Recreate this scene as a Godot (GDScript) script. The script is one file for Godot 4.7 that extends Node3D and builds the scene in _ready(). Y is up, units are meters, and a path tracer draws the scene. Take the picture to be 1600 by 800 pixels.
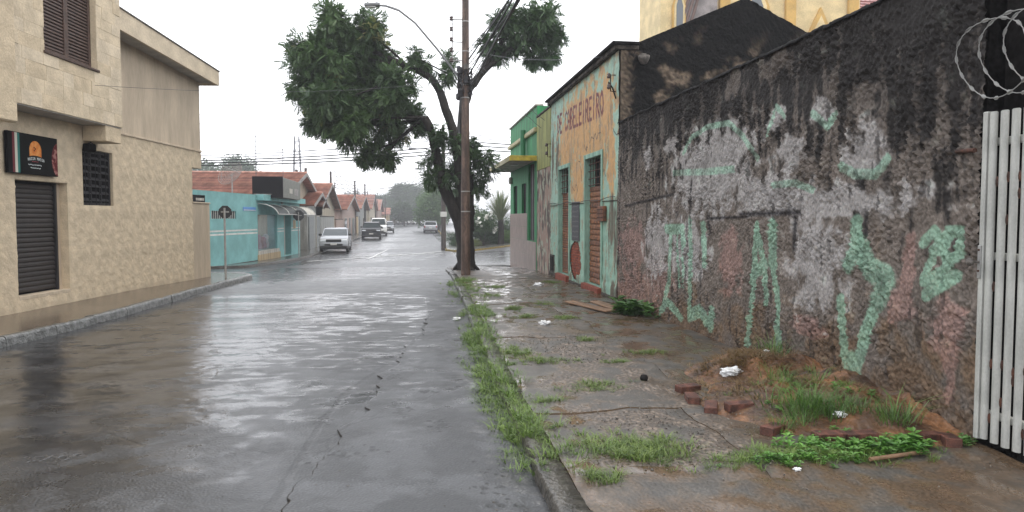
extends Node3D

var M := {}
var T := {}
var taken := {}
var rng := RandomNumberGenerator.new()

# ------------------------------------------------------------------ mesh builder
class MB:
	var v := PackedVector3Array()
	var n := PackedVector3Array()
	var uv := PackedVector2Array()
	var c := PackedColorArray()
	var ix := PackedInt32Array()
	var xf := Transform3D()
	var col := Color.WHITE
	func vert(p: Vector3, nn: Vector3, t := Vector2.ZERO) -> int:
		v.append(xf * p)
		n.append((xf.basis * nn).normalized())
		uv.append(t)
		c.append(col)
		return v.size() - 1
	func poly(pts: Array, out: Vector3) -> void:
		var nn: Vector3 = (pts[1] - pts[0]).cross(pts[2] - pts[0])
		if nn.length() < 1e-12 and pts.size() > 3:
			nn = (pts[2] - pts[0]).cross(pts[3] - pts[0])
		if nn.length() < 1e-14:
			return
		nn = nn.normalized()
		var flip := nn.dot(out) < 0.0
		if flip:
			nn = -nn
		var b := v.size()
		for p in pts:
			vert(p, nn)
		for k in range(1, pts.size() - 1):
			if flip:
				ix.append_array([b, b + k, b + k + 1])
			else:
				ix.append_array([b, b + k + 1, b + k])
	func quad_uv(p: Array, out: Vector3, u0: float, v0: float, u1: float, v1: float) -> void:
		var b := v.size()
		poly(p, out)
		if v.size() == b + 4:
			uv[b] = Vector2(u0, v1)
			uv[b + 1] = Vector2(u1, v1)
			uv[b + 2] = Vector2(u1, v0)
			uv[b + 3] = Vector2(u0, v0)
	func box(lo: Vector3, hi: Vector3, bev := 0.0) -> void:
		var ce := (lo + hi) / 2.0
		var h := (hi - lo).abs() / 2.0
		var bb := minf(bev, minf(h.x, minf(h.y, h.z)) * 0.6)
		if bb <= 0.0005:
			for a in 3:
				for s in [-1.0, 1.0]:
					var pts := []
					for k in [[-1, -1], [1, -1], [1, 1], [-1, 1]]:
						var p := Vector3.ZERO
						p[a] = s * h[a]
						p[(a + 1) % 3] = k[0] * h[(a + 1) % 3]
						p[(a + 2) % 3] = k[1] * h[(a + 2) % 3]
						pts.append(ce + p)
					var o := Vector3.ZERO
					o[a] = s
					poly(pts, o)
			return
		var g := h - Vector3(bb, bb, bb)
		for a in 3:
			var b1 := (a + 1) % 3
			var b2 := (a + 2) % 3
			for s in [-1.0, 1.0]:
				var pts := []
				for k in [[-1, -1], [1, -1], [1, 1], [-1, 1]]:
					var p := Vector3.ZERO
					p[a] = s * h[a]
					p[b1] = k[0] * g[b1]
					p[b2] = k[1] * g[b2]
					pts.append(ce + p)
				var o := Vector3.ZERO
				o[a] = s
				poly(pts, o)
				for s2 in [-1.0, 1.0]:
					var e := []
					for k in [[-1, 0], [1, 0], [1, 1], [-1, 1]]:
						var p := Vector3.ZERO
						p[b2] = k[0] * g[b2]
						p[a] = s * (h[a] if k[1] == 0 else g[a])
						p[b1] = s2 * (g[b1] if k[1] == 0 else h[b1])
						e.append(ce + p)
					var o2 := Vector3.ZERO
					o2[a] = s
					o2[b1] = s2
					poly(e, o2)
		for sx in [-1.0, 1.0]:
			for sy in [-1.0, 1.0]:
				for sz in [-1.0, 1.0]:
					poly([ce + Vector3(sx * h.x, sy * g.y, sz * g.z), ce + Vector3(sx * g.x, sy * h.y, sz * g.z), ce + Vector3(sx * g.x, sy * g.y, sz * h.z)], Vector3(sx, sy, sz))
	func tube(pts: Array, radii, sides := 8, cap := true) -> void:
		var m := pts.size()
		var up := Vector3.UP
		var rings := []
		for k in m:
			var d: Vector3 = (pts[mini(k + 1, m - 1)] - pts[maxi(k - 1, 0)]).normalized()
			if k == 0:
				up = Vector3.UP if absf(d.y) < 0.9 else Vector3.RIGHT
			up = (up - d * up.dot(d)).normalized()
			var sd := d.cross(up)
			var r: float = radii[k] if radii is Array or radii is PackedFloat32Array else radii
			var b := v.size()
			for j in sides + 1:
				var a := TAU * j / sides
				var o := up * cos(a) + sd * sin(a)
				vert(pts[k] + o * r, o, Vector2(float(j) / sides, float(k)))
			rings.append(b)
		for k in m - 1:
			for j in sides:
				var a: int = rings[k] + j
				var e: int = rings[k + 1] + j
				ix.append_array([a, e, a + 1, a + 1, e, e + 1])
		if cap:
			for e in [0, m - 1]:
				var d: Vector3 = (pts[1] - pts[0]).normalized() if e == 0 else (pts[m - 1] - pts[m - 2]).normalized()
				var o := -d if e == 0 else d
				var b := v.size()
				vert(pts[e], o)
				var ic: Transform3D = xf.affine_inverse()
				for j in sides + 1:
					vert(ic * v[rings[e] + j], o)
				for j in sides:
					if e == 0:
						ix.append_array([b, b + 1 + j, b + 2 + j])
					else:
						ix.append_array([b, b + 2 + j, b + 1 + j])
	func lathe(prof: Array, at: Vector3, sides := 16, basis := Basis()) -> void:
		# prof: Vector2(radius, height) along basis.y
		var rings := []
		for k in prof.size():
			var b := v.size()
			var d: Vector2 = prof[mini(k + 1, prof.size() - 1)] - prof[maxi(k - 1, 0)]
			for j in sides + 1:
				var a := TAU * j / sides
				var r := basis.x * cos(a) + basis.z * sin(a)
				vert(at + r * prof[k].x + basis.y * prof[k].y, r * d.y - basis.y * d.x)
			rings.append(b)
		for k in prof.size() - 1:
			for j in sides:
				var a: int = rings[k] + j
				var e: int = rings[k + 1] + j
				if basis.determinant() > 0.0:
					ix.append_array([a, a + 1, e, a + 1, e + 1, e])
				else:
					ix.append_array([a, e, a + 1, a + 1, e, e + 1])
	func prism(p2: PackedVector2Array, fr: Transform3D, depth: float, front := true) -> void:
		# polygon in the frame's xy, pushed along its z by depth
		var t := Geometry2D.triangulate_polygon(p2)
		var zz := fr.basis.z
		for s in [0.0, 1.0]:
			for k in range(0, t.size(), 3):
				var q := []
				for j in 3:
					q.append(fr * Vector3(p2[t[k + j]].x, p2[t[k + j]].y, s * depth))
				poly(q, zz * (1.0 if s > 0.5 else -1.0) * signf(depth))
		var area := 0.0
		for k in p2.size():
			area += p2[k].cross(p2[(k + 1) % p2.size()])
		for k in p2.size():
			var a := p2[k]
			var b := p2[(k + 1) % p2.size()]
			var o := Vector2(b.y - a.y, a.x - b.x) * signf(area)
			poly([fr * Vector3(a.x, a.y, 0), fr * Vector3(b.x, b.y, 0), fr * Vector3(b.x, b.y, depth), fr * Vector3(a.x, a.y, depth)], fr.basis * Vector3(o.x, o.y, 0))
	# a sheet of points at(i, j) laid over ixs x jys; skip(i, j) leaves a cell out
	func sheet(nu: int, nv: int, pts: PackedVector3Array, uvs: PackedVector2Array, out: Vector3, skip := PackedByteArray(), cols := PackedColorArray(), closed := false) -> void:
		var b := v.size()
		var nn := PackedVector3Array()
		nn.resize(pts.size())
		var w := nu
		for j in nv:
			for i in nu:
				var k := j * w + i
				var du := pts[j * w + mini(i + 1, nu - 1)] - pts[j * w + maxi(i - 1, 0)]
				var dv := pts[mini(j + 1, nv - 1) * w + i] - pts[maxi(j - 1, 0) * w + i]
				nn[k] = du.cross(dv).normalized()
		var mean := 0.0
		if closed:
			for p in pts:
				mean += p.dot(out) / pts.size()
		var sum := 0.0
		for k in pts.size():
			sum += nn[k].dot(out) * ((pts[k].dot(out) - mean) if closed else 1.0)
		var fl := sum < 0.0
		if fl:
			for k in pts.size():
				nn[k] = -nn[k]
		for k in pts.size():
			v.append(xf * pts[k])
			n.append(xf.basis * nn[k])
			uv.append(uvs[k] if uvs.size() else Vector2.ZERO)
			c.append(cols[k] if cols.size() else col)
		for j in nv - 1:
			for i in nu - 1:
				if skip.size() and skip[j * (nu - 1) + i]:
					continue
				var k := b + j * w + i
				if fl:
					ix.append_array([k, k + 1, k + w, k + 1, k + w + 1, k + w])
				else:
					ix.append_array([k, k + w, k + 1, k + 1, k + w, k + w + 1])
	func mesh() -> ArrayMesh:
		var a := []
		a.resize(Mesh.ARRAY_MAX)
		a[Mesh.ARRAY_VERTEX] = v
		a[Mesh.ARRAY_NORMAL] = n
		a[Mesh.ARRAY_TEX_UV] = uv
		a[Mesh.ARRAY_COLOR] = c
		a[Mesh.ARRAY_INDEX] = ix
		var m := ArrayMesh.new()
		m.add_surface_from_arrays(Mesh.PRIMITIVE_TRIANGLES, a)
		return m

# ------------------------------------------------------------------ scene helpers
func numbered(called: String) -> String:
	taken[called] = taken.get(called, -1) + 1
	return called if taken[called] == 0 else "%s_%03d" % [called, taken[called]]

func meta(o: Node, label := "", category := "", group := "", kind := "") -> void:
	if label: o.set_meta("label", label)
	if category: o.set_meta("category", category)
	if group: o.set_meta("group", group)
	if kind: o.set_meta("kind", kind)

func thing(called: String, label: String, category: String, at := Vector3.ZERO, turn := 0.0, group := "") -> Node3D:
	var o := Node3D.new()
	o.name = numbered(called)
	add_child(o, true)
	o.position = at
	o.rotation.y = turn
	meta(o, label, category, group)
	return o

func part(mb: MB, called: String, m: Material, parent: Node = null, label := "") -> MeshInstance3D:
	var o := MeshInstance3D.new()
	o.mesh = mb.mesh()
	o.material_override = m
	o.name = numbered(called) if parent == null else called
	(self if parent == null else parent).add_child(o, true)
	if label: o.set_meta("label", label)
	return o

func single(mb: MB, called: String, m: Material, label: String, category: String, group := "") -> MeshInstance3D:
	var o := part(mb, called, m)
	meta(o, label, category, group)
	return o

func struct(mb: MB, called: String, m: Material, label := "") -> MeshInstance3D:
	var o := part(mb, called, m)
	meta(o, label, "", "", "structure")
	return o

func piece(mesh: Mesh, called: String, m: Material, parent: Node, t: Transform3D) -> MeshInstance3D:
	var o := MeshInstance3D.new()
	o.mesh = mesh
	o.material_override = m
	o.name = called
	parent.add_child(o, true)
	o.transform = t
	return o

func many(mesh: Mesh, m: Material, called: String, xfs: Array, cols: Array, parent: Node = null) -> MultiMeshInstance3D:
	var mm := MultiMesh.new()
	mm.transform_format = MultiMesh.TRANSFORM_3D
	mm.use_colors = cols.size() > 0
	mm.mesh = mesh
	mm.instance_count = xfs.size()
	for k in xfs.size():
		mm.set_instance_transform(k, xfs[k])
		if cols.size():
			mm.set_instance_color(k, cols[k])
	var o := MultiMeshInstance3D.new()
	o.multimesh = mm
	o.material_override = m
	o.name = numbered(called) if parent == null else called
	(self if parent == null else parent).add_child(o, true)
	o.set_meta("kind", "stuff")
	return o

func mbox(lo: Vector3, hi: Vector3, bev := 0.0) -> MB:
	var m := MB.new()
	m.box(lo, hi, bev)
	return m

func bx(parent: Node, called: String, m: Material, lo: Vector3, hi: Vector3, bev := 0.0) -> MeshInstance3D:
	return part(mbox(lo, hi, bev), called, m, parent)

# axis aligned wall front with holes, displaced; frame fr: x along, y up, z outward
func wall_front(mb: MB, fr: Transform3D, us: PackedFloat32Array, vs: PackedFloat32Array, holes: Array, disp: Callable, uvr := Rect2(0, 0, 1, 1)) -> void:
	var nu := us.size()
	var nv := vs.size()
	var pts := PackedVector3Array()
	var uvs := PackedVector2Array()
	for j in nv:
		for i in nu:
			var d := 0.0
			if disp.is_valid():
				d = disp.call(us[i], vs[j])
				for h in holes:
					if us[i] > h.position.x - 0.001 and us[i] < h.end.x + 0.001 and vs[j] > h.position.y - 0.001 and vs[j] < h.end.y + 0.001:
						d = 0.0
			pts.append(fr * Vector3(us[i], vs[j], d))
			uvs.append(Vector2((us[i] - uvr.position.x) / uvr.size.x, 1.0 - (vs[j] - uvr.position.y) / uvr.size.y))
	var skip := PackedByteArray()
	skip.resize((nu - 1) * (nv - 1))
	for j in nv - 1:
		for i in nu - 1:
			var p := Vector2((us[i] + us[i + 1]) / 2.0, (vs[j] + vs[j + 1]) / 2.0)
			for h in holes:
				if h.has_point(p):
					skip[j * (nu - 1) + i] = 1
	mb.sheet(nu, nv, pts, uvs, fr.basis.z, skip)
	mb.col = Color.WHITE

func steps(a: float, b: float, step: float, extra := []) -> PackedFloat32Array:
	var r := PackedFloat32Array()
	var k := maxi(1, roundi((b - a) / step))
	for i in k + 1:
		r.append(lerpf(a, b, float(i) / k))
	for e in extra:
		var near := 0
		for i in r.size():
			if absf(r[i] - e) < absf(r[near] - e):
				near = i
		if absf(r[near] - e) < step * 0.45 and near > 0 and near < r.size() - 1:
			r[near] = e
		elif absf(r[near] - e) > 1e-4:
			r.append(e)
	r.sort()
	return r

func reveal(mb: MB, fr: Transform3D, h: Rect2, depth: float, sides := "lrtb") -> void:
	var a := h.position
	var b := h.end
	if "l" in sides: mb.poly([fr * Vector3(a.x, a.y, 0), fr * Vector3(a.x, b.y, 0), fr * Vector3(a.x, b.y, -depth), fr * Vector3(a.x, a.y, -depth)], fr.basis.x)
	if "r" in sides: mb.poly([fr * Vector3(b.x, a.y, 0), fr * Vector3(b.x, b.y, 0), fr * Vector3(b.x, b.y, -depth), fr * Vector3(b.x, a.y, -depth)], -fr.basis.x)
	if "t" in sides: mb.poly([fr * Vector3(a.x, b.y, 0), fr * Vector3(b.x, b.y, 0), fr * Vector3(b.x, b.y, -depth), fr * Vector3(a.x, b.y, -depth)], -fr.basis.y)
	if "b" in sides: mb.poly([fr * Vector3(a.x, a.y, 0), fr * Vector3(b.x, a.y, 0), fr * Vector3(b.x, a.y, -depth), fr * Vector3(a.x, a.y, -depth)], fr.basis.y)

# frame standing on a ground line a -> b (x, z), outward to the right of that line seen from above when out > 0
func frame(a: Vector2, b: Vector2, out := 1.0, y := 0.0) -> Transform3D:
	var d := (b - a).normalized()
	var x := Vector3(d.x, 0, d.y)
	var z := Vector3(-d.y, 0, d.x) * out
	return Transform3D(Basis(x, Vector3.UP, z), Vector3(a.x, y, a.y))

func noise(sd: int, freq: float, oct := 3, kind := FastNoiseLite.TYPE_SIMPLEX_SMOOTH) -> FastNoiseLite:
	var f := FastNoiseLite.new()
	f.seed = sd
	f.frequency = freq
	f.noise_type = kind
	f.fractal_type = FastNoiseLite.FRACTAL_FBM if oct > 1 else FastNoiseLite.FRACTAL_NONE
	f.fractal_octaves = oct
	return f

func nbytes(sd: int, freq: float, w: int, h: int, oct := 3, kind := FastNoiseLite.TYPE_SIMPLEX_SMOOTH, gw := 0, gh := 0) -> PackedByteArray:
	var im := noise(sd, freq, oct, kind).get_seamless_image(gw if gw else w, gh if gh else h)
	im.convert(Image.FORMAT_L8)
	if gw or gh:
		im.resize(w, h, Image.INTERPOLATE_CUBIC)
	return im.get_data()

func tex_l8(d: PackedByteArray, w: int, h: int) -> ImageTexture:
	return ImageTexture.create_from_image(Image.create_from_data(w, h, false, Image.FORMAT_L8, d))

func tex_rgb(d: PackedByteArray, w: int, h: int) -> ImageTexture:
	return ImageTexture.create_from_image(Image.create_from_data(w, h, false, Image.FORMAT_RGB8, d))

# ground height along the street
const PROFILE := [[20.0, 0.0], [-16.0, 0.0], [-20.0, -0.05], [-24.0, -0.15], [-28.0, -0.32], [-32.0, -0.5], [-42.0, -0.6], [-55.0, -0.6], [-80.0, -0.48], [-110.0, -0.3], [-160.0, -0.2], [-220.0, 0.2], [-400.0, 2.0]]
func gy(x: float, z: float) -> float:
	var y := 2.0
	for k in PROFILE.size() - 1:
		if z <= PROFILE[k][0] and z > PROFILE[k + 1][0]:
			var t: float = (z - PROFILE[k][0]) / (PROFILE[k + 1][0] - PROFILE[k][0])
			y = lerpf(PROFILE[k][1], PROFILE[k + 1][1], t)
			break
	if z > 20.0: y = 0.0
	if x > 4.0 and z < -26.0:
		y += 0.05 * (x - 4.0) * clampf((-26.0 - z) / 12.0, 0, 1) * (1.0 if x < 30 else 30.0 / x)
	return y

func no_relief(_u: float, _y: float) -> float:
	return 0.0
const MINT := [[0.10,-10.61,1.44,-9.92,1.45,-9.85,1.27],[0.09,-10.42,1.44,-10.42,0.71,-10.76,0.19],[0.09,-10.81,0.18,-10.49,0.36,-9.95,0.20],[0.05,-10.11,1.45,-10.04,0.63],[0.05,-9.89,1.32,-9.90,0.65],[0.09,-9.62,1.58,-9.62,0.27],[0.12,-9.62,0.27,-9.22,0.39,-8.91,0.23,-8.83,0.42],[0.11,-9.18,1.49,-9.12,1.03],[0.09,-7.66,1.51,-7.75,0.89,-7.85,0.20],[0.08,-7.63,1.46,-7.45,0.99,-7.41,0.72],[0.13,-7.29,1.51,-7.27,1.14],[0.08,-7.27,1.14,-7.14,0.67,-7.13,0.25],[0.10,-7.46,1.11,-7.67,1.01],[0.11,-5.82,1.56,-5.84,1.37,-5.93,1.20],[0.14,-5.77,1.38,-5.65,1.18,-5.40,1.12,-5.51,0.95],[0.10,-5.51,0.95,-5.64,0.73,-5.77,0.37],[0.08,-6.06,0.88,-5.96,0.42,-5.82,0.26],[0.16,-5.84,0.34,-5.82,0.23],[0.06,-5.00,1.42,-4.89,1.51,-4.84,1.47,-4.86,1.39,-4.94,1.24,-4.98,1.14],[0.06,-4.75,1.51,-4.64,1.51,-4.64,1.36,-4.74,1.28,-4.79,1.38,-4.75,1.51],[0.07,-4.94,1.04,-4.67,1.20],[0.05,-4.96,1.13,-4.71,1.28],[0.05,-4.91,1.37,-4.78,1.37],[0.05,-9.92,2.51,-9.63,2.70,-9.09,2.77,-8.45,2.74,-8.09,2.56,-7.69,2.26],[0.06,-10.33,2.26,-9.07,2.20,-8.29,2.18],[0.04,-7.45,2.49,-7.29,2.77,-7.12,2.64],[0.05,-6.57,2.59,-6.34,2.44,-6.19,2.53],[0.06,-6.11,2.06,-5.87,1.98,-5.58,1.96,-5.45,2.08],[0.05,-7.32,1.95,-6.83,1.95,-6.54,1.87]]
const SPRAY := [[0.04,-12.73,1.82,-10.31,1.95],[0.06,-9.60,2.08,-9.61,1.55],[0.05,-8.11,1.65,-6.73,1.66],[0.07,-6.85,1.67,-6.88,1.31],[0.05,-5.70,1.65,-5.71,1.45],[0.06,-9.02,1.63,-8.98,1.42],[0.05,-12.99,2.70,-13.18,0.76],[0.03,-11.59,1.99,-11.47,1.04],[0.03,-9.08,1.60,-7.92,1.62]]
const GREY_PAINT := [[-9.10,2.15,1.35,0.61],[-6.28,1.75,1.44,0.18],[-6.47,1.17,0.54,0.52],[-11.02,1.18,0.70,0.62],[-7.28,2.63,0.18,0.16],[-6.39,2.60,0.24,0.16],[-6.97,2.25,0.31,0.22],[-5.77,2.15,0.33,0.26],[-11.43,2.55,0.26,0.22],[-10.40,2.66,0.28,0.16],[-8.83,2.35,1.32,0.46],[-9.71,1.17,0.83,0.45],[-7.49,1.86,1.02,0.24]]
const PINK_PAINT := [[-12.27,1.13,0.96,0.44],[-8.34,1.10,0.31,0.48],[-5.15,1.14,0.10,0.48],[-4.74,0.83,0.22,0.21],[-4.70,0.55,0.08,0.24],[-12.04,0.39,1.47,0.38],[-6.55,0.57,0.30,0.12],[-5.22,0.90,0.17,0.17],[-10.92,0.73,0.69,0.45]]
const BARE_RENDER := [[-5.75,2.63,0.22,0.13],[-5.80,2.39,0.15,0.13],[-7.38,2.12,0.35,0.17],[-5.20,2.06,0.12,0.22],[-8.14,1.99,0.42,0.18],[-6.07,1.92,0.25,0.11],[-8.32,3.17,0.29,0.18],[-7.36,3.19,0.34,0.17]]

# ------------------------------------------------------------------ materials
func mottle(sd: int, lo: float, hi: float, f1: float, f2: float, w := 512) -> ImageTexture:
	# a grey-scale multiplier made of coarse and fine noise
	var a := nbytes(sd, f1, w, w, 4)
	var b := nbytes(sd + 1, f2, w, w, 2)
	var d := PackedByteArray()
	d.resize(w * w)
	for k in w * w:
		var t := (a[k] * 0.65 + b[k] * 0.35) / 255.0
		d[k] = int(255.0 * lerpf(lo, hi, clampf((t - 0.25) * 2.0, 0, 1)))
	return tex_l8(d, w, w)

func mat(key: String, r: int, g: int, b: int, rough := 0.8, tex := "", sc := Vector3.ONE, bump := "", cm := 0.0, metal := 0.0) -> StandardMaterial3D:
	var m := StandardMaterial3D.new()
	m.resource_name = key
	m.albedo_color = Color8(r, g, b)
	m.roughness = rough
	m.metallic = metal
	m.uv1_triplanar = true
	m.uv1_world_triplanar = true
	m.uv1_scale = sc
	if tex:
		m.albedo_texture = T[tex]
	if bump:
		m.heightmap_enabled = true
		m.heightmap_texture = T[bump]
		m.heightmap_scale = cm
	M[key] = m
	return m

func make_materials() -> void:
	T.mottle = mottle(11, 0.72, 1.0, 0.006, 0.08)
	T.soft = mottle(21, 0.86, 1.0, 0.005, 0.05)
	T.dirty = mottle(31, 0.45, 1.0, 0.008, 0.06)
	T.grain = tex_l8(nbytes(41, 0.12, 512, 512, 3), 512, 512)
	T.lump = tex_l8(nbytes(51, 0.03, 512, 512, 4), 512, 512)
	T.cell = tex_l8(nbytes(61, 0.05, 512, 512, 2, FastNoiseLite.TYPE_CELLULAR), 512, 512)
	var v3 := Vector3.ONE
	var streak := Vector3(0.8, 0.12, 0.8)
	mat("stone_beige", 212, 195, 168, 0.85, "soft", v3 * 0.6, "lump", 0.5)
	M.stone_beige.uv1_scale = v3 * 1.3
	mat("plaster_beige", 200, 184, 162, 0.85, "soft", streak, "grain", 0.15)
	mat("tile_beige", 211, 195, 168, 0.8, "soft", v3 * 0.9, "lump", 0.5)
	mat("tile_beige_b", 206, 189, 161, 0.8, "soft", v3 * 1.1, "lump", 0.5)
	mat("tile_beige_c", 213, 198, 173, 0.8, "soft", v3 * 0.7, "lump", 0.5)
	mat("soffit", 176, 172, 166, 0.8, "soft", v3)
	mat("brown_shutter", 84, 62, 52, 0.6, "mottle", v3 * 2.0)
	mat("dark_shutter", 44, 36, 34, 0.55, "mottle", v3 * 1.5)
	mat("dark_iron", 34, 32, 36, 0.6, "mottle", v3 * 1.5)
	mat("black", 18, 17, 19, 0.7)
	mat("gutter_metal", 90, 84, 78, 0.5, "mottle", v3)
	mat("kerb_paint", 142, 144, 144, 0.45, "dirty", v3 * 1.6, "lump", 1.5)
	mat("kerb_concrete", 96, 92, 86, 0.4, "dirty", v3 * 1.2, "lump", 1.5)
	mat("kerb_yellow", 176, 150, 70, 0.5, "dirty", v3 * 1.2, "lump", 1.0)
	mat("wet_pavement", 104, 92, 80, 0.22, "mottle", v3 * 0.35, "grain", 0.12)
	mat("wet_pavement_grey", 96, 96, 92, 0.22, "mottle", v3 * 0.3, "grain", 0.12)
	mat("teal", 122, 177, 178, 0.75, "soft", v3 * 0.4, "grain", 0.1)
	mat("teal_dark", 66, 120, 122, 0.7, "soft", v3)
	mat("white_paint", 214, 214, 210, 0.65, "soft", v3)
	mat("off_white", 196, 192, 182, 0.75, "mottle", streak)
	mat("roof_tile", 190, 142, 126, 0.8, "mottle", Vector3(0.5, 0.5, 0.5), "lump", 1.0)
	mat("roof_tile_b", 186, 132, 114, 0.8, "mottle", Vector3(0.4, 0.4, 0.4), "lump", 1.0)
	mat("barge", 150, 146, 142, 0.7, "mottle", v3)
	mat("under_roof", 84, 74, 68, 0.8)
	mat("house_pink", 176, 154, 144, 0.8, "mottle", streak, "grain", 0.1)
	mat("house_cream", 186, 176, 156, 0.8, "mottle", streak, "grain", 0.1)
	mat("house_grey", 160, 162, 160, 0.8, "mottle", streak, "grain", 0.1)
	mat("house_sand", 190, 168, 132, 0.8, "mottle", streak, "grain", 0.1)
	mat("steel_gate", 120, 126, 126, 0.5, "mottle", v3)
	mat("olive_panel", 104, 106, 96, 0.6, "mottle", v3)
	mat("asphalt_far", 58, 60, 62, 0.3)
	mat("green", 44, 142, 86, 0.7, "mottle", streak, "grain", 0.1)
	mat("green_pipe", 40, 112, 72, 0.5)
	mat("yellow_trim", 196, 176, 60, 0.6, "mottle", v3)
	mat("cream_trim", 196, 186, 140, 0.6, "mottle", v3)
	mat("wall_tile", 152, 134, 126, 0.35, "soft", v3 * 0.8)
	mat("wall_tile_b", 146, 128, 120, 0.35, "soft", v3 * 0.8)
	mat("olive_wall", 158, 162, 100, 0.8, "mottle", streak, "grain", 0.1)
	mat("grey_panel", 92, 88, 90, 0.5, "soft", v3)
	mat("mint_plain", 150, 188, 170, 0.8, "mottle", streak, "grain", 0.15)
	mat("shutter_rust", 160, 100, 58, 0.55, "dirty", Vector3(1.2, 2.5, 1.2))
	mat("shutter_rust_b", 140, 84, 50, 0.55, "dirty", Vector3(1.6, 2.0, 1.6))
	mat("brick", 168, 88, 62, 0.85, "mottle", v3 * 2.0, "grain", 0.5)
	mat("brick_b", 148, 76, 56, 0.85, "mottle", v3 * 2.0, "grain", 0.5)
	mat("brick_loose", 122, 76, 62, 0.6, "dirty", v3 * 2.0, "grain", 0.5)
	mat("mortar", 150, 130, 112, 0.9, "dirty", v3 * 1.5, "grain", 0.8)
	mat("stained_concrete", 92, 86, 80, 0.6, "dirty", v3 * 0.6, "lump", 1.2)
	mat("dark_concrete", 46, 44, 44, 0.7, "dirty", v3 * 0.5, "lump", 1.5)
	mat("black_wall", 33, 31, 31, 0.75, "dirty", v3 * 0.4, "lump", 1.5)
	mat("gate_white", 190, 191, 186, 0.5, "soft", Vector3(3, 1.2, 3))
	mat("rust", 96, 58, 42, 0.8, "dirty", v3 * 3.0)
	mat("galvanised", 158, 158, 156, 0.45, "soft", v3 * 2.0)
	mat("church_yellow", 224, 202, 152, 0.8, "soft", v3 * 0.3)
	mat("church_trim", 208, 168, 92, 0.8, "soft", v3 * 0.3)
	mat("church_roof", 150, 142, 140, 0.7, "mottle", v3 * 0.3)
	mat("church_roof_brown", 120, 96, 86, 0.7, "mottle", v3 * 0.3)
	mat("roof_pink", 188, 124, 120, 0.7, "mottle", v3 * 0.3)
	mat("church_glass", 90, 96, 100, 0.15)
	mat("pole_brown", 118, 95, 83, 0.6, "dirty", Vector3(1.2, 0.25, 1.2), "grain", 0.4)
	mat("pole_far", 84, 76, 72, 0.7, "mottle", v3)
	mat("cable", 34, 34, 38, 0.6)
	mat("cable_grey", 84, 86, 90, 0.6)
	mat("lamp_grey", 128, 130, 132, 0.4, "soft", v3, "", 0.0, 0.3)
	mat("insulator", 70, 56, 52, 0.3)
	mat("bark", 46, 40, 36, 0.8, "dirty", Vector3(1.2, 0.4, 1.2), "lump", 3.0)
	mat("bark_far", 60, 54, 50, 0.8)
	mat("mud", 132, 92, 62, 0.55, "dirty", v3 * 0.8, "lump", 2.0)
	mat("plastic_white", 226, 228, 230, 0.35)
	mat("wood_plank", 150, 118, 92, 0.6, "mottle", Vector3(2, 2, 0.4))
	mat("stone_grey", 116, 110, 104, 0.6, "dirty", v3 * 2.0, "lump", 1.0)
	mat("gravel", 118, 108, 98, 0.5, "mottle", v3 * 4.0)
	mat("car_silver", 164, 167, 172, 0.25, "", v3, "", 0.0, 0.35)
	mat("car_white", 220, 222, 222, 0.25)
	mat("car_black", 30, 31, 36, 0.22)
	mat("car_grey", 122, 124, 128, 0.25, "", v3, "", 0.0, 0.35)
	mat("car_trim", 30, 30, 32, 0.5)
	mat("car_glass", 42, 52, 56, 0.06)
	mat("tyre", 26, 26, 28, 0.7)
	mat("rim", 150, 152, 156, 0.3, "", v3, "", 0.0, 0.6)
	mat("headlight", 200, 206, 212, 0.08)
	mat("tail_light", 130, 24, 24, 0.2)
	mat("plate", 190, 190, 186, 0.4)
	mat("shop_glass", 60, 66, 72, 0.08)
	mat("cloth_red", 160, 52, 66, 0.9)
	mat("cloth_white", 200, 196, 200, 0.9)
	mat("cloth_blue", 120, 136, 160, 0.9)
	mat("cloth_pink", 176, 110, 130, 0.9)
	mat("shop_dark", 42, 40, 44, 0.8)
	mat("awning", 70, 72, 71, 0.3)
	mat("street_sign_blue", 70, 130, 190, 0.4)
	mat("sign_back", 44, 46, 50, 0.5)
	mat("road_paint", 205, 206, 204, 0.4, "mottle", v3 * 0.7)
	mat("earth", 96, 78, 60, 0.8, "dirty", v3 * 0.4, "lump", 2.0)
	mat("hill", 84, 96, 84, 0.9, "mottle", v3 * 0.02)
	mat("petal", 225, 225, 220, 0.7)
	mat("dish", 128, 118, 112, 0.6)
	mat("lamp_glass", 220, 222, 220, 0.3)
	M.car_black.metallic_specular = 0.3
	M.awning.albedo_color.a = 0.85
	M.awning.transparency = BaseMaterial3D.TRANSPARENCY_ALPHA
	M.awning.roughness = 0.6
	M.awning.metallic_specular = 0.15
	M.roof_tile.vertex_color_use_as_albedo = true
	M.roof_tile_b.vertex_color_use_as_albedo = true
	for nm in ["leaf", "leaf_far", "leaf_garden", "grass", "weed"]:
		var m := StandardMaterial3D.new()
		m.resource_name = nm
		m.vertex_color_use_as_albedo = true
		m.roughness = 0.45
		m.backlight_enabled = true
		m.backlight = Color(0.5, 0.6, 0.3)
		m.cull_mode = BaseMaterial3D.CULL_DISABLED
		M[nm] = m
	var gl := StandardMaterial3D.new()
	gl.transparency = BaseMaterial3D.TRANSPARENCY_ALPHA
	gl.albedo_color = Color(0.5, 0.6, 0.62, 0.25)
	gl.roughness = 0.05
	gl.metallic_specular = 0.12
	M.pane = gl
	for k in ["black_wall", "dark_concrete", "stained_concrete", "black"]:
		M[k].metallic_specular = 0.15

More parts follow.
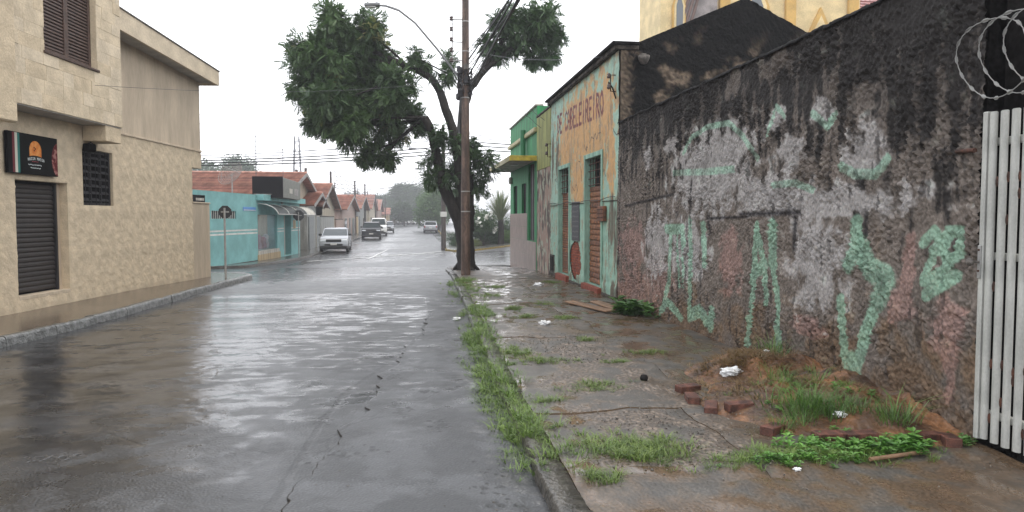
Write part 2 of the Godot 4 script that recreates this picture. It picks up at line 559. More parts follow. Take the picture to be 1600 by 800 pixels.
# ------------------------------------------------------------------ computed surfaces
func stamp(mask: PackedByteArray, w: int, h: int, pts: Array, rx: float, ry: float, soft := 0.35, val := 255) -> void:
	# a brush line through pts (pixels), elliptical brush rx, ry
	for k in maxi(pts.size() - 1, 1):
		var a: Vector2 = pts[k]
		var b: Vector2 = pts[mini(k + 1, pts.size() - 1)]
		var x0 := clampi(int(minf(a.x, b.x) - rx - 1), 0, w - 1)
		var x1 := clampi(int(maxf(a.x, b.x) + rx + 1), 0, w - 1)
		var y0 := clampi(int(minf(a.y, b.y) - ry - 1), 0, h - 1)
		var y1 := clampi(int(maxf(a.y, b.y) + ry + 1), 0, h - 1)
		var a2 := Vector2(a.x / rx, a.y / ry)
		var ab := Vector2(b.x / rx, b.y / ry) - a2
		var l2 := maxf(ab.length_squared(), 1e-6)
		for y in range(y0, y1 + 1):
			for x in range(x0, x1 + 1):
				var p := Vector2(x / rx, y / ry) - a2
				var d := (p - ab * clampf(p.dot(ab) / l2, 0, 1)).length()
				if d < 1.0:
					var m := int(val * clampf((1.0 - d) / soft, 0, 1))
					if m > mask[y * w + x]:
						mask[y * w + x] = m

func zero(k: int) -> PackedByteArray:
	var d := PackedByteArray()
	d.resize(k)
	return d

const RW := 1024
const RH := 2048
const ROAD_U := 8.0
const ROAD_V := 16.0
var road_h: Image
func make_road_textures() -> void:
	var fine := nbytes(101, 0.42, RW, RH, 2)
	var mid := nbytes(103, 0.02, RW, RH, 4)
	var lanes := nbytes(105, 0.035, RW, RH, 5, FastNoiseLite.TYPE_SIMPLEX_SMOOTH, 224, 2048)
	var big := nbytes(107, 0.0045, RW, RH, 3)
	var worn := nbytes(109, 0.011, RW, RH, 4)
	var seam := zero(RW * RH)
	var holes := zero(RW * RH)
	var silt := zero(RW * RH)
	var at := func(x: float, z: float) -> Vector2: return Vector2((x + 5.6) / ROAD_U * RW, -z / ROAD_V * RH)
	var ln := []
	var q := RandomNumberGenerator.new()
	q.seed = 5
	for p in [[0.25, -12.0], [0.1, -10.2], [-0.05, -9.05], [-0.35, -8.0], [-0.63, -6.92], [-0.73, -5.85], [-0.81, -4.36], [-0.9, -2.5]]:
		ln.append(at.call(p[0] + q.randf_range(-0.03, 0.03), p[1]))
	stamp(seam, RW, RH, ln, 4, 6, 0.6)
	for k in 13:
		var l2 := []
		var x := q.randf_range(-4.5, 0.0)
		var z := q.randf_range(-20.0, -4.0)
		for j in 16:
			l2.append(at.call(x, z))
			x += q.randf_range(-0.08, 0.3) * (1 if k % 2 else -1)
			z += q.randf_range(-0.28, 0.2)
		stamp(seam, RW, RH, l2, 2.4, 2.4, 0.8, 200)
	for p in [[-0.72, -5.9, 0.06, 0.25], [-0.62, -6.6, 0.07, 0.3], [-0.45, -5.0, 0.22, 0.12], [-0.3, -6.8, 0.09, 0.08], [-0.1, -6.1, 0.12, 0.2], [0.1, -6.7, 0.1, 0.08], [0.2, -5.6, 0.06, 0.2], [0.45, -4.2, 0.1, 0.4], [0.5, -9.6, 0.15, 0.3], [0.55, -8.3, 0.18, 0.22], [-0.2, -7.4, 0.1, 0.1], [-3.0, -4.9, 0.3, 0.06], [-2.4, -5.2, 0.14, 0.1]]:
		for j in 22:
			var r: float = q.randf_range(0.006, 0.022)
			stamp(holes, RW, RH, [at.call(p[0] + q.randfn(0, p[2] * 0.5), p[1] + q.randfn(0, p[3] * 0.5))], r / ROAD_U * RW + 1, r * 1.3 / ROAD_V * RH + 1, 0.5)
	for p in [[0.6, -4.4, 0.12, 0.3], [0.5, -7.4, 0.1, 0.25], [0.3, -9.0, 0.2, 0.2], [-0.2, -10.5, 0.3, 0.2], [0.55, -5.5, 0.15, 0.1]]:
		for j in 30:
			var r: float = q.randf_range(0.01, 0.05)
			stamp(silt, RW, RH, [at.call(p[0] + q.randfn(0, p[2] * 0.6), p[1] + q.randfn(0, p[3] * 0.6))], r / ROAD_U * RW + 1, r / ROAD_V * RH + 1, 0.9, 150)
	var alb := zero(RW * RH * 3)
	var rou := zero(RW * RH)
	var hei := zero(RW * RH)
	for y in RH:
		var z := -float(y) / RH * ROAD_V
		var seam_x := lerpf(-0.9, 0.25, clampf((-z - 2.5) / 9.5, 0, 1))
		for x in RW:
			var k := y * RW + x
			var wx := float(x) / RW * ROAD_U - 5.6
			var f := fine[k] / 255.0
			var m := mid[k] / 255.0
			var l := lanes[k] / 255.0
			var g := big[k] / 255.0
			# standing water: more to the left of the patched lane and in the hollows
			var bias := 0.26 * clampf((-0.9 - wx) * 0.6, 0, 1) - (0.10 if wx > seam_x else 0.0)
			var wet := clampf((l * 0.45 + g * 0.45 + m * 0.6 + (f - 0.5) * 0.25 - 0.68 + bias) * 5.0, 0.0, 1.0)
			wet *= clampf((-z - 3.6 - wx * 0.9 - 1.8) * 0.5 + (m - 0.5) * 2.0, 0.15, 1)
			var hs := holes[k] / 255.0
			wet *= 1.0 - hs
			var st := 0.72 + 0.45 * m + 1.0 * (f - 0.5)
			# worn patches of paler stone and darker binder
			st *= 0.82 + 0.4 * clampf((worn[k] / 255.0 - 0.47 + (f - 0.5) * 0.35) * 9.0, 0, 1)
			if wx > seam_x:
				st *= 1.12
			var si := silt[k] / 255.0 * clampf(f * 2.2 - 0.5, 0, 1)
			st *= 1.0 - 0.55 * hs - 0.4 * seam[k] / 255.0 * clampf(m * 2.0 - 0.4, 0.1, 1)
			alb[k * 3] = clampi(int(52.0 * st + si * 70.0), 0, 255)
			alb[k * 3 + 1] = clampi(int(53.0 * st + si * 66.0), 0, 255)
			alb[k * 3 + 2] = clampi(int(55.0 * st + si * 60.0), 0, 255)
			rou[k] = int(255.0 * clampf(lerpf(0.44 + 0.3 * (f - 0.5) + 0.2 * (m - 0.5), 0.18 + 0.08 * f, wet), 0.05, 0.9))
			hei[k] = int(255.0 * clampf(lerpf(0.28 + 0.5 * f * (0.6 + 0.5 * m), 0.55 + 0.1 * f * m, wet) - 0.3 * hs - 0.2 * seam[k] / 255.0, 0, 1))
	var mt := StandardMaterial3D.new()
	mt.resource_name = "wet_asphalt"
	mt.albedo_texture = tex_rgb(alb, RW, RH)
	mt.roughness = 1.0
	mt.roughness_texture = tex_l8(rou, RW, RH)
	mt.heightmap_enabled = true
	mt.heightmap_texture = tex_l8(hei, RW, RH)
	mt.heightmap_scale = 0.9
	M.asphalt = mt

const PW := 640
const PH := 2048
const PX0 := 0.6
const PX1 := 3.9
const PZ0 := -2.0
const PZ1 := -16.0
func make_pavement_texture() -> void:
	var fine := nbytes(201, 0.2, PW, PH, 2)
	var mid := nbytes(203, 0.022, PW, PH, 4)
	var big := nbytes(205, 0.007, PW, PH, 3)
	var gr := nbytes(207, 0.16, PW, PH, 1, FastNoiseLite.TYPE_CELLULAR)
	var alb := zero(PW * PH * 3)
	var rou := zero(PW * PH)
	var hei := zero(PW * PH)
	for y in PH:
		var z := lerpf(PZ0, PZ1, float(y) / PH)
		for x in PW:
			var k := y * PW + x
			var wx := lerpf(PX0, PX1, float(x) / PW)
			var f := fine[k] / 255.0
			var m := mid[k] / 255.0
			var g := big[k] / 255.0
			var c := gr[k] / 255.0
			# how much brown mud film, loose grit and standing water
			var mud := clampf((g - 0.40) * 3.0 + (m - 0.5) * 1.6 + (0.45 if wx > 2.7 else 0.05) + (0.35 if z > -4.2 else 0.0), 0, 1)
			var grit := 0.0
			if z < -4.3 and z > -11.0:
				grit = clampf(1.5 - absf(wx - 1.75 - (m - 0.5)) * 1.9, 0, 1) * clampf((z + 11.0) * 0.5, 0, 1) * clampf((g + m - 0.72) * 3.5, 0, 1)
			var water := clampf((m * 0.5 + g * 0.7 - 0.52) * 5.0, 0, 1) * (1.0 - grit)
			if z > -4.2:
				water = clampf((m * 0.6 + g * 0.6 - 0.55) * 4.0, 0, 0.8)
			var s := 0.76 + 0.36 * m + 0.4 * (f - 0.5)
			var r := lerpf(92.0, 95.0, mud)
			var gg := lerpf(88.0, 79.0, mud)
			var b := lerpf(83.0, 63.0, mud)
			if grit > 0.0:
				var t := 0.6 + 0.7 * c
				r = lerpf(r, 116.0 * t, grit)
				gg = lerpf(gg, 104.0 * t, grit)
				b = lerpf(b, 93.0 * t, grit)
			alb[k * 3] = clampi(int(r * s), 0, 255)
			alb[k * 3 + 1] = clampi(int(gg * s), 0, 255)
			alb[k * 3 + 2] = clampi(int(b * s), 0, 255)
			rou[k] = int(255.0 * clampf(lerpf(0.5 + 0.2 * (f - 0.5), 0.12, water), 0.06, 0.95))
			hei[k] = int(255.0 * clampf(lerpf(0.3 + 0.3 * f + 0.2 * m, 0.55, water) + grit * (c - 0.4) * 0.8, 0, 1))
	var mt := StandardMaterial3D.new()
	mt.resource_name = "pavement"
	mt.albedo_texture = tex_rgb(alb, PW, PH)
	mt.roughness = 1.0
	mt.roughness_texture = tex_l8(rou, PW, PH)
	mt.heightmap_enabled = true
	mt.heightmap_texture = tex_l8(hei, PW, PH)
	mt.heightmap_scale = 0.9
	M.pavement = mt

const GW := 1600
const GH := 620
const GZ0 := -13.4
const GZ1 := -4.4
const GTOP := 3.45
func wall_px(z: float, y: float) -> Vector2:
	return Vector2((z - GZ0) / (GZ1 - GZ0) * GW, (1.0 - y / GTOP) * GH)
func patch(mask: PackedByteArray, w: int, h: int, c: Vector2, rx: float, ry: float, n1: PackedByteArray) -> void:
	for y in range(maxi(0, int(c.y - ry * 1.4)), mini(h, int(c.y + ry * 1.4))):
		for x in range(maxi(0, int(c.x - rx * 1.4)), mini(w, int(c.x + rx * 1.4))):
			var k := y * w + x
			var d := Vector2((x - c.x) / rx, (y - c.y) / ry).length()
			var m := int(255.0 * clampf((1.0 - d + (n1[k] / 255.0 - 0.5) * 1.3) * 3.5, 0, 1))
			if m > mask[k]:
				mask[k] = m
func make_wall_texture() -> void:
	var kx := GW / (GZ1 - GZ0)
	var ky := GH / GTOP
	var fine := nbytes(301, 0.16, GW, GH, 3)
	var mid := nbytes(303, 0.02, GW, GH, 4)
	var str_ := nbytes(305, 0.03, GW, GH, 4, FastNoiseLite.TYPE_SIMPLEX_SMOOTH, 1600, 110)
	var big := nbytes(307, 0.006, GW, GH, 3)
	var mint := zero(GW * GH)
	var spray := zero(GW * GH)
	var grey := zero(GW * GH)
	var pink := zero(GW * GH)
	var bare := zero(GW * GH)
	for g in [[MINT, mint, 0.3], [SPRAY, spray, 0.95]]:
		var pale := 0 if g[0] == MINT else -99
		for s in g[0]:
			var pts := []
			for k in range(1, s.size(), 2):
				pts.append(wall_px(s[k], s[k + 1]))
			stamp(g[1], GW, GH, pts, s[0] * 0.9 * kx, s[0] * 0.9 * ky, g[2], 255 if pale < 23 else 175)
			pale += 1
	for g in [[GREY_PAINT, grey], [PINK_PAINT, pink], [BARE_RENDER, bare]]:
		for p in g[0]:
			patch(g[1], GW, GH, wall_px(p[0], p[1]), p[2] * kx, p[3] * ky, mid)
	var alb := zero(GW * GH * 3)
	for y in GH:
		var wy := (1.0 - float(y) / GH) * GTOP
		for x in GW:
			var k := y * GW + x
			var wz := lerpf(GZ0, GZ1, float(x) / GW)
			var f := fine[k] / 255.0
			var m := mid[k] / 255.0
			var s := str_[k] / 255.0
			var g := big[k] / 255.0
			var earth := clampf((0.75 - wy) * 1.4 + (m - 0.5) * 2.2 + (g - 0.5) * 2.0 + (0.25 if wz > -6.5 else 0.0), 0, 1)
			var r := lerpf(118.0, 110.0, earth)
			var gg := lerpf(109.0, 92.0, earth)
			var b := lerpf(102.0, 76.0, earth)
			var q := pink[k] / 255.0 * clampf(1.3 - f * 0.9 + (s - 0.5) * 1.2, 0, 0.55)
			r = lerpf(r, 162.0, q)
			gg = lerpf(gg, 126.0, q)
			b = lerpf(b, 119.0, q)
			q = grey[k] / 255.0 * clampf(1.45 - f * 1.1, 0, 0.95)
			r = lerpf(r, 166.0, q)
			gg = lerpf(gg, 163.0, q)
			b = lerpf(b, 162.0, q)
			# black mould running down in ragged tongues from the coping
			var mould := clampf((wy - 2.14 - (s - 0.5) * 2.3 - (m - 0.5) * 0.8 + (0.35 if wz > -6.0 else 0.0) - maxf(0.0, -10.5 - wz) * 0.1 + (f - 0.5) * 0.9) * 1.5, 0, 1) * (1.0 - 0.9 * grey[k] / 255.0) * (1.0 - 0.7 * bare[k] / 255.0)
			mould = maxf(mould, clampf((s + m * 0.5 - 0.98) * 5.0, 0, 0.55))
			mould *= 0.72 + 0.32 * f
			r = lerpf(r, 36.0, mould)
			gg = lerpf(gg, 34.0, mould)
			b = lerpf(b, 34.0, mould)
			q = clampf(mint[k] / 255.0 * 1.3 - 0.15 + (m - 0.5) * 0.7, 0, 1) * clampf(1.55 - f * 1.4 + (s - 0.5) * 0.6, 0.08, 0.66)
			r = lerpf(r, 146.0, q)
			gg = lerpf(gg, 194.0, q)
			b = lerpf(b, 168.0, q)
			q = spray[k] / 255.0 * 0.8
			r = lerpf(r, 40.0, q)
			gg = lerpf(gg, 38.0, q)
			b = lerpf(b, 40.0, q)
			var sh := 0.78 + 0.34 * m + 0.55 * (f - 0.5)
			alb[k * 3] = clampi(int(r * sh), 0, 255)
			alb[k * 3 + 1] = clampi(int(gg * sh), 0, 255)
			alb[k * 3 + 2] = clampi(int(b * sh), 0, 255)
	var mt := StandardMaterial3D.new()
	mt.resource_name = "graffiti_render"
	mt.metallic_specular = 0.3
	mt.albedo_texture = tex_rgb(alb, GW, GH)
	mt.texture_repeat = false
	mt.roughness = 0.75
	M.graffiti = mt

# letters as strokes in a 1 x 1.6 box, y up
const LETTERS := {
	"D": [[0, 0, 0, 1.6, 0.6, 1.5, 0.9, 1.1, 0.9, 0.5, 0.6, 0.1, 0, 0]], "E": [[0.9, 0, 0, 0, 0, 1.6, 0.9, 1.6], [0, 0.8, 0.7, 0.8]],
	"C": [[0.95, 1.35, 0.6, 1.6, 0.15, 1.35, 0, 0.8, 0.15, 0.25, 0.6, 0, 0.95, 0.25]], "A": [[0, 0, 0.15, 1.2, 0.5, 1.6, 0.85, 1.2, 0.95, 0], [0.1, 0.65, 0.9, 0.65]],
	"B": [[0, 0, 0, 1.6, 0.6, 1.55, 0.8, 1.2, 0.6, 0.85, 0, 0.85], [0.6, 0.85, 0.95, 0.45, 0.65, 0, 0, 0]], "L": [[0, 1.6, 0, 0, 0.8, 0]],
	"I": [[0.4, 0, 0.4, 1.6]], "R": [[0, 0, 0, 1.6, 0.6, 1.55, 0.85, 1.2, 0.6, 0.8, 0, 0.8], [0.45, 0.8, 0.95, 0]], "O": [[0.5, 0, 0.1, 0.4, 0, 0.8, 0.1, 1.2, 0.5, 1.6, 0.9, 1.2, 1, 0.8, 0.9, 0.4, 0.5, 0]],
	"N": [[0, 0, 0, 1.6, 0.9, 0, 0.9, 1.6]], "S": [[0.9, 1.4, 0.5, 1.6, 0.1, 1.3, 0.5, 0.8, 0.9, 0.4, 0.5, 0, 0.05, 0.2]], "M": [[0, 0, 0, 1.6, 0.5, 0.7, 1, 1.6, 1, 0]],
	"T": [[0, 1.6, 1, 1.6], [0.5, 1.6, 0.5, 0]], "Z": [[0, 1.6, 0.9, 1.6, 0, 0, 0.9, 0]], "P": [[0, 0, 0, 1.6, 0.6, 1.55, 0.85, 1.2, 0.6, 0.8, 0, 0.8]],
	"U": [[0, 1.6, 0, 0.4, 0.45, 0, 0.9, 0.4, 0.9, 1.6]], "Q": [[0.5, 0, 0.1, 0.4, 0, 0.8, 0.1, 1.2, 0.5, 1.6, 0.9, 1.2, 1, 0.8, 0.9, 0.4, 0.5, 0], [0.6, 0.4, 1.05, -0.1]], "V": [[0, 1.6, 0.45, 0, 0.9, 1.6]], "4": [[0.7, 0, 0.7, 1.6, 0, 0.5, 0.95, 0.5]], "9": [[0.2, 0, 0.8, 0.5, 0.9, 1.2, 0.5, 1.6, 0.1, 1.2, 0.4, 0.8, 0.85, 1.0]], "-": [[0.1, 0.8, 0.8, 0.8]],
}
func write_on(mask: PackedByteArray, w: int, h: int, txt: String, at: Vector2, lw: float, lh: float, gap: float, rad: float, slope := 0.0, arch := 0.0) -> void:
	for k in txt.length():
		if not LETTERS.has(txt[k]):
			continue
		var mid := (k + 0.5) / txt.length() * 2.0 - 1.0
		for s in LETTERS[txt[k]]:
			var pts := []
			for j in range(0, s.size(), 2):
				var px: float = k * (lw + gap) + s[j] * lw
				pts.append(at + Vector2(px, -s[j + 1] / 1.6 * lh - px * slope + arch * mid * mid))
			stamp(mask, w, h, pts, rad, rad, 0.5)

const BW := 1000
const BH := 700
const BZ0 := -20.0
const BZ1 := -13.1
const BTOP := 4.8
func make_barber_texture() -> void:
	var px := func(z: float, y: float) -> Vector2: return Vector2((z - BZ0) / (BZ1 - BZ0) * BW, (1.0 - y / BTOP) * BH)
	var kx := BW / (BZ1 - BZ0)
	var fine := nbytes(401, 0.1, BW, BH, 3)
	var mid := nbytes(403, 0.018, BW, BH, 4)
	var str_ := nbytes(405, 0.03, BW, BH, 4, FastNoiseLite.TYPE_SIMPLEX_SMOOTH, 1000, 100)
	var txt := zero(BW * BH)
	write_on(txt, BW, BH, "DE CABELEIREIRO", px.call(-18.95, 3.80), 34, 66, 11.5, 7.2, -0.03)
	var och := zero(BW * BH)
	for p in [[-16.2, 3.6, 2.9, 1.15], [-14.9, 2.9, 1.2, 1.2], [-17.6, 3.2, 1.5, 1.0], [-14.2, 3.6, 0.9, 1.0], [-16.6, 2.4, 0.7, 0.8], [-13.7, 2.7, 0.35, 0.9]]:
		patch(och, BW, BH, px.call(p[0], p[1]), p[2] * kx, p[3] * kx, mid)
	var soot := zero(BW * BH)
	for p in [[-13.55, 1.5, 0.35, 0.55], [-13.25, 1.2, 0.2, 0.9], [-19.6, 3.2, 0.14, 1.0], [-18.9, 3.0, 0.2, 0.9], [-13.3, 0.2, 0.5, 0.25], [-19.6, 0.3, 0.4, 0.3]]:
		patch(soot, BW, BH, px.call(p[0], p[1]), p[2] * kx, p[3] * kx, str_)
	var cracks := zero(BW * BH)
	var q := RandomNumberGenerator.new()
	q.seed = 12
	for c in [[-16.5, 2.9], [-16.0, 3.15], [-15.4, 3.2], [-18.2, 2.95], [-14.6, 2.5], [-17.3, 2.5], [-19.3, 2.6], [-13.6, 3.3], [-15.9, 1.3], [-18.9, 1.2]]:
		var l := []
		var z: float = c[0]
		var y: float = c[1]
		for j in 7:
			l.append(px.call(z, y))
			z += q.randf_range(-0.02, 0.2)
			y += q.randf_range(-0.16, 0.16)
		stamp(cracks, BW, BH, l, 2.2, 2.2, 0.8)
	var alb := zero(BW * BH * 3)
	for y in BH:
		var wy := (1.0 - float(y) / BH) * BTOP
		for x in BW:
			var k := y * BW + x
			var f := fine[k] / 255.0
			var m := mid[k] / 255.0
			var s := str_[k] / 255.0
			var r := 160.0
			var g := 192.0
			var b := 176.0
			if wy < 1.93:
				r = 148.0
				g = 186.0
				b = 168.0
			var wash := clampf((s - 0.55) * 3.0, 0, 0.6)
			r = lerpf(r, 178.0, wash)
			g = lerpf(g, 200.0, wash)
			b = lerpf(b, 182.0, wash)
			var t := och[k] / 255.0 * clampf(2.3 - s * 2.0, 0, 1) * clampf(1.5 - 0.6 * f, 0, 1) * (0.95 if wy > 1.95 else 0.0)
			r = lerpf(r, 202.0, t)
			g = lerpf(g, 156.0, t)
			b = lerpf(b, 104.0, t)
			t = clampf((m - 0.55) * 6.0, 0, 0.85) * clampf(f * 1.6 - 0.2, 0, 1)
			r = lerpf(r, 150.0, t)
			g = lerpf(g, 132.0, t)
			b = lerpf(b, 112.0, t)
			t = txt[k] / 255.0 * clampf(1.7 - f * 0.8 - s * 0.5, 0.15, 0.95)
			r = lerpf(r, 108.0, t)
			g = lerpf(g, 54.0, t)
			b = lerpf(b, 62.0, t)
			t = soot[k] / 255.0 * clampf(0.35 + s, 0, 0.85)
			r = lerpf(r, 88.0, t)
			g = lerpf(g, 74.0, t)
			b = lerpf(b, 62.0, t)
			t = clampf((s - 0.6) * 5.0 + (m - 0.5) * 1.5, 0, 0.55) * clampf(1.2 - f, 0, 1)
			r = lerpf(r, 104.0, t)
			g = lerpf(g, 92.0, t)
			b = lerpf(b, 78.0, t)
			t = cracks[k] / 255.0 * 0.85
			r = lerpf(r, 52.0, t)
			g = lerpf(g, 46.0, t)
			b = lerpf(b, 42.0, t)
			t = clampf((0.34 - wy + (m - 0.5) * 0.7 + (s - 0.5) * 0.5) * 3.0, 0, 0.75) * (0.5 + 0.5 * f)
			r = lerpf(r, 84.0, t)
			g = lerpf(g, 80.0, t)
			b = lerpf(b, 66.0, t)
			var sh := 0.86 + 0.22 * m + 0.1 * (f - 0.5)
			alb[k * 3] = clampi(int(r * sh), 0, 255)
			alb[k * 3 + 1] = clampi(int(g * sh), 0, 255)
			alb[k * 3 + 2] = clampi(int(b * sh), 0, 255)
	var mt := StandardMaterial3D.new()
	mt.resource_name = "peeling_paint"
	mt.albedo_texture = tex_rgb(alb, BW, BH)
	mt.texture_repeat = false
	mt.roughness = 0.75
	M.barber = mt

func make_prints() -> void:
	# pizzeria board: stripes, an arched emblem and white lines of lettering on black
	var w := 320
	var h := 160
	var d := zero(w * h * 3)
	var n1 := nbytes(501, 0.03, w, h, 3)
	var wh := zero(w * h)
	write_on(wh, w, h, "NOSSA MASSA", Vector2(118, 101), 7, 11, 3.0, 1.5, 0.0, 6.0)
	# the small lines are too blurred to read: broken strokes stand for them
	var q := RandomNumberGenerator.new()
	q.seed = 9
	var rd := zero(w * h)
	for r in [[wh, 120, 208, 122.0, 2.6], [wh, 134, 200, 135.0, 2.6], [rd, 144, 184, 108.0, 2.0]]:
		var x0: float = r[1]
		while x0 < r[2]:
			var x1 := x0 + q.randf_range(2.0, 7.0)
			stamp(r[0], w, h, [Vector2(x0, r[3] + q.randf_range(-1.5, 1.5)), Vector2(x1, r[3] + q.randf_range(-1.5, 1.5))], 1.2, r[4], 0.6)
			x0 = x1 + q.randf_range(2.0, 4.0)
	for y in h:
		for x in w:
			var k := y * w + x
			var c := Color(0.035, 0.04, 0.04)
			if x > 22 and x < 38: c = Color(0.42, 0.2, 0.22)
			elif x >= 38 and x < 54: c = Color(0.76, 0.75, 0.7)
			elif x >= 54 and x < 68: c = Color(0.2, 0.45, 0.42)
			var e := Vector2((x - 168) / 40.0, (y - 62) / 40.0)
			if absf(e.x) < 1.0 and (e.y > 0.0 or e.length() < 1.0) and y < 88 - 5.0 * (1.0 - e.x * e.x):
				c = Color(0.78, 0.45, 0.2).lerp(Color(0.85, 0.6, 0.35), clampf(n1[k] / 255.0 * 1.6 - 0.3, 0, 1))
				for s in [[160, 50], [168, 55], [160, 62]]:
					if Vector2(x - s[0], y - s[1]).length() < 4.0: c = Color(0.25, 0.08, 0.06)
			var mt := Vector2((x - 330) / 52.0, (y - 90) / 75.0).length()
			if mt < 1.0:
				c = Color(0.35, 0.12, 0.13).lerp(Color(0.6, 0.42, 0.4), clampf((n1[k] / 255.0 - 0.45) * 4.0, 0, 1))
			c = c.lerp(Color(0.85, 0.88, 0.88), wh[k] / 255.0)
			c = c.lerp(Color(0.7, 0.3, 0.35), rd[k] / 255.0)
			d[k * 3] = int(c.r * 255)
			d[k * 3 + 1] = int(c.g * 255)
			d[k * 3 + 2] = int(c.b * 255)
	var m := StandardMaterial3D.new()
	m.resource_name = "pizzeria_print"
	m.albedo_texture = tex_rgb(d, w, h)
	m.roughness = 0.6
	m.metallic_specular = 0.2
	M.board_print = m
	# dark plate with rows of faded hand lettering
	w = 128
	h = 160
	d = zero(w * h * 3)
	wh = zero(w * h)
	for r in 7:
		var l := []
		for j in 26:
			l.append(Vector2(12 + j * 4.1, 18 + r * 21 + q.randf_range(-5, 4)))
		stamp(wh, w, h, l, 1.3, 1.3, 0.6)
	for k in w * h:
		var t := wh[k] / 255.0 * 0.65
		d[k * 3] = int(lerpf(62, 150, t))
		d[k * 3 + 1] = int(lerpf(62, 148, t))
		d[k * 3 + 2] = int(lerpf(66, 148, t))
	m = StandardMaterial3D.new()
	m.resource_name = "painted_notice"
	m.albedo_texture = tex_rgb(d, w, h)
	m.roughness = 0.6
	M.notice = m

# ------------------------------------------------------------------ ground, road, pavements
func poly_at(line: Array, t: float) -> Vector2:
	var k := clampi(int(t), 0, line.size() - 2)
	return line[k].lerp(line[k + 1], t - k)

func smooth_line(pts: Array, n: int) -> Array:
	var c := Curve3D.new()
	for k in pts.size():
		var d := Vector3.ZERO
		if k > 0 and k < pts.size() - 1:
			var a: Vector2 = pts[k + 1] - pts[k - 1]
			var l := minf((pts[k + 1] - pts[k]).length(), (pts[k] - pts[k - 1]).length()) * 0.35
			d = Vector3(a.x, 0, a.y).normalized() * l
		c.add_point(Vector3(pts[k].x, 0, pts[k].y), -d, d)
	var r := []
	var len := c.get_baked_length()
	for k in n + 1:
		var p := c.sample_baked(len * k / n)
		r.append(Vector2(p.x, p.z))
	return r

# kerb stones set end to end along a line; side > 0 puts the road on the right of the walk direction
func kerb(line: Array, called: String, m: Material, stone_len: float, side: float, wid: float, top: float, label: String, wob := 0.0, painted := 1.0) -> void:
	var root := Node3D.new()
	root.name = numbered(called)
	add_child(root, true)
	meta(root, label, "", "", "structure")
	var c := Curve3D.new()
	for p in line:
		c.add_point(Vector3(p.x, 0, p.y))
	var len := c.get_baked_length()
	var n := maxi(1, roundi(len / stone_len))
	var q := RandomNumberGenerator.new()
	q.seed = 77
	for k in n:
		var mb := MB.new()
		var off := q.randf_range(-wob, wob)
		var dy := q.randf_range(-wob, wob) * 0.7
		var prof := [Vector2(wid, -0.12), Vector2(wid, top - 0.01), Vector2(0.03, top), Vector2(0.012, top - 0.012), Vector2(0.0, top - 0.045), Vector2(-0.01, -0.12)]
		var rings := 6
		var pts := PackedVector3Array()
		for j in rings:
			var s := len * (k + 0.006 + 0.988 * float(j) / (rings - 1)) / n
			var p := c.sample_baked(s)
			var e := c.sample_baked(minf(s + 0.1, len)) - c.sample_baked(maxf(s - 0.1, 0.0))
			e = e.normalized()
			var o := Vector3(-e.z, 0, e.x) * -side
			for pr in prof:
				var w := (noise_k.get_noise_3d(p.x * 3.0, pr.y * 9.0 + pr.x * 7.0, p.z * 3.0)) * 0.012
				pts.append(Vector3(p.x, gy(p.x, p.z) + pr.y + w + dy, p.z) + o * (pr.x + off + w))
		mb.sheet(prof.size(), rings, pts, PackedVector2Array(), Vector3.UP)
		for e in [0, rings - 1]:
			var cap := []
			for j in prof.size():
				cap.append(pts[e * prof.size() + j])
			mb.poly(cap, (pts[e * prof.size()] - pts[(rings - 1 - e) * prof.size()]))
		part(mb, "kerb_stone", m, root)

var noise_k := FastNoiseLite.new()
var und := FastNoiseLite.new()
var grain := FastNoiseLite.new()
var und2 := FastNoiseLite.new()

# strip of pavement between an inner and an outer line
func strip(inner: Array, outer: Array, cells: int, top: float, called: String, m: Material, label: String) -> void:
	var n := inner.size()
	var pts := PackedVector3Array()
	var uvs := PackedVector2Array()
	for k in n:
		for j in cells + 1:
			var p: Vector2 = inner[k].lerp(outer[k], float(j) / cells)
			pts.append(Vector3(p.x, gy(p.x, p.y) + top + und.get_noise_2d(p.x * 1.5, p.y * 1.5) * 0.006, p.y))
			uvs.append(p)
	var mb := MB.new()
	mb.sheet(cells + 1, n, pts, uvs, Vector3.UP)
	struct(mb, called, m, label)

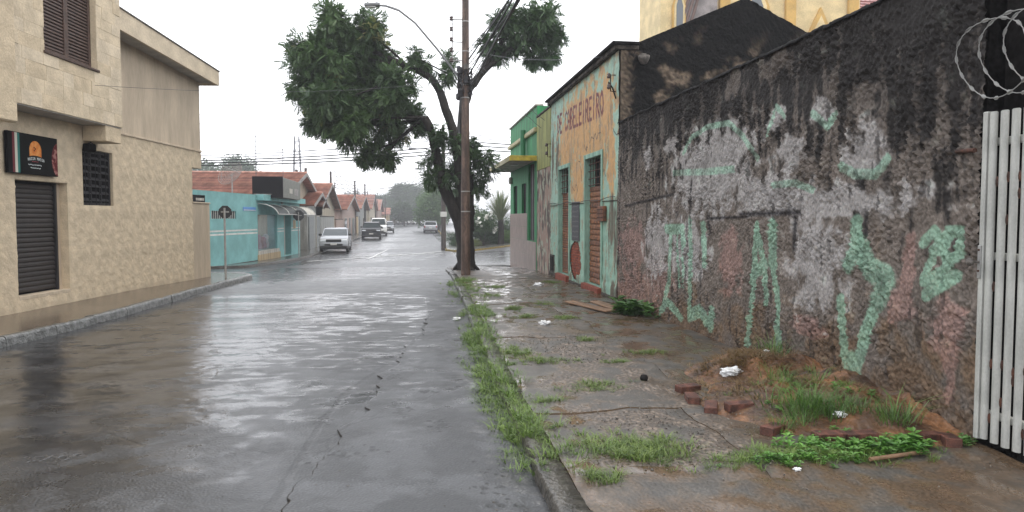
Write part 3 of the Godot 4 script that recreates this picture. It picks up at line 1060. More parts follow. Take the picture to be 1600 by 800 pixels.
func build_ground() -> void:
	noise_k = noise(3, 1.0, 2)
	und = noise(7, 0.55, 3)
	grain = noise(17, 8.5, 2)
	und2 = noise(8, 0.5, 3)
	# far terrain to the horizon
	var mb := MB.new()
	var pts := PackedVector3Array()
	var rs := [0.0, 60.0, 120.0, 200.0, 300.0, 450.0, 700.0, 1200.0]
	for r in rs:
		for k in 49:
			var a: float = TAU * k / 48.0
			var p = Vector2(cos(a), sin(a)) * r
			var hy = -1.4 + (0.0 if r < 250.0 else (r - 250.0) * 0.012)
			pts.append(Vector3(p.x, hy, p.y))
	mb.sheet(49, rs.size(), pts, PackedVector2Array(), Vector3.UP)
	struct(mb, "ground", M.earth)
	# asphalt
	var xs := PackedFloat32Array([-70, -45, -30, -20, -14, -11, -9, -7.5, -6.6])
	xs.append_array(steps(-6.2, -5.1, 0.1))
	xs.append_array(steps(-5.05, 1.0, 0.045))
	xs.append_array(steps(1.1, 4.2, 0.1))
	xs.append_array(PackedFloat32Array([4.6, 5.2, 6, 7, 8.5, 10, 13, 17, 22, 30, 45, 70]))
	var zs := PackedFloat32Array([14.0, 8.0, 4.0, 1.5])
	zs.append_array(PackedFloat32Array([0.0, -1.0, -2.0]))
	zs.append_array(down(-2.5, -10.0, 0.045))
	zs.append_array(down(-10.1, -34.0, 0.12))
	zs.append_array(down(-34.3, -52.0, 0.3))
	zs.append_array(down(-53.0, -90.0, 1.0))
	zs.append_array(down(-94.0, -320.0, 6.0))
	pts = PackedVector3Array()
	var uvs := PackedVector2Array()
	for z in zs:
		for x in xs:
			pts.append(Vector3(x, road_y(x, z), z))
			uvs.append(Vector2((x + 5.6) / ROAD_U, -z / ROAD_V))
	mb = MB.new()
	mb.sheet(xs.size(), zs.size(), pts, uvs, Vector3.UP)
	struct(mb, "road", M.asphalt)

	# newer asphalt laid over the right lane, a ragged step above the old surface
	var pz := down(-2.0, -12.6, 0.05)
	pts = PackedVector3Array()
	uvs = PackedVector2Array()
	for z in pz:
		var sx := lerpf(-0.9, 0.28, clampf((-z - 2.5) / 9.5, 0, 1)) + und2.get_noise_2d(z * 6.0, 3.0) * 0.06 + und.get_noise_2d(z * 1.3, 8.0) * 0.12
		for i in 29:
			var x := sx if i < 2 else lerpf(sx + 0.012, 0.62, (i - 2) / 26.0)
			var y := road_y(x, z) + (-0.004 if i == 0 else 0.014 * clampf((0.70 - x) * 6.0, 0.0, 1.0)) - 0.012 * clampf((-11.9 - z) * 1.5, 0, 1)
			pts.append(Vector3(x, y, z))
			uvs.append(Vector2((x + 5.6) / ROAD_U, -z / ROAD_V))
	mb = MB.new()
	mb.sheet(29, pz.size(), pts, uvs, Vector3.UP)
	struct(mb, "asphalt_patch", M.asphalt)

	# left pavement and kerb, turning the corner into the side street
	var kl := smooth_line([Vector2(-6.35, 8), Vector2(-5.9, 0), Vector2(-5.35, -6.5), Vector2(-5.03, -9.72), Vector2(-4.85, -11), Vector2(-4.66, -13), Vector2(-4.54, -15.9), Vector2(-4.36, -19.4), Vector2(-4.36, -20.7), Vector2(-4.6, -21.7), Vector2(-5.2, -22.4), Vector2(-6.2, -22.8), Vector2(-9, -23.2), Vector2(-24, -24.5)], 120)
	var il := []
	for p in kl:
		var z := maxf(p.y + 1.0, -20.6)
		il.append(Vector2(minf(-6.25 + 0.11 * (-11.6 - z), p.x - 0.05) - 0.5 if p.x > -7 else p.x, minf(p.y, -0.0) if p.y > -19 else (-20.2 if p.x < -5 else p.y + 0.2)))
	var ol := []
	for k in kl.size():
		var p: Vector2 = kl[k]
		var d: Vector2 = (kl[mini(k + 1, kl.size() - 1)] - kl[maxi(k - 1, 0)]).normalized()
		ol.append(p + Vector2(d.y, -d.x) * 0.05 * 1.0)
		if p.y > -19.0:
			il[k] = Vector2(-6.25 + 0.11 * (-11.6 - p.y) - 0.3, p.y)
		else:
			il[k] = Vector2(minf(p.x - 0.3, -5.75), maxf(p.y + 0.6, -19.6))
	strip(il, ol, 12, 0.118, "pavement_left", M.wet_pavement, "wet brown pavement below the beige corner building")
	kerb(kl, "kerb_left", M.kerb_paint, 1.0, 1.0, 0.16, 0.13, "worn white kerb of the left pavement", 0.008)

	# far left pavement past the side street
	var kf := smooth_line([Vector2(-26, -28.9), Vector2(-12, -30.1), Vector2(-9.2, -30.4), Vector2(-7.9, -30.9), Vector2(-7.0, -32.2), Vector2(-6.3, -36), Vector2(-5.75, -42), Vector2(-5.7, -50), Vector2(-5.5, -70), Vector2(-5.2, -110), Vector2(-4.6, -180)], 110)
	var fi := []
	for p in kf:
		if p.x < -7.95:
			fi.append(Vector2(p.x - 0.2, p.y - 1.3))
		else:
			fi.append(Vector2(p.x - 2.4, p.y - 0.6))
	strip(fi, kf, 6, 0.108, "pavement_far_left", M.wet_pavement_grey, "wet grey pavement in front of the row of houses")
	kerb(kf, "kerb_far_left", M.kerb_concrete, 1.2, 1.0, 0.14, 0.12, "grey kerb in front of the row of houses", 0.006)

	# right far corner with the garden
	var kr := smooth_line([Vector2(4.4, -190), Vector2(3.8, -120), Vector2(3.2, -80), Vector2(2.5, -60), Vector2(2.15, -50.5), Vector2(2.35, -48.6), Vector2(3.1, -48.2), Vector2(5.4, -50.8), Vector2(12, -60), Vector2(40, -96)], 100)
	var ri := []
	for k in kr.size():
		var p: Vector2 = kr[k]
		if p.y < -62.0 and k < 60:
			ri.append(p + Vector2(2.6, 0.0))
		else:
			ri.append(Vector2(maxf(p.x + 0.3, 5.1), minf(p.y - 2.2, -53.0 - maxf(0, p.x - 3) * 1.2)))
	strip(ri, kr, 6, 0.11, "pavement_far_right", M.wet_pavement_grey, "wet pavement round the garden corner")
	kerb(kr, "kerb_far_right", M.kerb_yellow, 1.2, 1.0, 0.14, 0.12, "faded yellow kerb round the garden corner", 0.006)

	# road markings at the crossing
	for s in [[[Vector2(-5.2, -37.5), Vector2(-3.0, -41.0), Vector2(-0.2, -45.0), Vector2(2.0, -49.0)], 0.3], [[Vector2(-2.4, -39.6), Vector2(-1.75, -52.0)], 0.12], [[Vector2(-9.0, -24.6), Vector2(-6.3, -24.2)], 0.25]]:
		var l := smooth_line(s[0], 24)
		mark(l, s[1])
	for k in 9:
		var x := -3.4 + k * 0.62
		mark([Vector2(x, -43.0 - 0.35 * k), Vector2(x + 0.34, -43.3 - 0.35 * k)], 0.3)
	for k in 3:
		mark([Vector2(4.6 + k * 2.4, -40.5 - k * 2.6), Vector2(5.9 + k * 2.4, -41.9 - k * 2.6)], 0.12)

func road_y(x: float, z: float) -> float:
	var u := 0.0
	if x > -6.6 and x < 4.4:
		u = und.get_noise_2d(x * 0.5, z * 1.5) * 0.015 + und2.get_noise_2d(x * 2.2, z * 5.5) * 0.0045
		if z > -12.0:
			# coarse stone grain and ravelled spots
			u += grain.get_noise_2d(x, z) * 0.006 * clampf((z + 12.0) * 0.5, 0, 1) * clampf(0.5 + und.get_noise_2d(x * 1.4 + 20.0, z * 1.4) * 1.6, 0.1, 1.3)
		u -= 0.02 * clampf(1.0 - absf(x - 0.75) / 0.5, 0, 1) * (1.0 if z > -22 else 0.0)
	return gy(x, z) + u

func mark(l: Array, wid: float) -> void:
	var pts := PackedVector3Array()
	for k in l.size():
		var d: Vector2 = (l[mini(k + 1, l.size() - 1)] - l[maxi(k - 1, 0)]).normalized()
		for s in [-0.5, 0.5]:
			var p: Vector2 = l[k] + Vector2(-d.y, d.x) * wid * s
			pts.append(Vector3(p.x, gy(p.x, p.y) + 0.018, p.y))
	var mb := MB.new()
	mb.sheet(2, l.size(), pts, PackedVector2Array(), Vector3.UP)
	struct(mb, "road_marking", M.road_paint)

func down(a: float, b: float, step: float) -> PackedFloat32Array:
	var r := PackedFloat32Array()
	var k := maxi(1, roundi((a - b) / step))
	for i in k + 1:
		r.append(lerpf(a, b, float(i) / k))
	return r

const KERB_R := [[0.80, -1.0], [0.76, -4.2], [0.77, -6.0], [0.79, -8.0], [0.88, -11.5], [0.96, -15.0], [1.05, -20.0], [1.08, -22.5], [1.15, -26.0], [1.45, -28.8], [2.2, -30.6], [3.5, -31.6], [6.0, -33.5], [14.0, -41.0]]
func kerb_x(z: float) -> float:
	for k in KERB_R.size() - 1:
		if z <= KERB_R[k][1] and z > KERB_R[k + 1][1]:
			return lerpf(KERB_R[k][0], KERB_R[k + 1][0], (z - KERB_R[k][1]) / (KERB_R[k + 1][1] - KERB_R[k][1]))
	return 0.8

# the broken right pavement: slabs of different tilt with open joints
func pave_y(x: float, z: float) -> float:
	var y := 0.085 + und.get_noise_2d(x * 1.3, z * 1.3) * 0.03 + und2.get_noise_2d(x * 4.0, z * 4.0) * 0.010
	if z > -4.3:
		y -= 0.03 * clampf((z + 4.3) / 0.4, 0, 1)
	return y + gy(x, z)

func build_right_pavement() -> void:
	var line := []
	for p in KERB_R:
		line.append(Vector2(p[0], p[1]))
	line.reverse()
	kerb(smooth_line(line, 90), "kerb_right", M.kerb_concrete, 0.9, 1.0, 0.17, 0.08, "broken grey kerb stones beside the weedy pavement", 0.022)
	var root := Node3D.new()
	root.name = numbered("pavement_right")
	add_child(root, true)
	meta(root, "broken muddy concrete pavement beside the graffiti wall", "", "", "structure")
	var q := RandomNumberGenerator.new()
	q.seed = 31
	var cuts := [-1.0, -4.02, -5.6, -7.5, -9.3, -11.0, -12.9, -14.6, -16.6, -18.8, -20.9, -23.0, -25.4, -28.6]
	for k in cuts.size() - 1:
		var z0: float = cuts[k]
		var z1: float = cuts[k + 1]
		var split := 0.45 + q.randf_range(-0.12, 0.12)
		var bands := [[0.0, split], [split, 1.0]] if k % 3 else ([[0.0, 1.0]] if k else [[0.0, 0.445], [0.445, 1.0]])
		for b in bands:
			var tx := q.randf_range(-0.02, 0.02) * (1.0 if k > 1 else 0.1)
			var tz := q.randf_range(-0.005, 0.005)
			var ty := q.randf_range(-0.008, 0.006) * (1.0 if k > 1 else 0.2)
			var gap := 0.002
			var zz := down(z0 - gap, z1 + gap, 0.07)
			var nx := 22 if b[1] - b[0] < 0.9 else 44
			var pts := PackedVector3Array()
			var uvs := PackedVector2Array()
			for z in zz:
				var x0 := kerb_x(z) + 0.16
				var x1 := 3.78
				for i in nx + 1:
					var t: float = lerpf(b[0], b[1], float(i) / nx)
					var x := lerpf(x0, x1, t)
					x += gap * (1.0 if i == 0 and b[0] > 0.01 else (-1.0 if i == nx and b[1] < 0.99 else 0.0))
					x += und2.get_noise_2d(z * 2.5, z0) * 0.05 * (1.0 if (i == 0 and b[0] > 0.01) or (i == nx and b[1] < 0.99) else 0.0)
					var zw: float = z
					if z == zz[0] or z == zz[zz.size() - 1]:
						zw += und2.get_noise_2d(x * 2.5, z0 if z == zz[0] else z1) * 0.07
					var y := pave_y(x, zw) + ty + tx * (t - 0.5) + tz * (z - z0)
					var eb := minf(minf(zz[0] - z, z - zz[zz.size() - 1]), minf(float(i), float(nx - i)) * 0.06)
					if eb < 0.02: y -= 0.003 + 0.010 * clampf(und.get_noise_2d(x * 2.0, z * 2.0 + 50.0) * 3.0, 0, 1)
					pts.append(Vector3(x, y, zw))
					uvs.append(Vector2((x - PX0) / (PX1 - PX0), (zw - PZ0) / (PZ1 - PZ0)))
			var mb := MB.new()
			mb.sheet(nx + 1, zz.size(), pts, uvs, Vector3.UP)
			# skirt down into the joint
			var w := nx + 1
			for e in [[0, w - 1, 1], [(zz.size() - 1) * w, zz.size() * w - 1, 1], [0, (zz.size() - 1) * w, w], [w - 1, zz.size() * w - 1, w]]:
				for j in range(e[0], e[1], e[2]):
					var a := pts[j]
					var c := pts[j + e[2]]
					mb.poly([a, c, c - Vector3(0, 0.1, 0), a - Vector3(0, 0.1, 0)], a - (pts[0] + pts[pts.size() - 1]) / 2.0)
			part(mb, "slab", M.pavement, root)
	# soil under the joints and out to the far corner
	var pts := PackedVector3Array()
	var zz := down(-1.0, -28.6, 0.6)
	for z in zz:
		for t in [0.0, 1.0]:
			pts.append(Vector3(lerpf(kerb_x(z) + 0.1, 3.9, t), gy(2, z) + 0.02, z))
	var mb := MB.new()
	mb.sheet(2, zz.size(), pts, PackedVector2Array(), Vector3.UP)
	part(mb, "bedding", M.earth, root)
	# corner piece beyond the green building
	var cl := smooth_line([Vector2(1.15, -26.0), Vector2(1.45, -28.8), Vector2(2.2, -30.6), Vector2(3.5, -31.6), Vector2(6.0, -33.5), Vector2(14.0, -41.0)], 40)
	var inn := []
	var out := []
	for p in cl:
		if p.y < -28.3:
			out.append(p + Vector2(0.1, 0.1))
			inn.append(Vector2(maxf(3.9, p.x), -28.5 if p.x < 4.5 else p.y + 4.2))
	strip(inn, out, 8, 0.1, "pavement_corner", M.wet_pavement_grey, "wet pavement corner past the green building")

# ------------------------------------------------------------------ beige corner building
func slat_mesh(l: float, h: float, d: float) -> ArrayMesh:
	# a shutter slat: bowed outward, lip at the foot; along x, outward z
	var mb := MB.new()
	var prof := [Vector2(0, 0), Vector2(d * 0.55, 0.0), Vector2(d, h * 0.22), Vector2(d * 0.9, h * 0.6), Vector2(d * 0.3, h * 0.97), Vector2(0, h * 0.97)]
	for k in prof.size() - 1:
		var a: Vector2 = prof[k]
		var b: Vector2 = prof[k + 1]
		mb.poly([Vector3(0, a.y, a.x), Vector3(l, a.y, a.x), Vector3(l, b.y, b.x), Vector3(0, b.y, b.x)], Vector3(0, a.x - b.x, b.y - a.y + 0.001))
	for x in [0.0, l]:
		var e := []
		for p in prof:
			e.append(Vector3(x, p.y, p.x))
		mb.poly(e, Vector3(x - 0.01, 0, 0))
	return mb.mesh()

func build_left_building() -> void:
	var A := Vector3(-6.25, 0, -11.6)
	var turn := deg_to_rad(-6.309)
	var o := thing("corner_building", "beige two-storey corner building with rough stone ground floor and projecting upper block", "building", A, turn)
	# local frame: x along the street (u), y up, z outward to the street
	var fr := Transform3D(Basis(Vector3(0, 0, -1), Vector3.UP, Vector3(1, 0, 0)), Vector3.ZERO)
	var door := Rect2(0.87, 0.36, 1.41, 1.85)
	var win := Rect2(2.78, 1.84, 1.06, 1.03)
	var ns := noise(61, 5.2, 2, FastNoiseLite.TYPE_CELLULAR)
	var nb := noise(62, 2.2, 3)
	var nf := noise(63, 17.0, 3)
	var rough := func(u: float, y: float) -> float:
		var w := nf.get_noise_2d(u * 0.3, y * 0.3) * 0.12
		return 0.01 + 0.62 * (0.010 * nb.get_noise_2d(u * 1.6 + w, y * 4.0) + 0.010 * (ns.get_noise_2d(u * 1.1 + w, y * 2.4 + w) + 0.5) + 0.010 * nf.get_noise_2d(u, y * 1.6) + 0.03 * maxf(0.0, nb.get_noise_2d(u * 3.2 + 7.0, y * 9.0) - 0.1))
	var mb := MB.new()
	wall_front(mb, fr, steps(-0.6, 7.62, 0.033, [door.position.x, door.end.x, win.position.x, win.end.x]), steps(-0.05, 3.28, 0.033, [door.position.y, door.end.y, win.position.y, win.end.y]), [door, win], rough)
	mb.box(Vector3(-0.3, -0.05, 0.6), Vector3(-0.002, 3.28, 9.0))
	reveal(mb, fr, door, 0.22)
	reveal(mb, fr, win, 0.14)
	wall_front(mb, fr, steps(7.62, 8.2, 0.035), steps(2.86, 3.28, 0.035), [], rough)
	mb.poly([Vector3(0.01, 2.86, -7.62), Vector3(0.01, 2.86, -8.2), Vector3(-8, 2.86, -8.2), Vector3(-8, 2.86, -7.62)], Vector3.DOWN)
	part(mb, "ground_floor_wall", M.stone_beige, o)
	mb = MB.new()
	mb.box(Vector3(-8, -0.05, -7.60), Vector3(-0.25, 2.86, -4.2))
	mb.box(Vector3(-8, -0.05, -4.2), Vector3(-0.35, 2.86, 9.0))
	mb.box(Vector3(-8, 2.862, -8.19), Vector3(-0.30, 3.26, 9.0))
	part(mb, "inner_wall", M.plaster_beige, o)
	bx(o, "upper_wall", M.plaster_beige, Vector3(-8, 3.30, -8.2), Vector3(0, 5.24, 9.0))
	bx(o, "ledge", M.plaster_beige, Vector3(-7.9, 3.27, -8.215), Vector3(0.035, 3.315, -3.36), 0.008)
	# upper block that stands out over the street
	var uw := Rect2(0.98, 4.22, 1.53, 1.6)
	mb = MB.new()
	var f2 := Transform3D(fr.basis, Vector3(0.45, 0, 0))
	wall_front(mb, f2, PackedFloat32Array([-0.6, uw.position.x, uw.end.x, 3.35]), PackedFloat32Array([3.3, uw.position.y, uw.end.y, 6.4]), [uw], no_relief)
	reveal(mb, f2, uw, 0.16)
	mb.poly([Vector3(0.45, 3.3, -3.35), Vector3(0.45, 6.4, -3.35), Vector3(0.0, 6.4, -3.35), Vector3(0.0, 3.3, -3.35)], Vector3(0, 0, -1))
	mb.poly([Vector3(0.45, 6.4, -3.35), Vector3(0.45, 6.4, 9), Vector3(-8, 6.4, 9), Vector3(-8, 6.4, -3.35)], Vector3.UP)
	mb.box(Vector3(-8, 5.25, -3.3), Vector3(0.28, 6.38, 9.0))
	mb.box(Vector3(0.1, 3.5, 0.62), Vector3(0.449, 6.39, 9.0))
	part(mb, "projecting_block", M.tile_beige, o)
	bx(o, "block_soffit", M.soffit, Vector3(0.0, 3.285, -3.34), Vector3(0.44, 3.299, 9.0))
	bx(o, "support_beam", M.tile_beige_b, Vector3(0.02, 3.0, -3.33), Vector3(0.44, 3.284, -2.78), 0.01)
	bx(o, "support_beam", M.tile_beige, Vector3(0.02, 3.02, -0.26), Vector3(0.445, 3.284, 9.0), 0.01)
	bx(o, "pier", M.tile_beige_b, Vector3(0.451, 2.98, -0.06), Vector3(0.60, 6.4, 3.0), 0.02)
	# stone facing: individual tiles
	var q := RandomNumberGenerator.new()
	q.seed = 4
	var tm := []
	for k in 4:
		var b := MB.new()
		b.box(Vector3(-0.5, -0.5, 0), Vector3(0.5, 0.5, 1), 0.012)
		tm.append(b.mesh())
	var y := 3.305
	var block := o.get_node("projecting_block")
	while y < 5.95:
		var h := q.randf_range(0.17, 0.24)
		var u := -0.55 + q.randf_range(0, 0.2)
		if u > -0.06: u = -0.1
		while u < 3.34:
			var l := q.randf_range(0.26, 0.6)
			if u + l > 3.2: l = 3.345 - u
			var r := Rect2(u, y, l, h)
			var bits := [r]
			if r.intersects(uw):
				bits = []
				if r.position.x < uw.position.x: bits.append(Rect2(r.position.x, y, uw.position.x - r.position.x, h))
				if r.end.x > uw.end.x: bits.append(Rect2(uw.end.x, y, r.end.x - uw.end.x, h))
				if r.position.y < uw.position.y and uw.position.y - y > 0.02:
					var x0 := maxf(r.position.x, uw.position.x)
					bits.append(Rect2(x0, y, minf(r.end.x, uw.end.x) - x0, uw.position.y - y))
			for b in bits:
				if b.size.x < 0.03 or b.size.y < 0.03: continue
				var th := q.randf_range(0.006, 0.014)
				var t := Transform3D(Basis(Vector3(0, 0, -(b.size.x - 0.002)), Vector3(0, b.size.y - 0.002, 0), Vector3(th, 0, 0)).rotated(Vector3.UP, q.randf_range(-0.006, 0.006)), Vector3(0.4505, b.get_center().y, -b.get_center().x))
				piece(tm[q.randi() % 4], "stone_tile", [M.tile_beige, M.tile_beige_b, M.tile_beige_c, M.tile_beige][q.randi() % 4], block, t)
			u += l
		y += h
	# upper window: brown slatted shutters
	var w := Node3D.new()
	w.name = "window"
	o.add_child(w, true)
	w.position = Vector3(0.45 - 0.13, 0, 0)
	mb = MB.new()
	for u in [0.985, 1.70, 1.755, 2.44]:
		mb.box(Vector3(-0.02, 4.23, -u - 0.065), Vector3(0.04, 5.8, -u), 0.006)
	for yy in [4.23, 5.74]:
		mb.box(Vector3(-0.021, yy, -2.5), Vector3(0.039, yy + 0.07, -0.99), 0.006)
	part(mb, "shutter_frame", M.brown_shutter, w)
	bx(w, "shutter_back", M.black, Vector3(-0.04, 4.24, -2.5), Vector3(-0.022, 5.8, -0.99))
	var sl := slat_mesh(0.66, 0.05, 0.03)
	for leaf in [1.05, 1.79]:
		var yy := 4.31
		while yy < 5.7:
			piece(sl, "slat", M.brown_shutter, w, Transform3D(Basis(Vector3(0, 0, -1), Vector3.UP, Vector3(1, 0, 0)), Vector3(-0.005, yy, -leaf)))
			yy += 0.056
	bx(o, "window_sill", M.brown_shutter, Vector3(0.3, 4.18, -2.55), Vector3(0.49, 4.222, -0.95), 0.006)
	# street door: dark rolling shutter
	var d := Node3D.new()
	d.name = "rolling_shutter"
	o.add_child(d, true)
	sl = slat_mesh(1.22, 0.078, 0.022)
	var yy := 0.40
	while yy < 2.16:
		piece(sl, "slat", M.dark_shutter, d, Transform3D(Basis(Vector3(0, 0, -1), Vector3.UP, Vector3(1, 0, 0)), Vector3(-0.15, yy, -0.875)))
		yy += 0.08
	bx(o, "shutter_rail", M.dark_iron, Vector3(-0.17, 0.365, -2.12), Vector3(-0.09, 2.2, -2.07), 0.005)
	bx(o, "door_back", M.black, Vector3(-0.24, 0.36, -2.29), Vector3(-0.19, 2.22, -0.86))
	bx(o, "jamb", M.plaster_beige, Vector3(-0.2, 0.362, -2.279), Vector3(-0.14, 2.205, -2.125))
	bx(o, "door_step", M.plaster_beige, Vector3(-0.2, 0.30, -2.27), Vector3(0.015, 0.362, -0.875), 0.006)
	# barred louvre window
	var lw := Node3D.new()
	lw.name = "louvre_window"
	o.add_child(lw, true)
	bx(lw, "back", M.black, Vector3(-0.16, 1.83, -3.85), Vector3(-0.12, 2.88, -2.77))
	mb = MB.new()
	for u in [2.785, 3.13, 3.48, 3.80]:
		mb.box(Vector3(-0.11, 1.85, -u - 0.035), Vector3(-0.05, 2.86, -u), 0.004)
	mb.box(Vector3(-0.112, 1.845, -3.835), Vector3(-0.052, 1.89, -2.79))
	mb.box(Vector3(-0.112, 2.82, -3.835), Vector3(-0.052, 2.865, -2.79))
	part(mb, "frame", M.dark_iron, lw)
	for c in [2.82, 3.165, 3.515]:
		for r in 7:
			var b := MB.new()
			b.xf = Transform3D(Basis(Vector3(0, 0, 1), deg_to_rad(-38)), Vector3(-0.08, 1.95 + r * 0.13, 0))
			b.box(Vector3(-0.045, -0.004, -c - 0.31), Vector3(0.045, 0.004, -c))
			part(b, "louvre", M.dark_iron, lw)
	for u in [2.9, 3.02, 3.25, 3.37, 3.6, 3.72]:
		var b := MB.new()
		b.tube([Vector3(-0.02, 1.85, -u), Vector3(-0.02, 2.86, -u)], 0.008, 6)
		part(b, "bar", M.dark_iron, lw)
	# lamp box above the window's corner
	mb = mbox(Vector3(0.0, 2.82, -2.98), Vector3(0.16, 2.96, -2.78), 0.02)
	mb.tube([Vector3(0.0, 2.94, -2.9), Vector3(0.1, 2.99, -2.9), Vector3(0.14, 2.95, -2.9)], 0.012, 6)
	part(mb, "flood_lamp", M.black, o)
	# roof eave
	mb = MB.new()
	mb.prism(PackedVector2Array([Vector2(3.352, 5.15), Vector2(8.36, 4.98), Vector2(8.36, 5.33), Vector2(3.352, 5.54)]), Transform3D(fr.basis, Vector3(0.40, 0, 0)), 0.05)
	mb.prism(PackedVector2Array([Vector2(-0.40, 4.98), Vector2(8, 4.98), Vector2(8, 5.33), Vector2(-0.40, 5.33)]), Transform3D(Basis(Vector3(-1, 0, 0), Vector3.UP, Vector3(0, 0, 1)), Vector3(0, 0, -8.36)), 0.05)
	part(mb, "fascia", M.tile_beige_c, o)
	mb = MB.new()
	mb.prism(PackedVector2Array([Vector2(3.352, 5.20), Vector2(8.32, 5.03), Vector2(8.32, 5.06), Vector2(3.352, 5.24)]), Transform3D(fr.basis, Vector3(-7.9, 0, 0)), 8.299)
	part(mb, "soffit", M.soffit, o)
	mb = MB.new()
	mb.prism(PackedVector2Array([Vector2(3.352, 5.542), Vector2(8.38, 5.332), Vector2(8.38, 5.36), Vector2(3.352, 5.57)]), Transform3D(fr.basis, Vector3(-8, 0, 0)), 8.47)
	part(mb, "roof_edge", M.gutter_metal, o)

	# printed board
	var s := thing("pizzeria_sign", "black pizzeria board with tricolour stripes and arched orange emblem above the rolling shutter", "sign", A + Vector3(0.03, 2.3, 0).rotated(Vector3.UP, turn), turn)
	bx(s, "frame", M.black, Vector3(0, 0, -1.88), Vector3(0.055, 0.64, -0.6), 0.006)
	mb = MB.new()
	mb.quad_uv([Vector3(0.058, 0.012, -0.612), Vector3(0.058, 0.012, -1.868), Vector3(0.058, 0.628, -1.868), Vector3(0.058, 0.628, -0.612)], Vector3.RIGHT, 0, 0, 1, 1)
	part(mb, "print", M.board_print, s)

	# lower yard wall continuing the facade
	var yw := thing("yard_wall", "plain smooth beige yard wall at the far end of the corner building", "wall", A, turn)
	bx(yw, "wall", M.plaster_beige, Vector3(-0.18, -0.2, -8.72), Vector3(0.0, 1.97, -7.63), 0.01)
	bx(yw, "wall_return", M.plaster_beige, Vector3(-7.0, -0.3, -8.71), Vector3(-0.182, 1.96, -8.55), 0.01)
	bx(yw, "coping", M.plaster_beige, Vector3(-0.2, 1.971, -8.74), Vector3(0.02, 2.01, -7.63), 0.008)

func stop_sign(at: Vector3, h: float, r: float, label: String, turn: float) -> void:
	var s := thing("stop_sign", label, "road sign", at, turn, "road signs seen from behind")
	var mb := MB.new()
	mb.tube([Vector3(0, -0.2, 0), Vector3(0, h + r * 0.6, 0)], 0.028, 8)
	part(mb, "post", M.galvanised, s)
	mb = MB.new()
	var oct := PackedVector2Array()
	for k in 8:
		oct.append(Vector2.from_angle(TAU * (k + 0.5) / 8) * r)
	mb.prism(oct, Transform3D(Basis(), Vector3(0, h, -0.05)), 0.012)
	part(mb, "plate", M.sign_back, s)
	bx(s, "bracket", M.galvanised, Vector3(-r * 0.6, h - 0.02, -0.038), Vector3(r * 0.6, h + 0.02, -0.028))

# ------------------------------------------------------------------ teal shop and the houses behind it
func tiled_slope(mb: MB, a: Vector3, b: Vector3, c: Vector3, d: Vector3, rows: int, cols: int, lift := 0.015) -> void:
	# a..b is the ridge, d..c the eave; courses step down, barrels ripple across
	var up := (b - a).cross(d - a).normalized()
	if up.y < 0: up = -up
	var tone := RandomNumberGenerator.new()
	tone.seed = rows * 7 + cols
	for r in rows:
		var tv := tone.randf_range(0.62, 1.08)
		mb.col = Color(tv, tv * tone.randf_range(0.94, 1.0), tv * tone.randf_range(0.9, 1.0))
		var t0 := float(r) / rows
		var t1 := float(r + 1) / rows
		var pts := PackedVector3Array()
		for t in [t0, t1]:
			for k in cols * 2 + 1:
				var s := float(k) / (cols * 2)
				var p := a.lerp(b, s).lerp(d.lerp(c, s), t)
				pts.append(p + up * ((lift if k % 2 else lift * 0.25) + (0.10 if t == t1 else 0.0)))
		mb.sheet(cols * 2 + 1, 2, pts, PackedVector2Array(), up)
		var p0 := a.lerp(d, t1)
		var p1 := b.lerp(c, t1)
		mb.poly([p0 + up * 0.105, p1 + up * 0.105, p1, p0], (d - a))

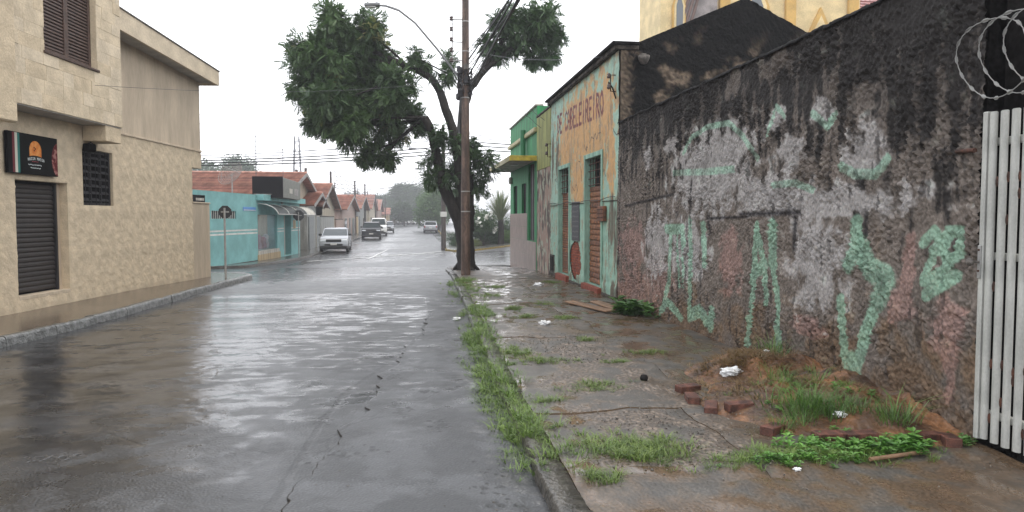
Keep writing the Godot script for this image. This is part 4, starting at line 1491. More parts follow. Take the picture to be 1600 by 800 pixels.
func gable_house(at: Vector3, wid: float, eave: float, ridge: float, depth: float, walls: Material, tiles: Material, label: String, opts := {}) -> Node3D:
	# base at the front corner nearest the camera; front in the plane x = 0 facing +x, ridge along -x
	var o := thing(opts.get("name", "row_house"), label, "house", at, 0.0, "small tiled houses along the left side")
	var hw := wid / 2.0
	var mb := MB.new()
	mb.prism(PackedVector2Array([Vector2(0, -0.6), Vector2(wid, -0.6), Vector2(wid, eave), Vector2(hw, ridge - 0.05), Vector2(0, eave)]), Transform3D(Basis(Vector3(0, 0, -1), Vector3.UP, Vector3(1, 0, 0)), Vector3(-depth, 0, 0)), depth)
	part(mb, "wall", walls, o)
	var ov := 0.55
	var roof := Node3D.new()
	roof.name = "roof"
	o.add_child(roof, true)
	var sl := (ridge - eave) / hw
	for s in [1, -1]:
		mb = MB.new()
		var ez = -hw + s * (hw + 0.45)
		var ey := eave - 0.45 * sl
		tiled_slope(mb, Vector3(-depth, ridge, -hw), Vector3(ov, ridge, -hw), Vector3(ov, ey, ez), Vector3(-depth, ey, ez), int(opts.get("rows", 12)), int(depth * 3.2))
		mb.poly([Vector3(-depth, ridge - 0.06, -hw), Vector3(ov, ridge - 0.06, -hw), Vector3(ov, ey - 0.06, ez), Vector3(-depth, ey - 0.06, ez)], Vector3.DOWN)
		part(mb, "tile_slope", tiles, roof)
		mb = MB.new()
		mb.prism(PackedVector2Array([Vector2(-hw, ridge + 0.06), Vector2(ez, ey + 0.05), Vector2(ez, ey - 0.16), Vector2(-hw, ridge - 0.16)]), Transform3D(Basis(Vector3(0, 0, 1), Vector3.UP, Vector3(-1, 0, 0)), Vector3(ov + 0.03, 0, 0)), 0.05)
		part(mb, "barge_board", M.barge, roof)
	mb = MB.new()
	mb.tube([Vector3(-depth, ridge + 0.05, -hw), Vector3(ov, ridge + 0.05, -hw)], 0.09, 6)
	part(mb, "ridge", tiles, roof)
	for w in opts.get("openings", []):
		# [z from corner, width, y0, y1, kind]
		var fr := bx(o, w[4], M[w[5]], Vector3(0.004, w[2], -w[0] - w[1]), Vector3(0.05, w[3], -w[0]), 0.01)
		bx(fr, "pane", M.car_glass if w[4] == "window" else M.steel_gate, Vector3(0.052, w[2] + 0.08, -w[0] - w[1] + 0.08), Vector3(0.062, w[3] - 0.08, -w[0] - 0.08))
	if opts.has("fence"):
		var f: Array = opts.fence
		var fw := bx(o, "front_wall", f[0], Vector3(f[1] - 0.15, -0.6, -wid + 0.05), Vector3(f[1], f[2], -f[3]), 0.01)
		bx(o, "gate", f[4], Vector3(f[1] - 0.1, -0.5, -f[3] + 0.02), Vector3(f[1] - 0.04, f[2] - 0.1, -0.1), 0.01)
	return o

func build_shop() -> void:
	var C := Vector2(-7.38, -36.5)
	var a := Vector2(-8.55, -29.7)
	var e := Vector2(-6.72, -45.5)
	var P := Vector3(C.x, -0.55, C.y)
	var o := thing("corner_shop", "teal corner clothes shop with white stripes, dark sign box and curved awning", "shop", P)
	var org := Transform3D(Basis(), -P)
	var f1 := org * frame(a, C)
	var f2 := org * frame(C, e)
	var L1 := (C - a).length()
	var L2 := (e - C).length()
	var gr := Rect2(2.0, 1.58, 2.5, 0.33)
	var mb := MB.new()
	wall_front(mb, f1, PackedFloat32Array([0, gr.position.x, gr.end.x, L1]), PackedFloat32Array([-0.7, gr.position.y, gr.end.y, 2.72]), [gr], no_relief)
	reveal(mb, f1, gr, 0.12)
	mb.poly([f1 * Vector3(0, -0.7, 0), f1 * Vector3(0, 2.72, 0), f1 * Vector3(0, 2.72, -8), f1 * Vector3(0, -0.7, -8)], -f1.basis.x)
	mb.poly([f1 * Vector3(0, 2.72, 0), f1 * Vector3(L1, 2.72, 0), f1 * Vector3(L1, 2.72, -0.2), f1 * Vector3(0, 2.72, -0.2)], Vector3.UP)
	part(mb, "side_wall", M.teal, o)
	bx_f(o, "window_back", M.shop_dark, f1, Vector3(gr.position.x, gr.position.y, -0.13), Vector3(gr.end.x, gr.end.y, -0.1))
	for k in 13:
		mb = MB.new()
		var u := gr.position.x + 0.1 + k * 0.19
		mb.tube([f1 * Vector3(u, gr.position.y, -0.03), f1 * Vector3(u, gr.end.y, -0.03)], 0.014, 5)
		part(mb, "bar", M.white_paint, o)
	for y in [0.87, 1.02]:
		bx_f(o, "stripe", M.white_paint, f1, Vector3(1.0, y, 0.0), Vector3(L1, y + 0.07, 0.006))
	bx_f(o, "plinth", M.stained_concrete, f1, Vector3(0, -0.7, 0.0), Vector3(L1, -0.40, 0.02))
	# shop front
	var dw := Rect2(0.12, 0.0, 3.6, 1.78)
	var dd := Rect2(5.2, -0.45, 1.6, 2.2)
	mb = MB.new()
	wall_front(mb, f2, PackedFloat32Array([0, dw.position.x, dw.end.x, dd.position.x, dd.end.x, L2]), PackedFloat32Array([-0.7, dd.position.y, 0.0, dd.end.y, dw.end.y, 2.72]), [dw, dd], no_relief)
	reveal(mb, f2, dw, 0.5)
	reveal(mb, f2, dd, 0.4)
	mb.poly([f2 * Vector3(L2, -0.7, 0), f2 * Vector3(L2, 2.72, 0), f2 * Vector3(L2, 2.72, -8), f2 * Vector3(L2, -0.7, -8)], f2.basis.x)
	part(mb, "front_wall", M.teal, o)
	bx_f(o, "lintel", M.teal, f2, Vector3(-0.05, 2.45, 0.0), Vector3(L2, 2.74, 0.35))
	bx_f(o, "plinth", M.house_sand, f2, Vector3(0.02, -0.75, 0.0), Vector3(4.2, -0.16, 0.05))
	bx_f(o, "window_ledge", M.off_white, f2, Vector3(0.1, -0.16, 0.0), Vector3(4.0, 0.02, 0.04))
	for y in [0.87, 1.02]:
		bx_f(o, "stripe", M.white_paint, f2, Vector3(3.8, y, 0.0), Vector3(5.1, y + 0.06, 0.006))
		bx_f(o, "stripe", M.white_paint, f2, Vector3(6.9, y, 0.0), Vector3(L2 - 0.05, y + 0.06, 0.006))
	bx_f(o, "window_back", M.shop_dark, f2, Vector3(0.1, -0.05, -1.2), Vector3(3.8, 1.9, -1.15))
	bx_f(o, "display_floor", M.off_white, f2, Vector3(0.12, -0.05, -1.15), Vector3(3.72, 0.03, -0.1))
	bx_f(o, "pane", M.pane, f2, Vector3(0.12, 0.0, -0.1), Vector3(3.72, 1.78, -0.09))
	bx_f(o, "door_leaf", M.house_pink, f2, Vector3(5.25, -0.45, -0.35), Vector3(5.8, 1.7, -0.3))
	bx_f(o, "door_leaf", M.shop_dark, f2, Vector3(5.8, -0.45, -0.42), Vector3(6.8, 1.75, -0.38))
	bx_f(o, "door_frame", M.off_white, f2, Vector3(5.2, -0.45, -0.05), Vector3(5.3, 1.75, 0.02))
	bx_f(o, "notice", M.house_sand, f2, Vector3(7.3, 1.0, 0.002), Vector3(7.9, 1.5, 0.012))
	# sign box on the parapet
	var sb := Node3D.new()
	sb.name = "sign_box"
	o.add_child(sb, true)
	sb.set_meta("label", "dark blank sign box with an olive street face")
	bx(sb, "box", M.olive_panel, Vector3(-7.8, 2.62, -43.4) - P, Vector3(-6.36, 3.62, -37.72) - P, 0.02)
	bx(sb, "dark_panel", M.black, Vector3(-7.82, 2.6, -37.72) - P, Vector3(-6.35, 3.66, -37.69) - P, 0.01)
	bx(sb, "light_strip", M.barge, Vector3(-7.75, 2.76, -37.688) - P, Vector3(-6.9, 2.80, -37.66) - P)
	bx(sb, "pale_patch", M.off_white, Vector3(-6.358, 2.9, -40.6) - P, Vector3(-6.352, 3.15, -39.7) - P)
	bx(sb, "pale_patch", M.barge, Vector3(-6.358, 2.85, -42.6) - P, Vector3(-6.352, 3.2, -41.2) - P)
	# awning: curved sheets on bent ribs
	var aw := Node3D.new()
	aw.name = "awning"
	o.add_child(aw, true)
	var arc := []
	for k in 9:
		var t := k / 8.0
		arc.append(Vector2(0.02 + 0.95 * sin(t * PI * 0.42) / sin(PI * 0.42), 2.28 - 0.48 * pow(t, 1.9)))
	for pn in 4:
		var u0 := 0.2 + pn * 2.15
		var pts := PackedVector3Array()
		for p in arc:
			pts.append(f2 * Vector3(u0, p.y, p.x))
			pts.append(f2 * Vector3(u0 + 2.1, p.y, p.x))
		mb = MB.new()
		mb.sheet(2, arc.size(), pts, PackedVector2Array(), Vector3.UP)
		part(mb, "sheet", M.awning if pn < 3 else M.off_white, aw)
	for pn in 5:
		var l := []
		for p in arc:
			l.append(f2 * Vector3(0.18 + pn * 2.15, p.y + 0.02, p.x))
		mb = MB.new()
		mb.tube(l, 0.022, 5)
		part(mb, "rib", M.white_paint, aw)
	mb = MB.new()
	mb.tube([f2 * Vector3(0.15, 1.79, 0.97), f2 * Vector3(8.85, 1.79, 0.97)], 0.025, 5)
	part(mb, "front_rail", M.galvanised, aw)

	# goods in the window
	var q := RandomNumberGenerator.new()
	q.seed = 8
	var fw := frame(C, e)
	for k in 7:
		var m: Material = [M.cloth_blue, M.cloth_white, M.cloth_red, M.cloth_pink, M.cloth_red, M.cloth_pink, M.cloth_white][k]
		var u := 0.45 + k * 0.48
		var y := 0.95 if k < 2 else 0.05
		var mb2 := MB.new()
		var h := 0.7 if k < 2 else q.randf_range(0.55, 0.9)
		mb2.lathe([Vector2(0.0, 0.0), Vector2(0.16, 0.0), Vector2(0.19, h * 0.3), Vector2(0.13, h * 0.55), Vector2(0.17, h * 0.85), Vector2(0.06, h * 0.97), Vector2(0.0, h)], Vector3.ZERO, 10)
		var g := single(mb2, "garment", m, ["pale blue garment hanging at the left of the shop window", "white garment hanging in the shop window", "red garment low in the shop window beside the hanging ones", "pink garment in the middle of the shop window", "red garment right of the middle in the shop window", "pink garment towards the right end of the shop window", "white garment at the right end of the shop window"][k], "garment", "clothes in the shop window")
		g.position = fw * Vector3(u, y, -0.5) + Vector3(0, 0, 0)
		if k < 2:
			var hk := MB.new()
			hk.tube([Vector3(0, h, 0), Vector3(0, 1.78 - y + 0.05, 0)], 0.008, 5)
			part(hk, "hanger", M.galvanised, g)

	# blue street-name plate and the dark projecting sign on the side wall
	var sp := thing("street_name_sign", "small light blue street name plate on the teal side wall", "sign", fw.origin)
	var fs := Transform3D(Basis(), -fw.origin) * frame(a, C)
	bx_f(sp, "plate", M.street_sign_blue, fs, Vector3(5.25, 1.94, 0.0), Vector3(6.75, 2.12, 0.02), 0.004)
	bx_f(sp, "band", M.white_paint, fs, Vector3(5.3, 1.96, 0.02), Vector3(6.7, 1.995, 0.024))
	var ds := thing("projecting_sign", "small black sign at the near end of the teal side wall", "sign", fw.origin)
	bx_f(ds, "panel", M.black, fs, Vector3(0.3, 2.05, 0.0), Vector3(1.35, 2.52, 0.06), 0.01)
	bx_f(ds, "lettering_band", M.off_white, fs, Vector3(0.55, 2.3, 0.061), Vector3(1.25, 2.4, 0.065))
	# roof A behind the shop
	gable_house(Vector3(-7.5, -0.6, -41.2), 18.6, 3.2, 5.15, 14.0, M.house_cream, M.roof_tile, "long red tiled roof house right behind the teal shop", {"rows": 26, "name": "tiled_house"})
	gable_house(Vector3(-7.0, -0.6, -50.6), 8.2, 3.15, 3.98, 4.0, M.house_grey, M.roof_tile_b, "low tiled porch house with grey rolling gate beside the teal shop", {"rows": 9, "openings": [[0.5, 2.6, 0.0, 2.3, "gate", "steel_gate"], [4.4, 2.6, 0.0, 2.4, "gate", "off_white"]]})
	gable_house(Vector3(-7.0, -0.6, -55.2), 12.8, 3.2, 4.93, 10.0, M.house_cream, M.roof_tile, "cream gabled house with red tile roof left of the parked silver pickup", {"rows": 15, "openings": [[4.6, 1.4, 0.2, 2.4, "door", "steel_gate"], [7.6, 3.6, 0.1, 2.3, "gate", "house_sand"]]})
	gable_house(Vector3(-7.0, -0.55, -75.5), 17.0, 3.1, 4.6, 10.0, M.house_pink, M.roof_tile_b, "pinkish gabled house behind the parked black car", {"rows": 12, "openings": [[2.0, 2.5, 0.3, 2.2, "window", "off_white"], [8.0, 1.2, 0.0, 2.2, "door", "steel_gate"], [12.0, 3.0, 0.0, 2.2, "gate", "house_grey"]]})
	gable_house(Vector3(-7.0, -0.5, -96.0), 18.0, 3.4, 5.1, 10.0, M.house_grey, M.roof_tile, "grey gabled house behind the white van", {"rows": 10, "openings": [[3.0, 3.0, 0.0, 2.4, "gate", "steel_gate"], [10.0, 2.0, 0.8, 2.2, "window", "off_white"]]})
	gable_house(Vector3(-7.0, -0.4, -121.0), 20.0, 3.6, 6.0, 10.0, M.house_cream, M.roof_tile_b, "pale tall gabled house far down the left row", {"rows": 10, "openings": [[4.0, 3.0, 0.8, 2.2, "window", "off_white"]]})
	gable_house(Vector3(-7.0, -0.4, -150.0), 20.0, 3.6, 5.9, 10.0, M.house_pink, M.roof_tile, "last tiled house at the far end of the left row", {"rows": 10, "openings": [[4.0, 3.0, 0.8, 2.2, "window", "off_white"]]})
	gable_house(Vector3(-6.0, -0.4, -182.0), 14.0, 3.0, 4.5, 10.0, M.house_sand, M.roof_tile_b, "low orange tiled building far off before the hazy trees", {"rows": 8})
	# front walls along the pavement
	for w in [[-57.0, -66.5, 2.3, "house_grey", "grey front wall between the pickup and the cream house"], [-68.5, -75.0, 2.0, "house_pink", "pink front wall before the black car"], [-93.0, -95.8, 2.2, "house_sand", "sand coloured front wall behind the white van"]]:
		var t := thing("front_wall", w[4], "wall", Vector3(-6.9, gy(-7, w[0]), w[0]), 0.0, "front walls along the left pavement")
		bx(t, "wall", M[w[3]], Vector3(-0.2, -0.2, w[1] - w[0]), Vector3(0, w[2], 0), 0.01)
		bx(t, "coping", M.stained_concrete, Vector3(-0.23, w[2] + 0.001, w[1] - w[0]), Vector3(0.03, w[2] + 0.07, 0), 0.01)
	# satellite dish on the roof
	var dish := thing("satellite_dish", "grey mesh satellite dish on the red tiled roof behind the teal shop", "satellite dish", Vector3(-9.9, 3.05, -42.6))
	mb = MB.new()
	var bs := Basis(Vector3(1, 0, 0), deg_to_rad(58)).rotated(Vector3.UP, deg_to_rad(-30))
	# open mesh bowl: rings and ribs of wire
	for k in 8:
		var r := 0.12 + 0.09 * k
		var ring := []
		for j in 25:
			ring.append(Vector3(0, 0.95, 0) + bs * Vector3(cos(TAU * j / 24.0) * r, r * r * 0.3, sin(TAU * j / 24.0) * r))
		mb.tube(ring, 0.012 if k < 7 else 0.02, 4)
	for j in 20:
		var rib := []
		for k in 5:
			var r := 0.75 * k / 4.0
			rib.append(Vector3(0, 0.95, 0) + bs * Vector3(cos(TAU * j / 20.0) * r, r * r * 0.3, sin(TAU * j / 20.0) * r))
		mb.tube(rib, 0.009, 4)
	part(mb, "bowl", M.dish, dish)
	mb = MB.new()
	mb.tube([Vector3(0, -0.3, 0), Vector3(0, 0.95, 0)], 0.04, 6)
	part(mb, "mast", M.galvanised, dish)
	mb = MB.new()
	for k in 3:
		var a3 := TAU * k / 3.0
		mb.tube([Vector3(0, 0.95, 0) + bs * Vector3(cos(a3) * 0.7, 0.15, sin(a3) * 0.7), Vector3(0, 0.95, 0) + bs * Vector3(0, 0.85, 0)], 0.012, 4)
	part(mb, "feed_arm", M.galvanised, dish)
	for t in [[-9.0, -44.5, 4.0, 6.45, "tall television antenna mast on the red roof"], [-7.9, -47.0, 4.3, 5.95, "shorter television antenna mast near the gable"]]:
		var an := thing("antenna", t[4], "antenna", Vector3(t[0], t[2] - 0.6, t[1]), 0.0, "television antennas on the roof")
		mb = MB.new()
		mb.tube([Vector3(0, -0.3, 0), Vector3(0, t[3] - t[2] + 0.6, 0)], 0.02, 5)
		part(mb, "mast", M.cable_grey, an)
		mb = MB.new()
		var hh: float = t[3] - t[2] + 0.5
		mb.tube([Vector3(-0.55, hh - 0.12, 0), Vector3(0.1, hh, 0)], 0.012, 4)
		for k in 5:
			var x := -0.5 + k * 0.13
			mb.tube([Vector3(x, hh - 0.1 + k * 0.02, -0.3), Vector3(x, hh - 0.1 + k * 0.02, 0.3)], 0.008, 4)
		mb.tube([Vector3(-0.35, hh - 0.6, 0), Vector3(0.25, hh - 0.62, 0)], 0.012, 4)
		part(mb, "elements", M.cable_grey, an)

func bx_f(parent: Node, called: String, m: Material, fr: Transform3D, lo: Vector3, hi: Vector3, bev := 0.0) -> MeshInstance3D:
	var mb := MB.new()
	mb.xf = fr
	mb.box(lo, hi, bev)
	return part(mb, called, m, parent)

# ------------------------------------------------------------------ right side: graffiti wall, gate, barber shop, green building, church
func build_graffiti_wall() -> void:
	var o := thing("graffiti_wall", "tall rough rendered wall stained black with mint green graffiti", "wall", Vector3(3.75, 0, -8.9))
	# frame: x towards the camera (+z), outward -x
	var fr := Transform3D(Basis(Vector3(0, 0, 1), Vector3.UP, Vector3(-1, 0, 0)), Vector3(0, 0, 8.9))
	var nc := noise(71, 9.0, 2, FastNoiseLite.TYPE_CELLULAR)
	var nb := noise(72, 1.1, 3)
	var nf := noise(73, 16.0, 3)
	var ng := noise(74, 5.0, 3)
	var nh := noise(75, 30.0, 2)
	var disp := func(u: float, y: float) -> float:
		var rough := clampf(0.9 + nb.get_noise_2d(u * 0.7, y * 1.5 + 40.0) * 1.2, 0.35, 1.5)
		return 0.025 * nb.get_noise_2d(u, y) + rough * (0.016 * (nc.get_noise_2d(u, y) + 0.6) + 0.022 * nf.get_noise_2d(u, y) + 0.007 * ng.get_noise_2d(u, y * 1.2) + 0.024 * nh.get_noise_2d(u, y))
	var mb := MB.new()
	var us := steps(-13.2, -4.46, 0.014)
	var vs := steps(-0.05, 3.36, 0.015)
	wall_front(mb, fr, us, vs, [], disp, Rect2(GZ0, 0, GZ1 - GZ0, GTOP))
	part(mb, "rendered_face", M.graffiti, o)
	mb = MB.new()
	mb.box(Vector3(0.03, -0.1, 8.9 - 13.2), Vector3(0.22, 3.345, 8.9 - 4.46))
	part(mb, "wall_core", M.dark_concrete, o)
	# uneven coping
	var pts := PackedVector3Array()
	var cu := steps(-13.2, -4.45, 0.04)
	for u in cu:
		var w := ng.get_noise_2d(u * 0.6, 3.0) * 0.025
		for p in [[-0.03, 3.33], [-0.022, 3.352], [0.0, 3.368], [0.08, 3.375], [0.2, 3.37], [0.235, 3.33]]:
			pts.append(Vector3(p[0] + w * 0.4, p[1] + w + nf.get_noise_2d(u * 0.5, p[0] * 9.0) * 0.008, u + 8.9))
	mb = MB.new()
	mb.sheet(6, cu.size(), pts, PackedVector2Array(), Vector3(0, 1, 0))
	part(mb, "coping", M.black_wall, o)
	mb = MB.new()
	mb.tube([Vector3(-0.02, 2.06, 8.9 - 4.66), Vector3(-0.05, 2.05, 8.9 - 4.46)], 0.016, 6)
	part(mb, "iron_stub", M.rust, o)

	# black pier and dark yard wall behind the gate
	var p := thing("gate_pier", "dark stained pier between the graffiti wall and the white gate", "pillar", Vector3(3.82, 0, -4.42))
	mb = MB.new()
	mb.box(Vector3(0.03, -0.1, 0.0), Vector3(0.32, 4.2, 0.24), 0.02)
	part(mb, "pier", M.black_wall, p)
	var yd := thing("yard_side_wall", "black mouldy wall standing behind the white gate", "wall", Vector3(4.3, 0, -4.2))
	bx(yd, "wall", M.black_wall, Vector3(0, -0.1, -0.3), Vector3(6, 4.6, -0.12), 0.01)

	# gate
	var g := thing("metal_gate", "white corrugated metal gate with rust spots and a round lock knob", "gate", Vector3(3.76, 0.0, -4.42))
	var bar := MB.new()
	bar.xf = Transform3D(Basis().scaled(Vector3(0.7, 1, 1)), Vector3(0, 0, 0.033))
	bar.tube([Vector3(0, 0, 0), Vector3(0, 2.155, 0), Vector3(0, 2.16, 0)], [0.028, 0.028, 0.022], 14)
	var bm := bar.mesh()
	var q := RandomNumberGenerator.new()
	q.seed = 14
	for k in 30:
		piece(bm, "bar", M.gate_white, g, Transform3D(Basis(), Vector3(0, 0.13 + q.randf_range(-0.004, 0.004), 0.012 + k * 0.09)))
	for y in [0.3, 1.35, 2.1]:
		bx(g, "rail", M.gate_white, Vector3(0.024, y - 0.025, 0.0), Vector3(0.055, y + 0.025, 2.62), 0.006)
	bx(g, "stile", M.gate_white, Vector3(-0.02, 0.12, -0.03), Vector3(0.05, 2.3, 0.008), 0.006)
	for k in 4:
		for y in [0.62, 1.83, q.randf_range(0.2, 2.1), q.randf_range(0.2, 0.6)]:
			var b := MB.new()
			b.lathe([Vector2(0.026, 0), Vector2(0.024, 0.004), Vector2(0.0, 0.006)], Vector3(0.0, y + q.randf_range(-0.04, 0.04), 0.09 + k * 0.09), 9, Basis(Vector3(0, 1, 0), Vector3(-1, 0, 0), Vector3(0, 0, 1)).scaled(Vector3(1, 1.4, 0.5)))
			part(b, "rust_patch", M.rust, g)
	var lk := bx(g, "lock_plate", M.galvanised, Vector3(-0.03, 1.2, -0.026), Vector3(-0.0215, 1.42, 0.004), 0.003)
	mb = MB.new()
	mb.lathe([Vector2(0.008, 0), Vector2(0.008, 0.04), Vector2(0.024, 0.05), Vector2(0.028, 0.065), Vector2(0.022, 0.08), Vector2(0.0, 0.084)], Vector3(-0.03, 1.31, -0.012), 14, Basis(Vector3(0, 0, 1), Vector3(-1, 0, 0), Vector3(0, 1, 0)))
	part(mb, "knob", M.stone_grey, lk)
	for y in [1.25, 1.39]:
		mb = MB.new()
		mb.lathe([Vector2(0.008, 0), Vector2(0.006, 0.006), Vector2(0.0, 0.007)], Vector3(-0.03, y, -0.012), 8, Basis(Vector3(0, 0, 1), Vector3(-1, 0, 0), Vector3(0, 1, 0)))
		part(mb, "screw", M.rust, lk)

	# razor wire above the gate
	var rw := thing("razor_wire", "coil of galvanised razor wire above the white gate", "razor wire", Vector3(3.64, 2.27, -4.42))
	var wire := []
	for k in 150:
		var t := k / 149.0
		var a := t * TAU * 5.0 + 0.4
		wire.append(Vector3(0.02 + 0.04 * sin(a * 2.0), 0.345 + 0.255 * sin(a), 0.06 + 1.0 * t + 0.31 * cos(a)))
	mb = MB.new()
	mb.tube(wire, 0.003, 6)
	var st := part(mb, "strand", M.galvanised, rw)
	var br := MB.new()
	br.poly([Vector3(-0.034, 0, 0), Vector3(-0.012, 0.012, 0), Vector3(0.012, 0.012, 0), Vector3(0.034, 0, 0), Vector3(0.012, -0.012, 0), Vector3(-0.012, -0.012, 0)], Vector3(0, 0, 1))
	br.poly([Vector3(-0.034, 0, 0.001), Vector3(-0.012, 0.0, 0.012), Vector3(0.012, 0.0, 0.012), Vector3(0.034, 0, 0.001), Vector3(0.012, 0, -0.012), Vector3(-0.012, 0, -0.012)], Vector3(0, 1, 0))
	var brm := br.mesh()
	for k in range(2, 148, 2):
		var d: Vector3 = (wire[k + 1] - wire[k - 1]).normalized()
		var s := d.cross(Vector3(1, 0, 0)).normalized()
		piece(brm, "barb", M.galvanised, st, Transform3D(Basis(d, s, d.cross(s)), wire[k]))

func cutout(us: PackedFloat32Array, vs: PackedFloat32Array, outline: PackedVector2Array) -> Array:
	# small square holes covering an outline, for an irregular opening
	var r := []
	for j in vs.size() - 1:
		for i in us.size() - 1:
			if Geometry2D.is_point_in_polygon(Vector2((us[i] + us[i + 1]) / 2, (vs[j] + vs[j + 1]) / 2), outline):
				r.append(Vector2i(i, j))
	return r

func build_barber() -> void:
	var o := thing("barber_shop", "old turquoise and ochre peeling barber shop lettered in dark red", "shop", Vector3(3.75, 0, -16.5))
	var fr := Transform3D(Basis(Vector3(0, 0, 1), Vector3.UP, Vector3(-1, 0, 0)), Vector3(0, 0, 16.5))
	var dr := Rect2(-15.75, 0.2, 1.36, 2.67)
	var dl := Rect2(-18.7, 0.2, 1.24, 2.63)
	var nb := noise(81, 2.2, 3)
	var nf := noise(82, 14.0, 2)
	var outline := PackedVector2Array()
	for k in 22:
		var a := TAU * k / 22.0
		outline.append(Vector2(-16.78, 0.62) + Vector2(cos(a) * 0.62, sin(a) * (0.46 if sin(a) > 0 else 0.40)) * (1.0 + 0.2 * nb.get_noise_2d(cos(a) * 2.0, sin(a) * 2.0 + 4.0)))
	var us := steps(-19.9, -13.2, 0.04, [dr.position.x, dr.end.x, dl.position.x, dl.end.x])
	var vs := steps(-0.1, 4.72, 0.04, [dr.position.y, dr.end.y])
	var holes := [dr, dl]
	var hs := cutout(us, vs, outline)
	for h in hs:
		holes.append(Rect2(us[h.x], vs[h.y], us[h.x + 1] - us[h.x], vs[h.y + 1] - vs[h.y]))
	var disp := func(u: float, y: float) -> float:
		var bulge := 0.012 * nb.get_noise_2d(u, y) + 0.004 * nf.get_noise_2d(u, y)
		var peel := nb.get_noise_2d(u * 1.7 + 30.0, y * 1.7)
		return bulge + (0.006 if peel > 0.12 else 0.0) + (0.015 if y < 0.32 else 0.0)
	var mb := MB.new()
	var sk := holes.slice(2)
	# the irregular hole is passed as a skip list through tiny rects: keep the point test cheap
	var rough_holes := [dr, dl]
	var pts := PackedVector3Array()
	var uvs := PackedVector2Array()
	for y in vs:
		for u in us:
			var d: float = disp.call(u, y)
			for h in rough_holes:
				if h.grow(0.002).has_point(Vector2(u, y)): d = 0.0
			pts.append(fr * Vector3(u, y, d))
			uvs.append(Vector2((u - BZ0) / (BZ1 - BZ0), 1.0 - y / BTOP))
	var skip := PackedByteArray()
	skip.resize((us.size() - 1) * (vs.size() - 1))
	for j in vs.size() - 1:
		for i in us.size() - 1:
			var p := Vector2((us[i] + us[i + 1]) / 2, (vs[j] + vs[j + 1]) / 2)
			if dr.has_point(p) or dl.has_point(p): skip[j * (us.size() - 1) + i] = 1
	for h in hs:
		skip[h.y * (us.size() - 1) + h.x] = 1
	mb.sheet(us.size(), vs.size(), pts, uvs, Vector3(-1, 0, 0), skip)
	part(mb, "painted_front", M.barber, o)
	for d in [dr, dl]:
		mb = MB.new()
		reveal(mb, fr, d, 0.2)
		part(mb, "door_reveal", M.mint_plain, o)
	mb = MB.new()
	mb.box(fr * Vector3(-19.9, -0.1, -0.3), fr * Vector3(-18.71, 4.7, -0.05))
	mb.box(fr * Vector3(-17.45, -0.1, -0.3), fr * Vector3(-15.76, 4.7, -0.05))
	mb.box(fr * Vector3(-14.39, -0.1, -0.3), fr * Vector3(-13.2, 4.7, -0.05))
	mb.box(fr * Vector3(-19.88, 2.88, -0.3), fr * Vector3(-13.22, 4.69, -0.051))
	part(mb, "wall_core", M.mortar, o)
	# bricks bared by fallen render
	var bm := MB.new()
	bm.box(Vector3(-0.094, -0.026, -0.02), Vector3(0.094, 0.026, 0.022), 0.006)
	var brick := bm.mesh()
	var q := RandomNumberGenerator.new()
	q.seed = 21
	for r in 16:
		for c in 8:
			var u := -17.55 + c * 0.205 + (0.1 if r % 2 else 0.0)
			var y := 0.2 + r * 0.062
			if Geometry2D.is_point_in_polygon(Vector2(u, y), outline) or Geometry2D.is_point_in_polygon(Vector2(u - 0.08, y), outline) or Geometry2D.is_point_in_polygon(Vector2(u + 0.08, y), outline):
				piece(brick, "brick", [M.brick, M.brick_b][q.randi() % 2], o, Transform3D(fr.basis.rotated(Vector3.RIGHT, q.randf_range(-0.02, 0.02)), fr * Vector3(u, y, -0.045 + q.randf_range(-0.006, 0.004))))
	# rolling shutters
	for d in [[dr, 0.115, 22, M.shutter_rust, M.shutter_rust_b, 2.28], [dl, 0.058, 36, M.shutter_rust_b, M.shutter_rust, 2.2]]:
		var h: Rect2 = d[0]
		var sh := Node3D.new()
		sh.name = "rolling_shutter"
		o.add_child(sh, true)
		var sl := slat_mesh(h.size.x - 0.02, d[1], 0.03)
		var y := h.position.y + 0.01
		var k := 0
		while y < d[5]:
			piece(sl, "slat", d[3] if q.randf() < 0.7 else d[4], sh, Transform3D(fr.basis, fr * Vector3(h.position.x + 0.01, y, -0.11)))
			y += d[1]
		bx_f(sh, "backing", M.black, fr, Vector3(h.position.x, h.position.y, -0.3), Vector3(h.end.x, h.end.y, -0.21))
		# iron grille over the shutter
		for yy in [d[5] + 0.03, d[5] + 0.17, d[5] + 0.33, d[5] + 0.48]:
			var b := MB.new()
			b.tube([fr * Vector3(h.position.x, yy, -0.06), fr * Vector3(h.end.x, yy, -0.06)], 0.011, 5)
			part(b, "grille_bar", M.rust, sh)
		for j in 5:
			var u := h.position.x + h.size.x * (j + 0.5) / 5.0
			var b := MB.new()
			b.tube([fr * Vector3(u, d[5], -0.06), fr * Vector3(u, h.end.y, -0.06)], 0.007, 5)
			part(b, "grille_bar", M.rust, sh)
		bx_f(o, "door_sill", M.brick_b, fr, Vector3(h.position.x - 0.04, 0.02, -0.2), Vector3(h.end.x + 0.04, 0.195, 0.10), 0.015)
		bx_f(o, "door_surround", M.mint_plain, fr, Vector3(h.position.x - 0.10, 0.2, 0.0), Vector3(h.position.x - 0.001, h.end.y + 0.1, 0.03), 0.006)
		bx_f(o, "door_surround", M.mint_plain, fr, Vector3(h.end.x + 0.001, 0.2, 0.0), Vector3(h.end.x + 0.10, h.end.y + 0.1, 0.03), 0.006)
		bx_f(o, "door_surround", M.mint_plain, fr, Vector3(h.position.x, h.end.y + 0.001, 0.0), Vector3(h.end.x, h.end.y + 0.1, 0.028), 0.006)
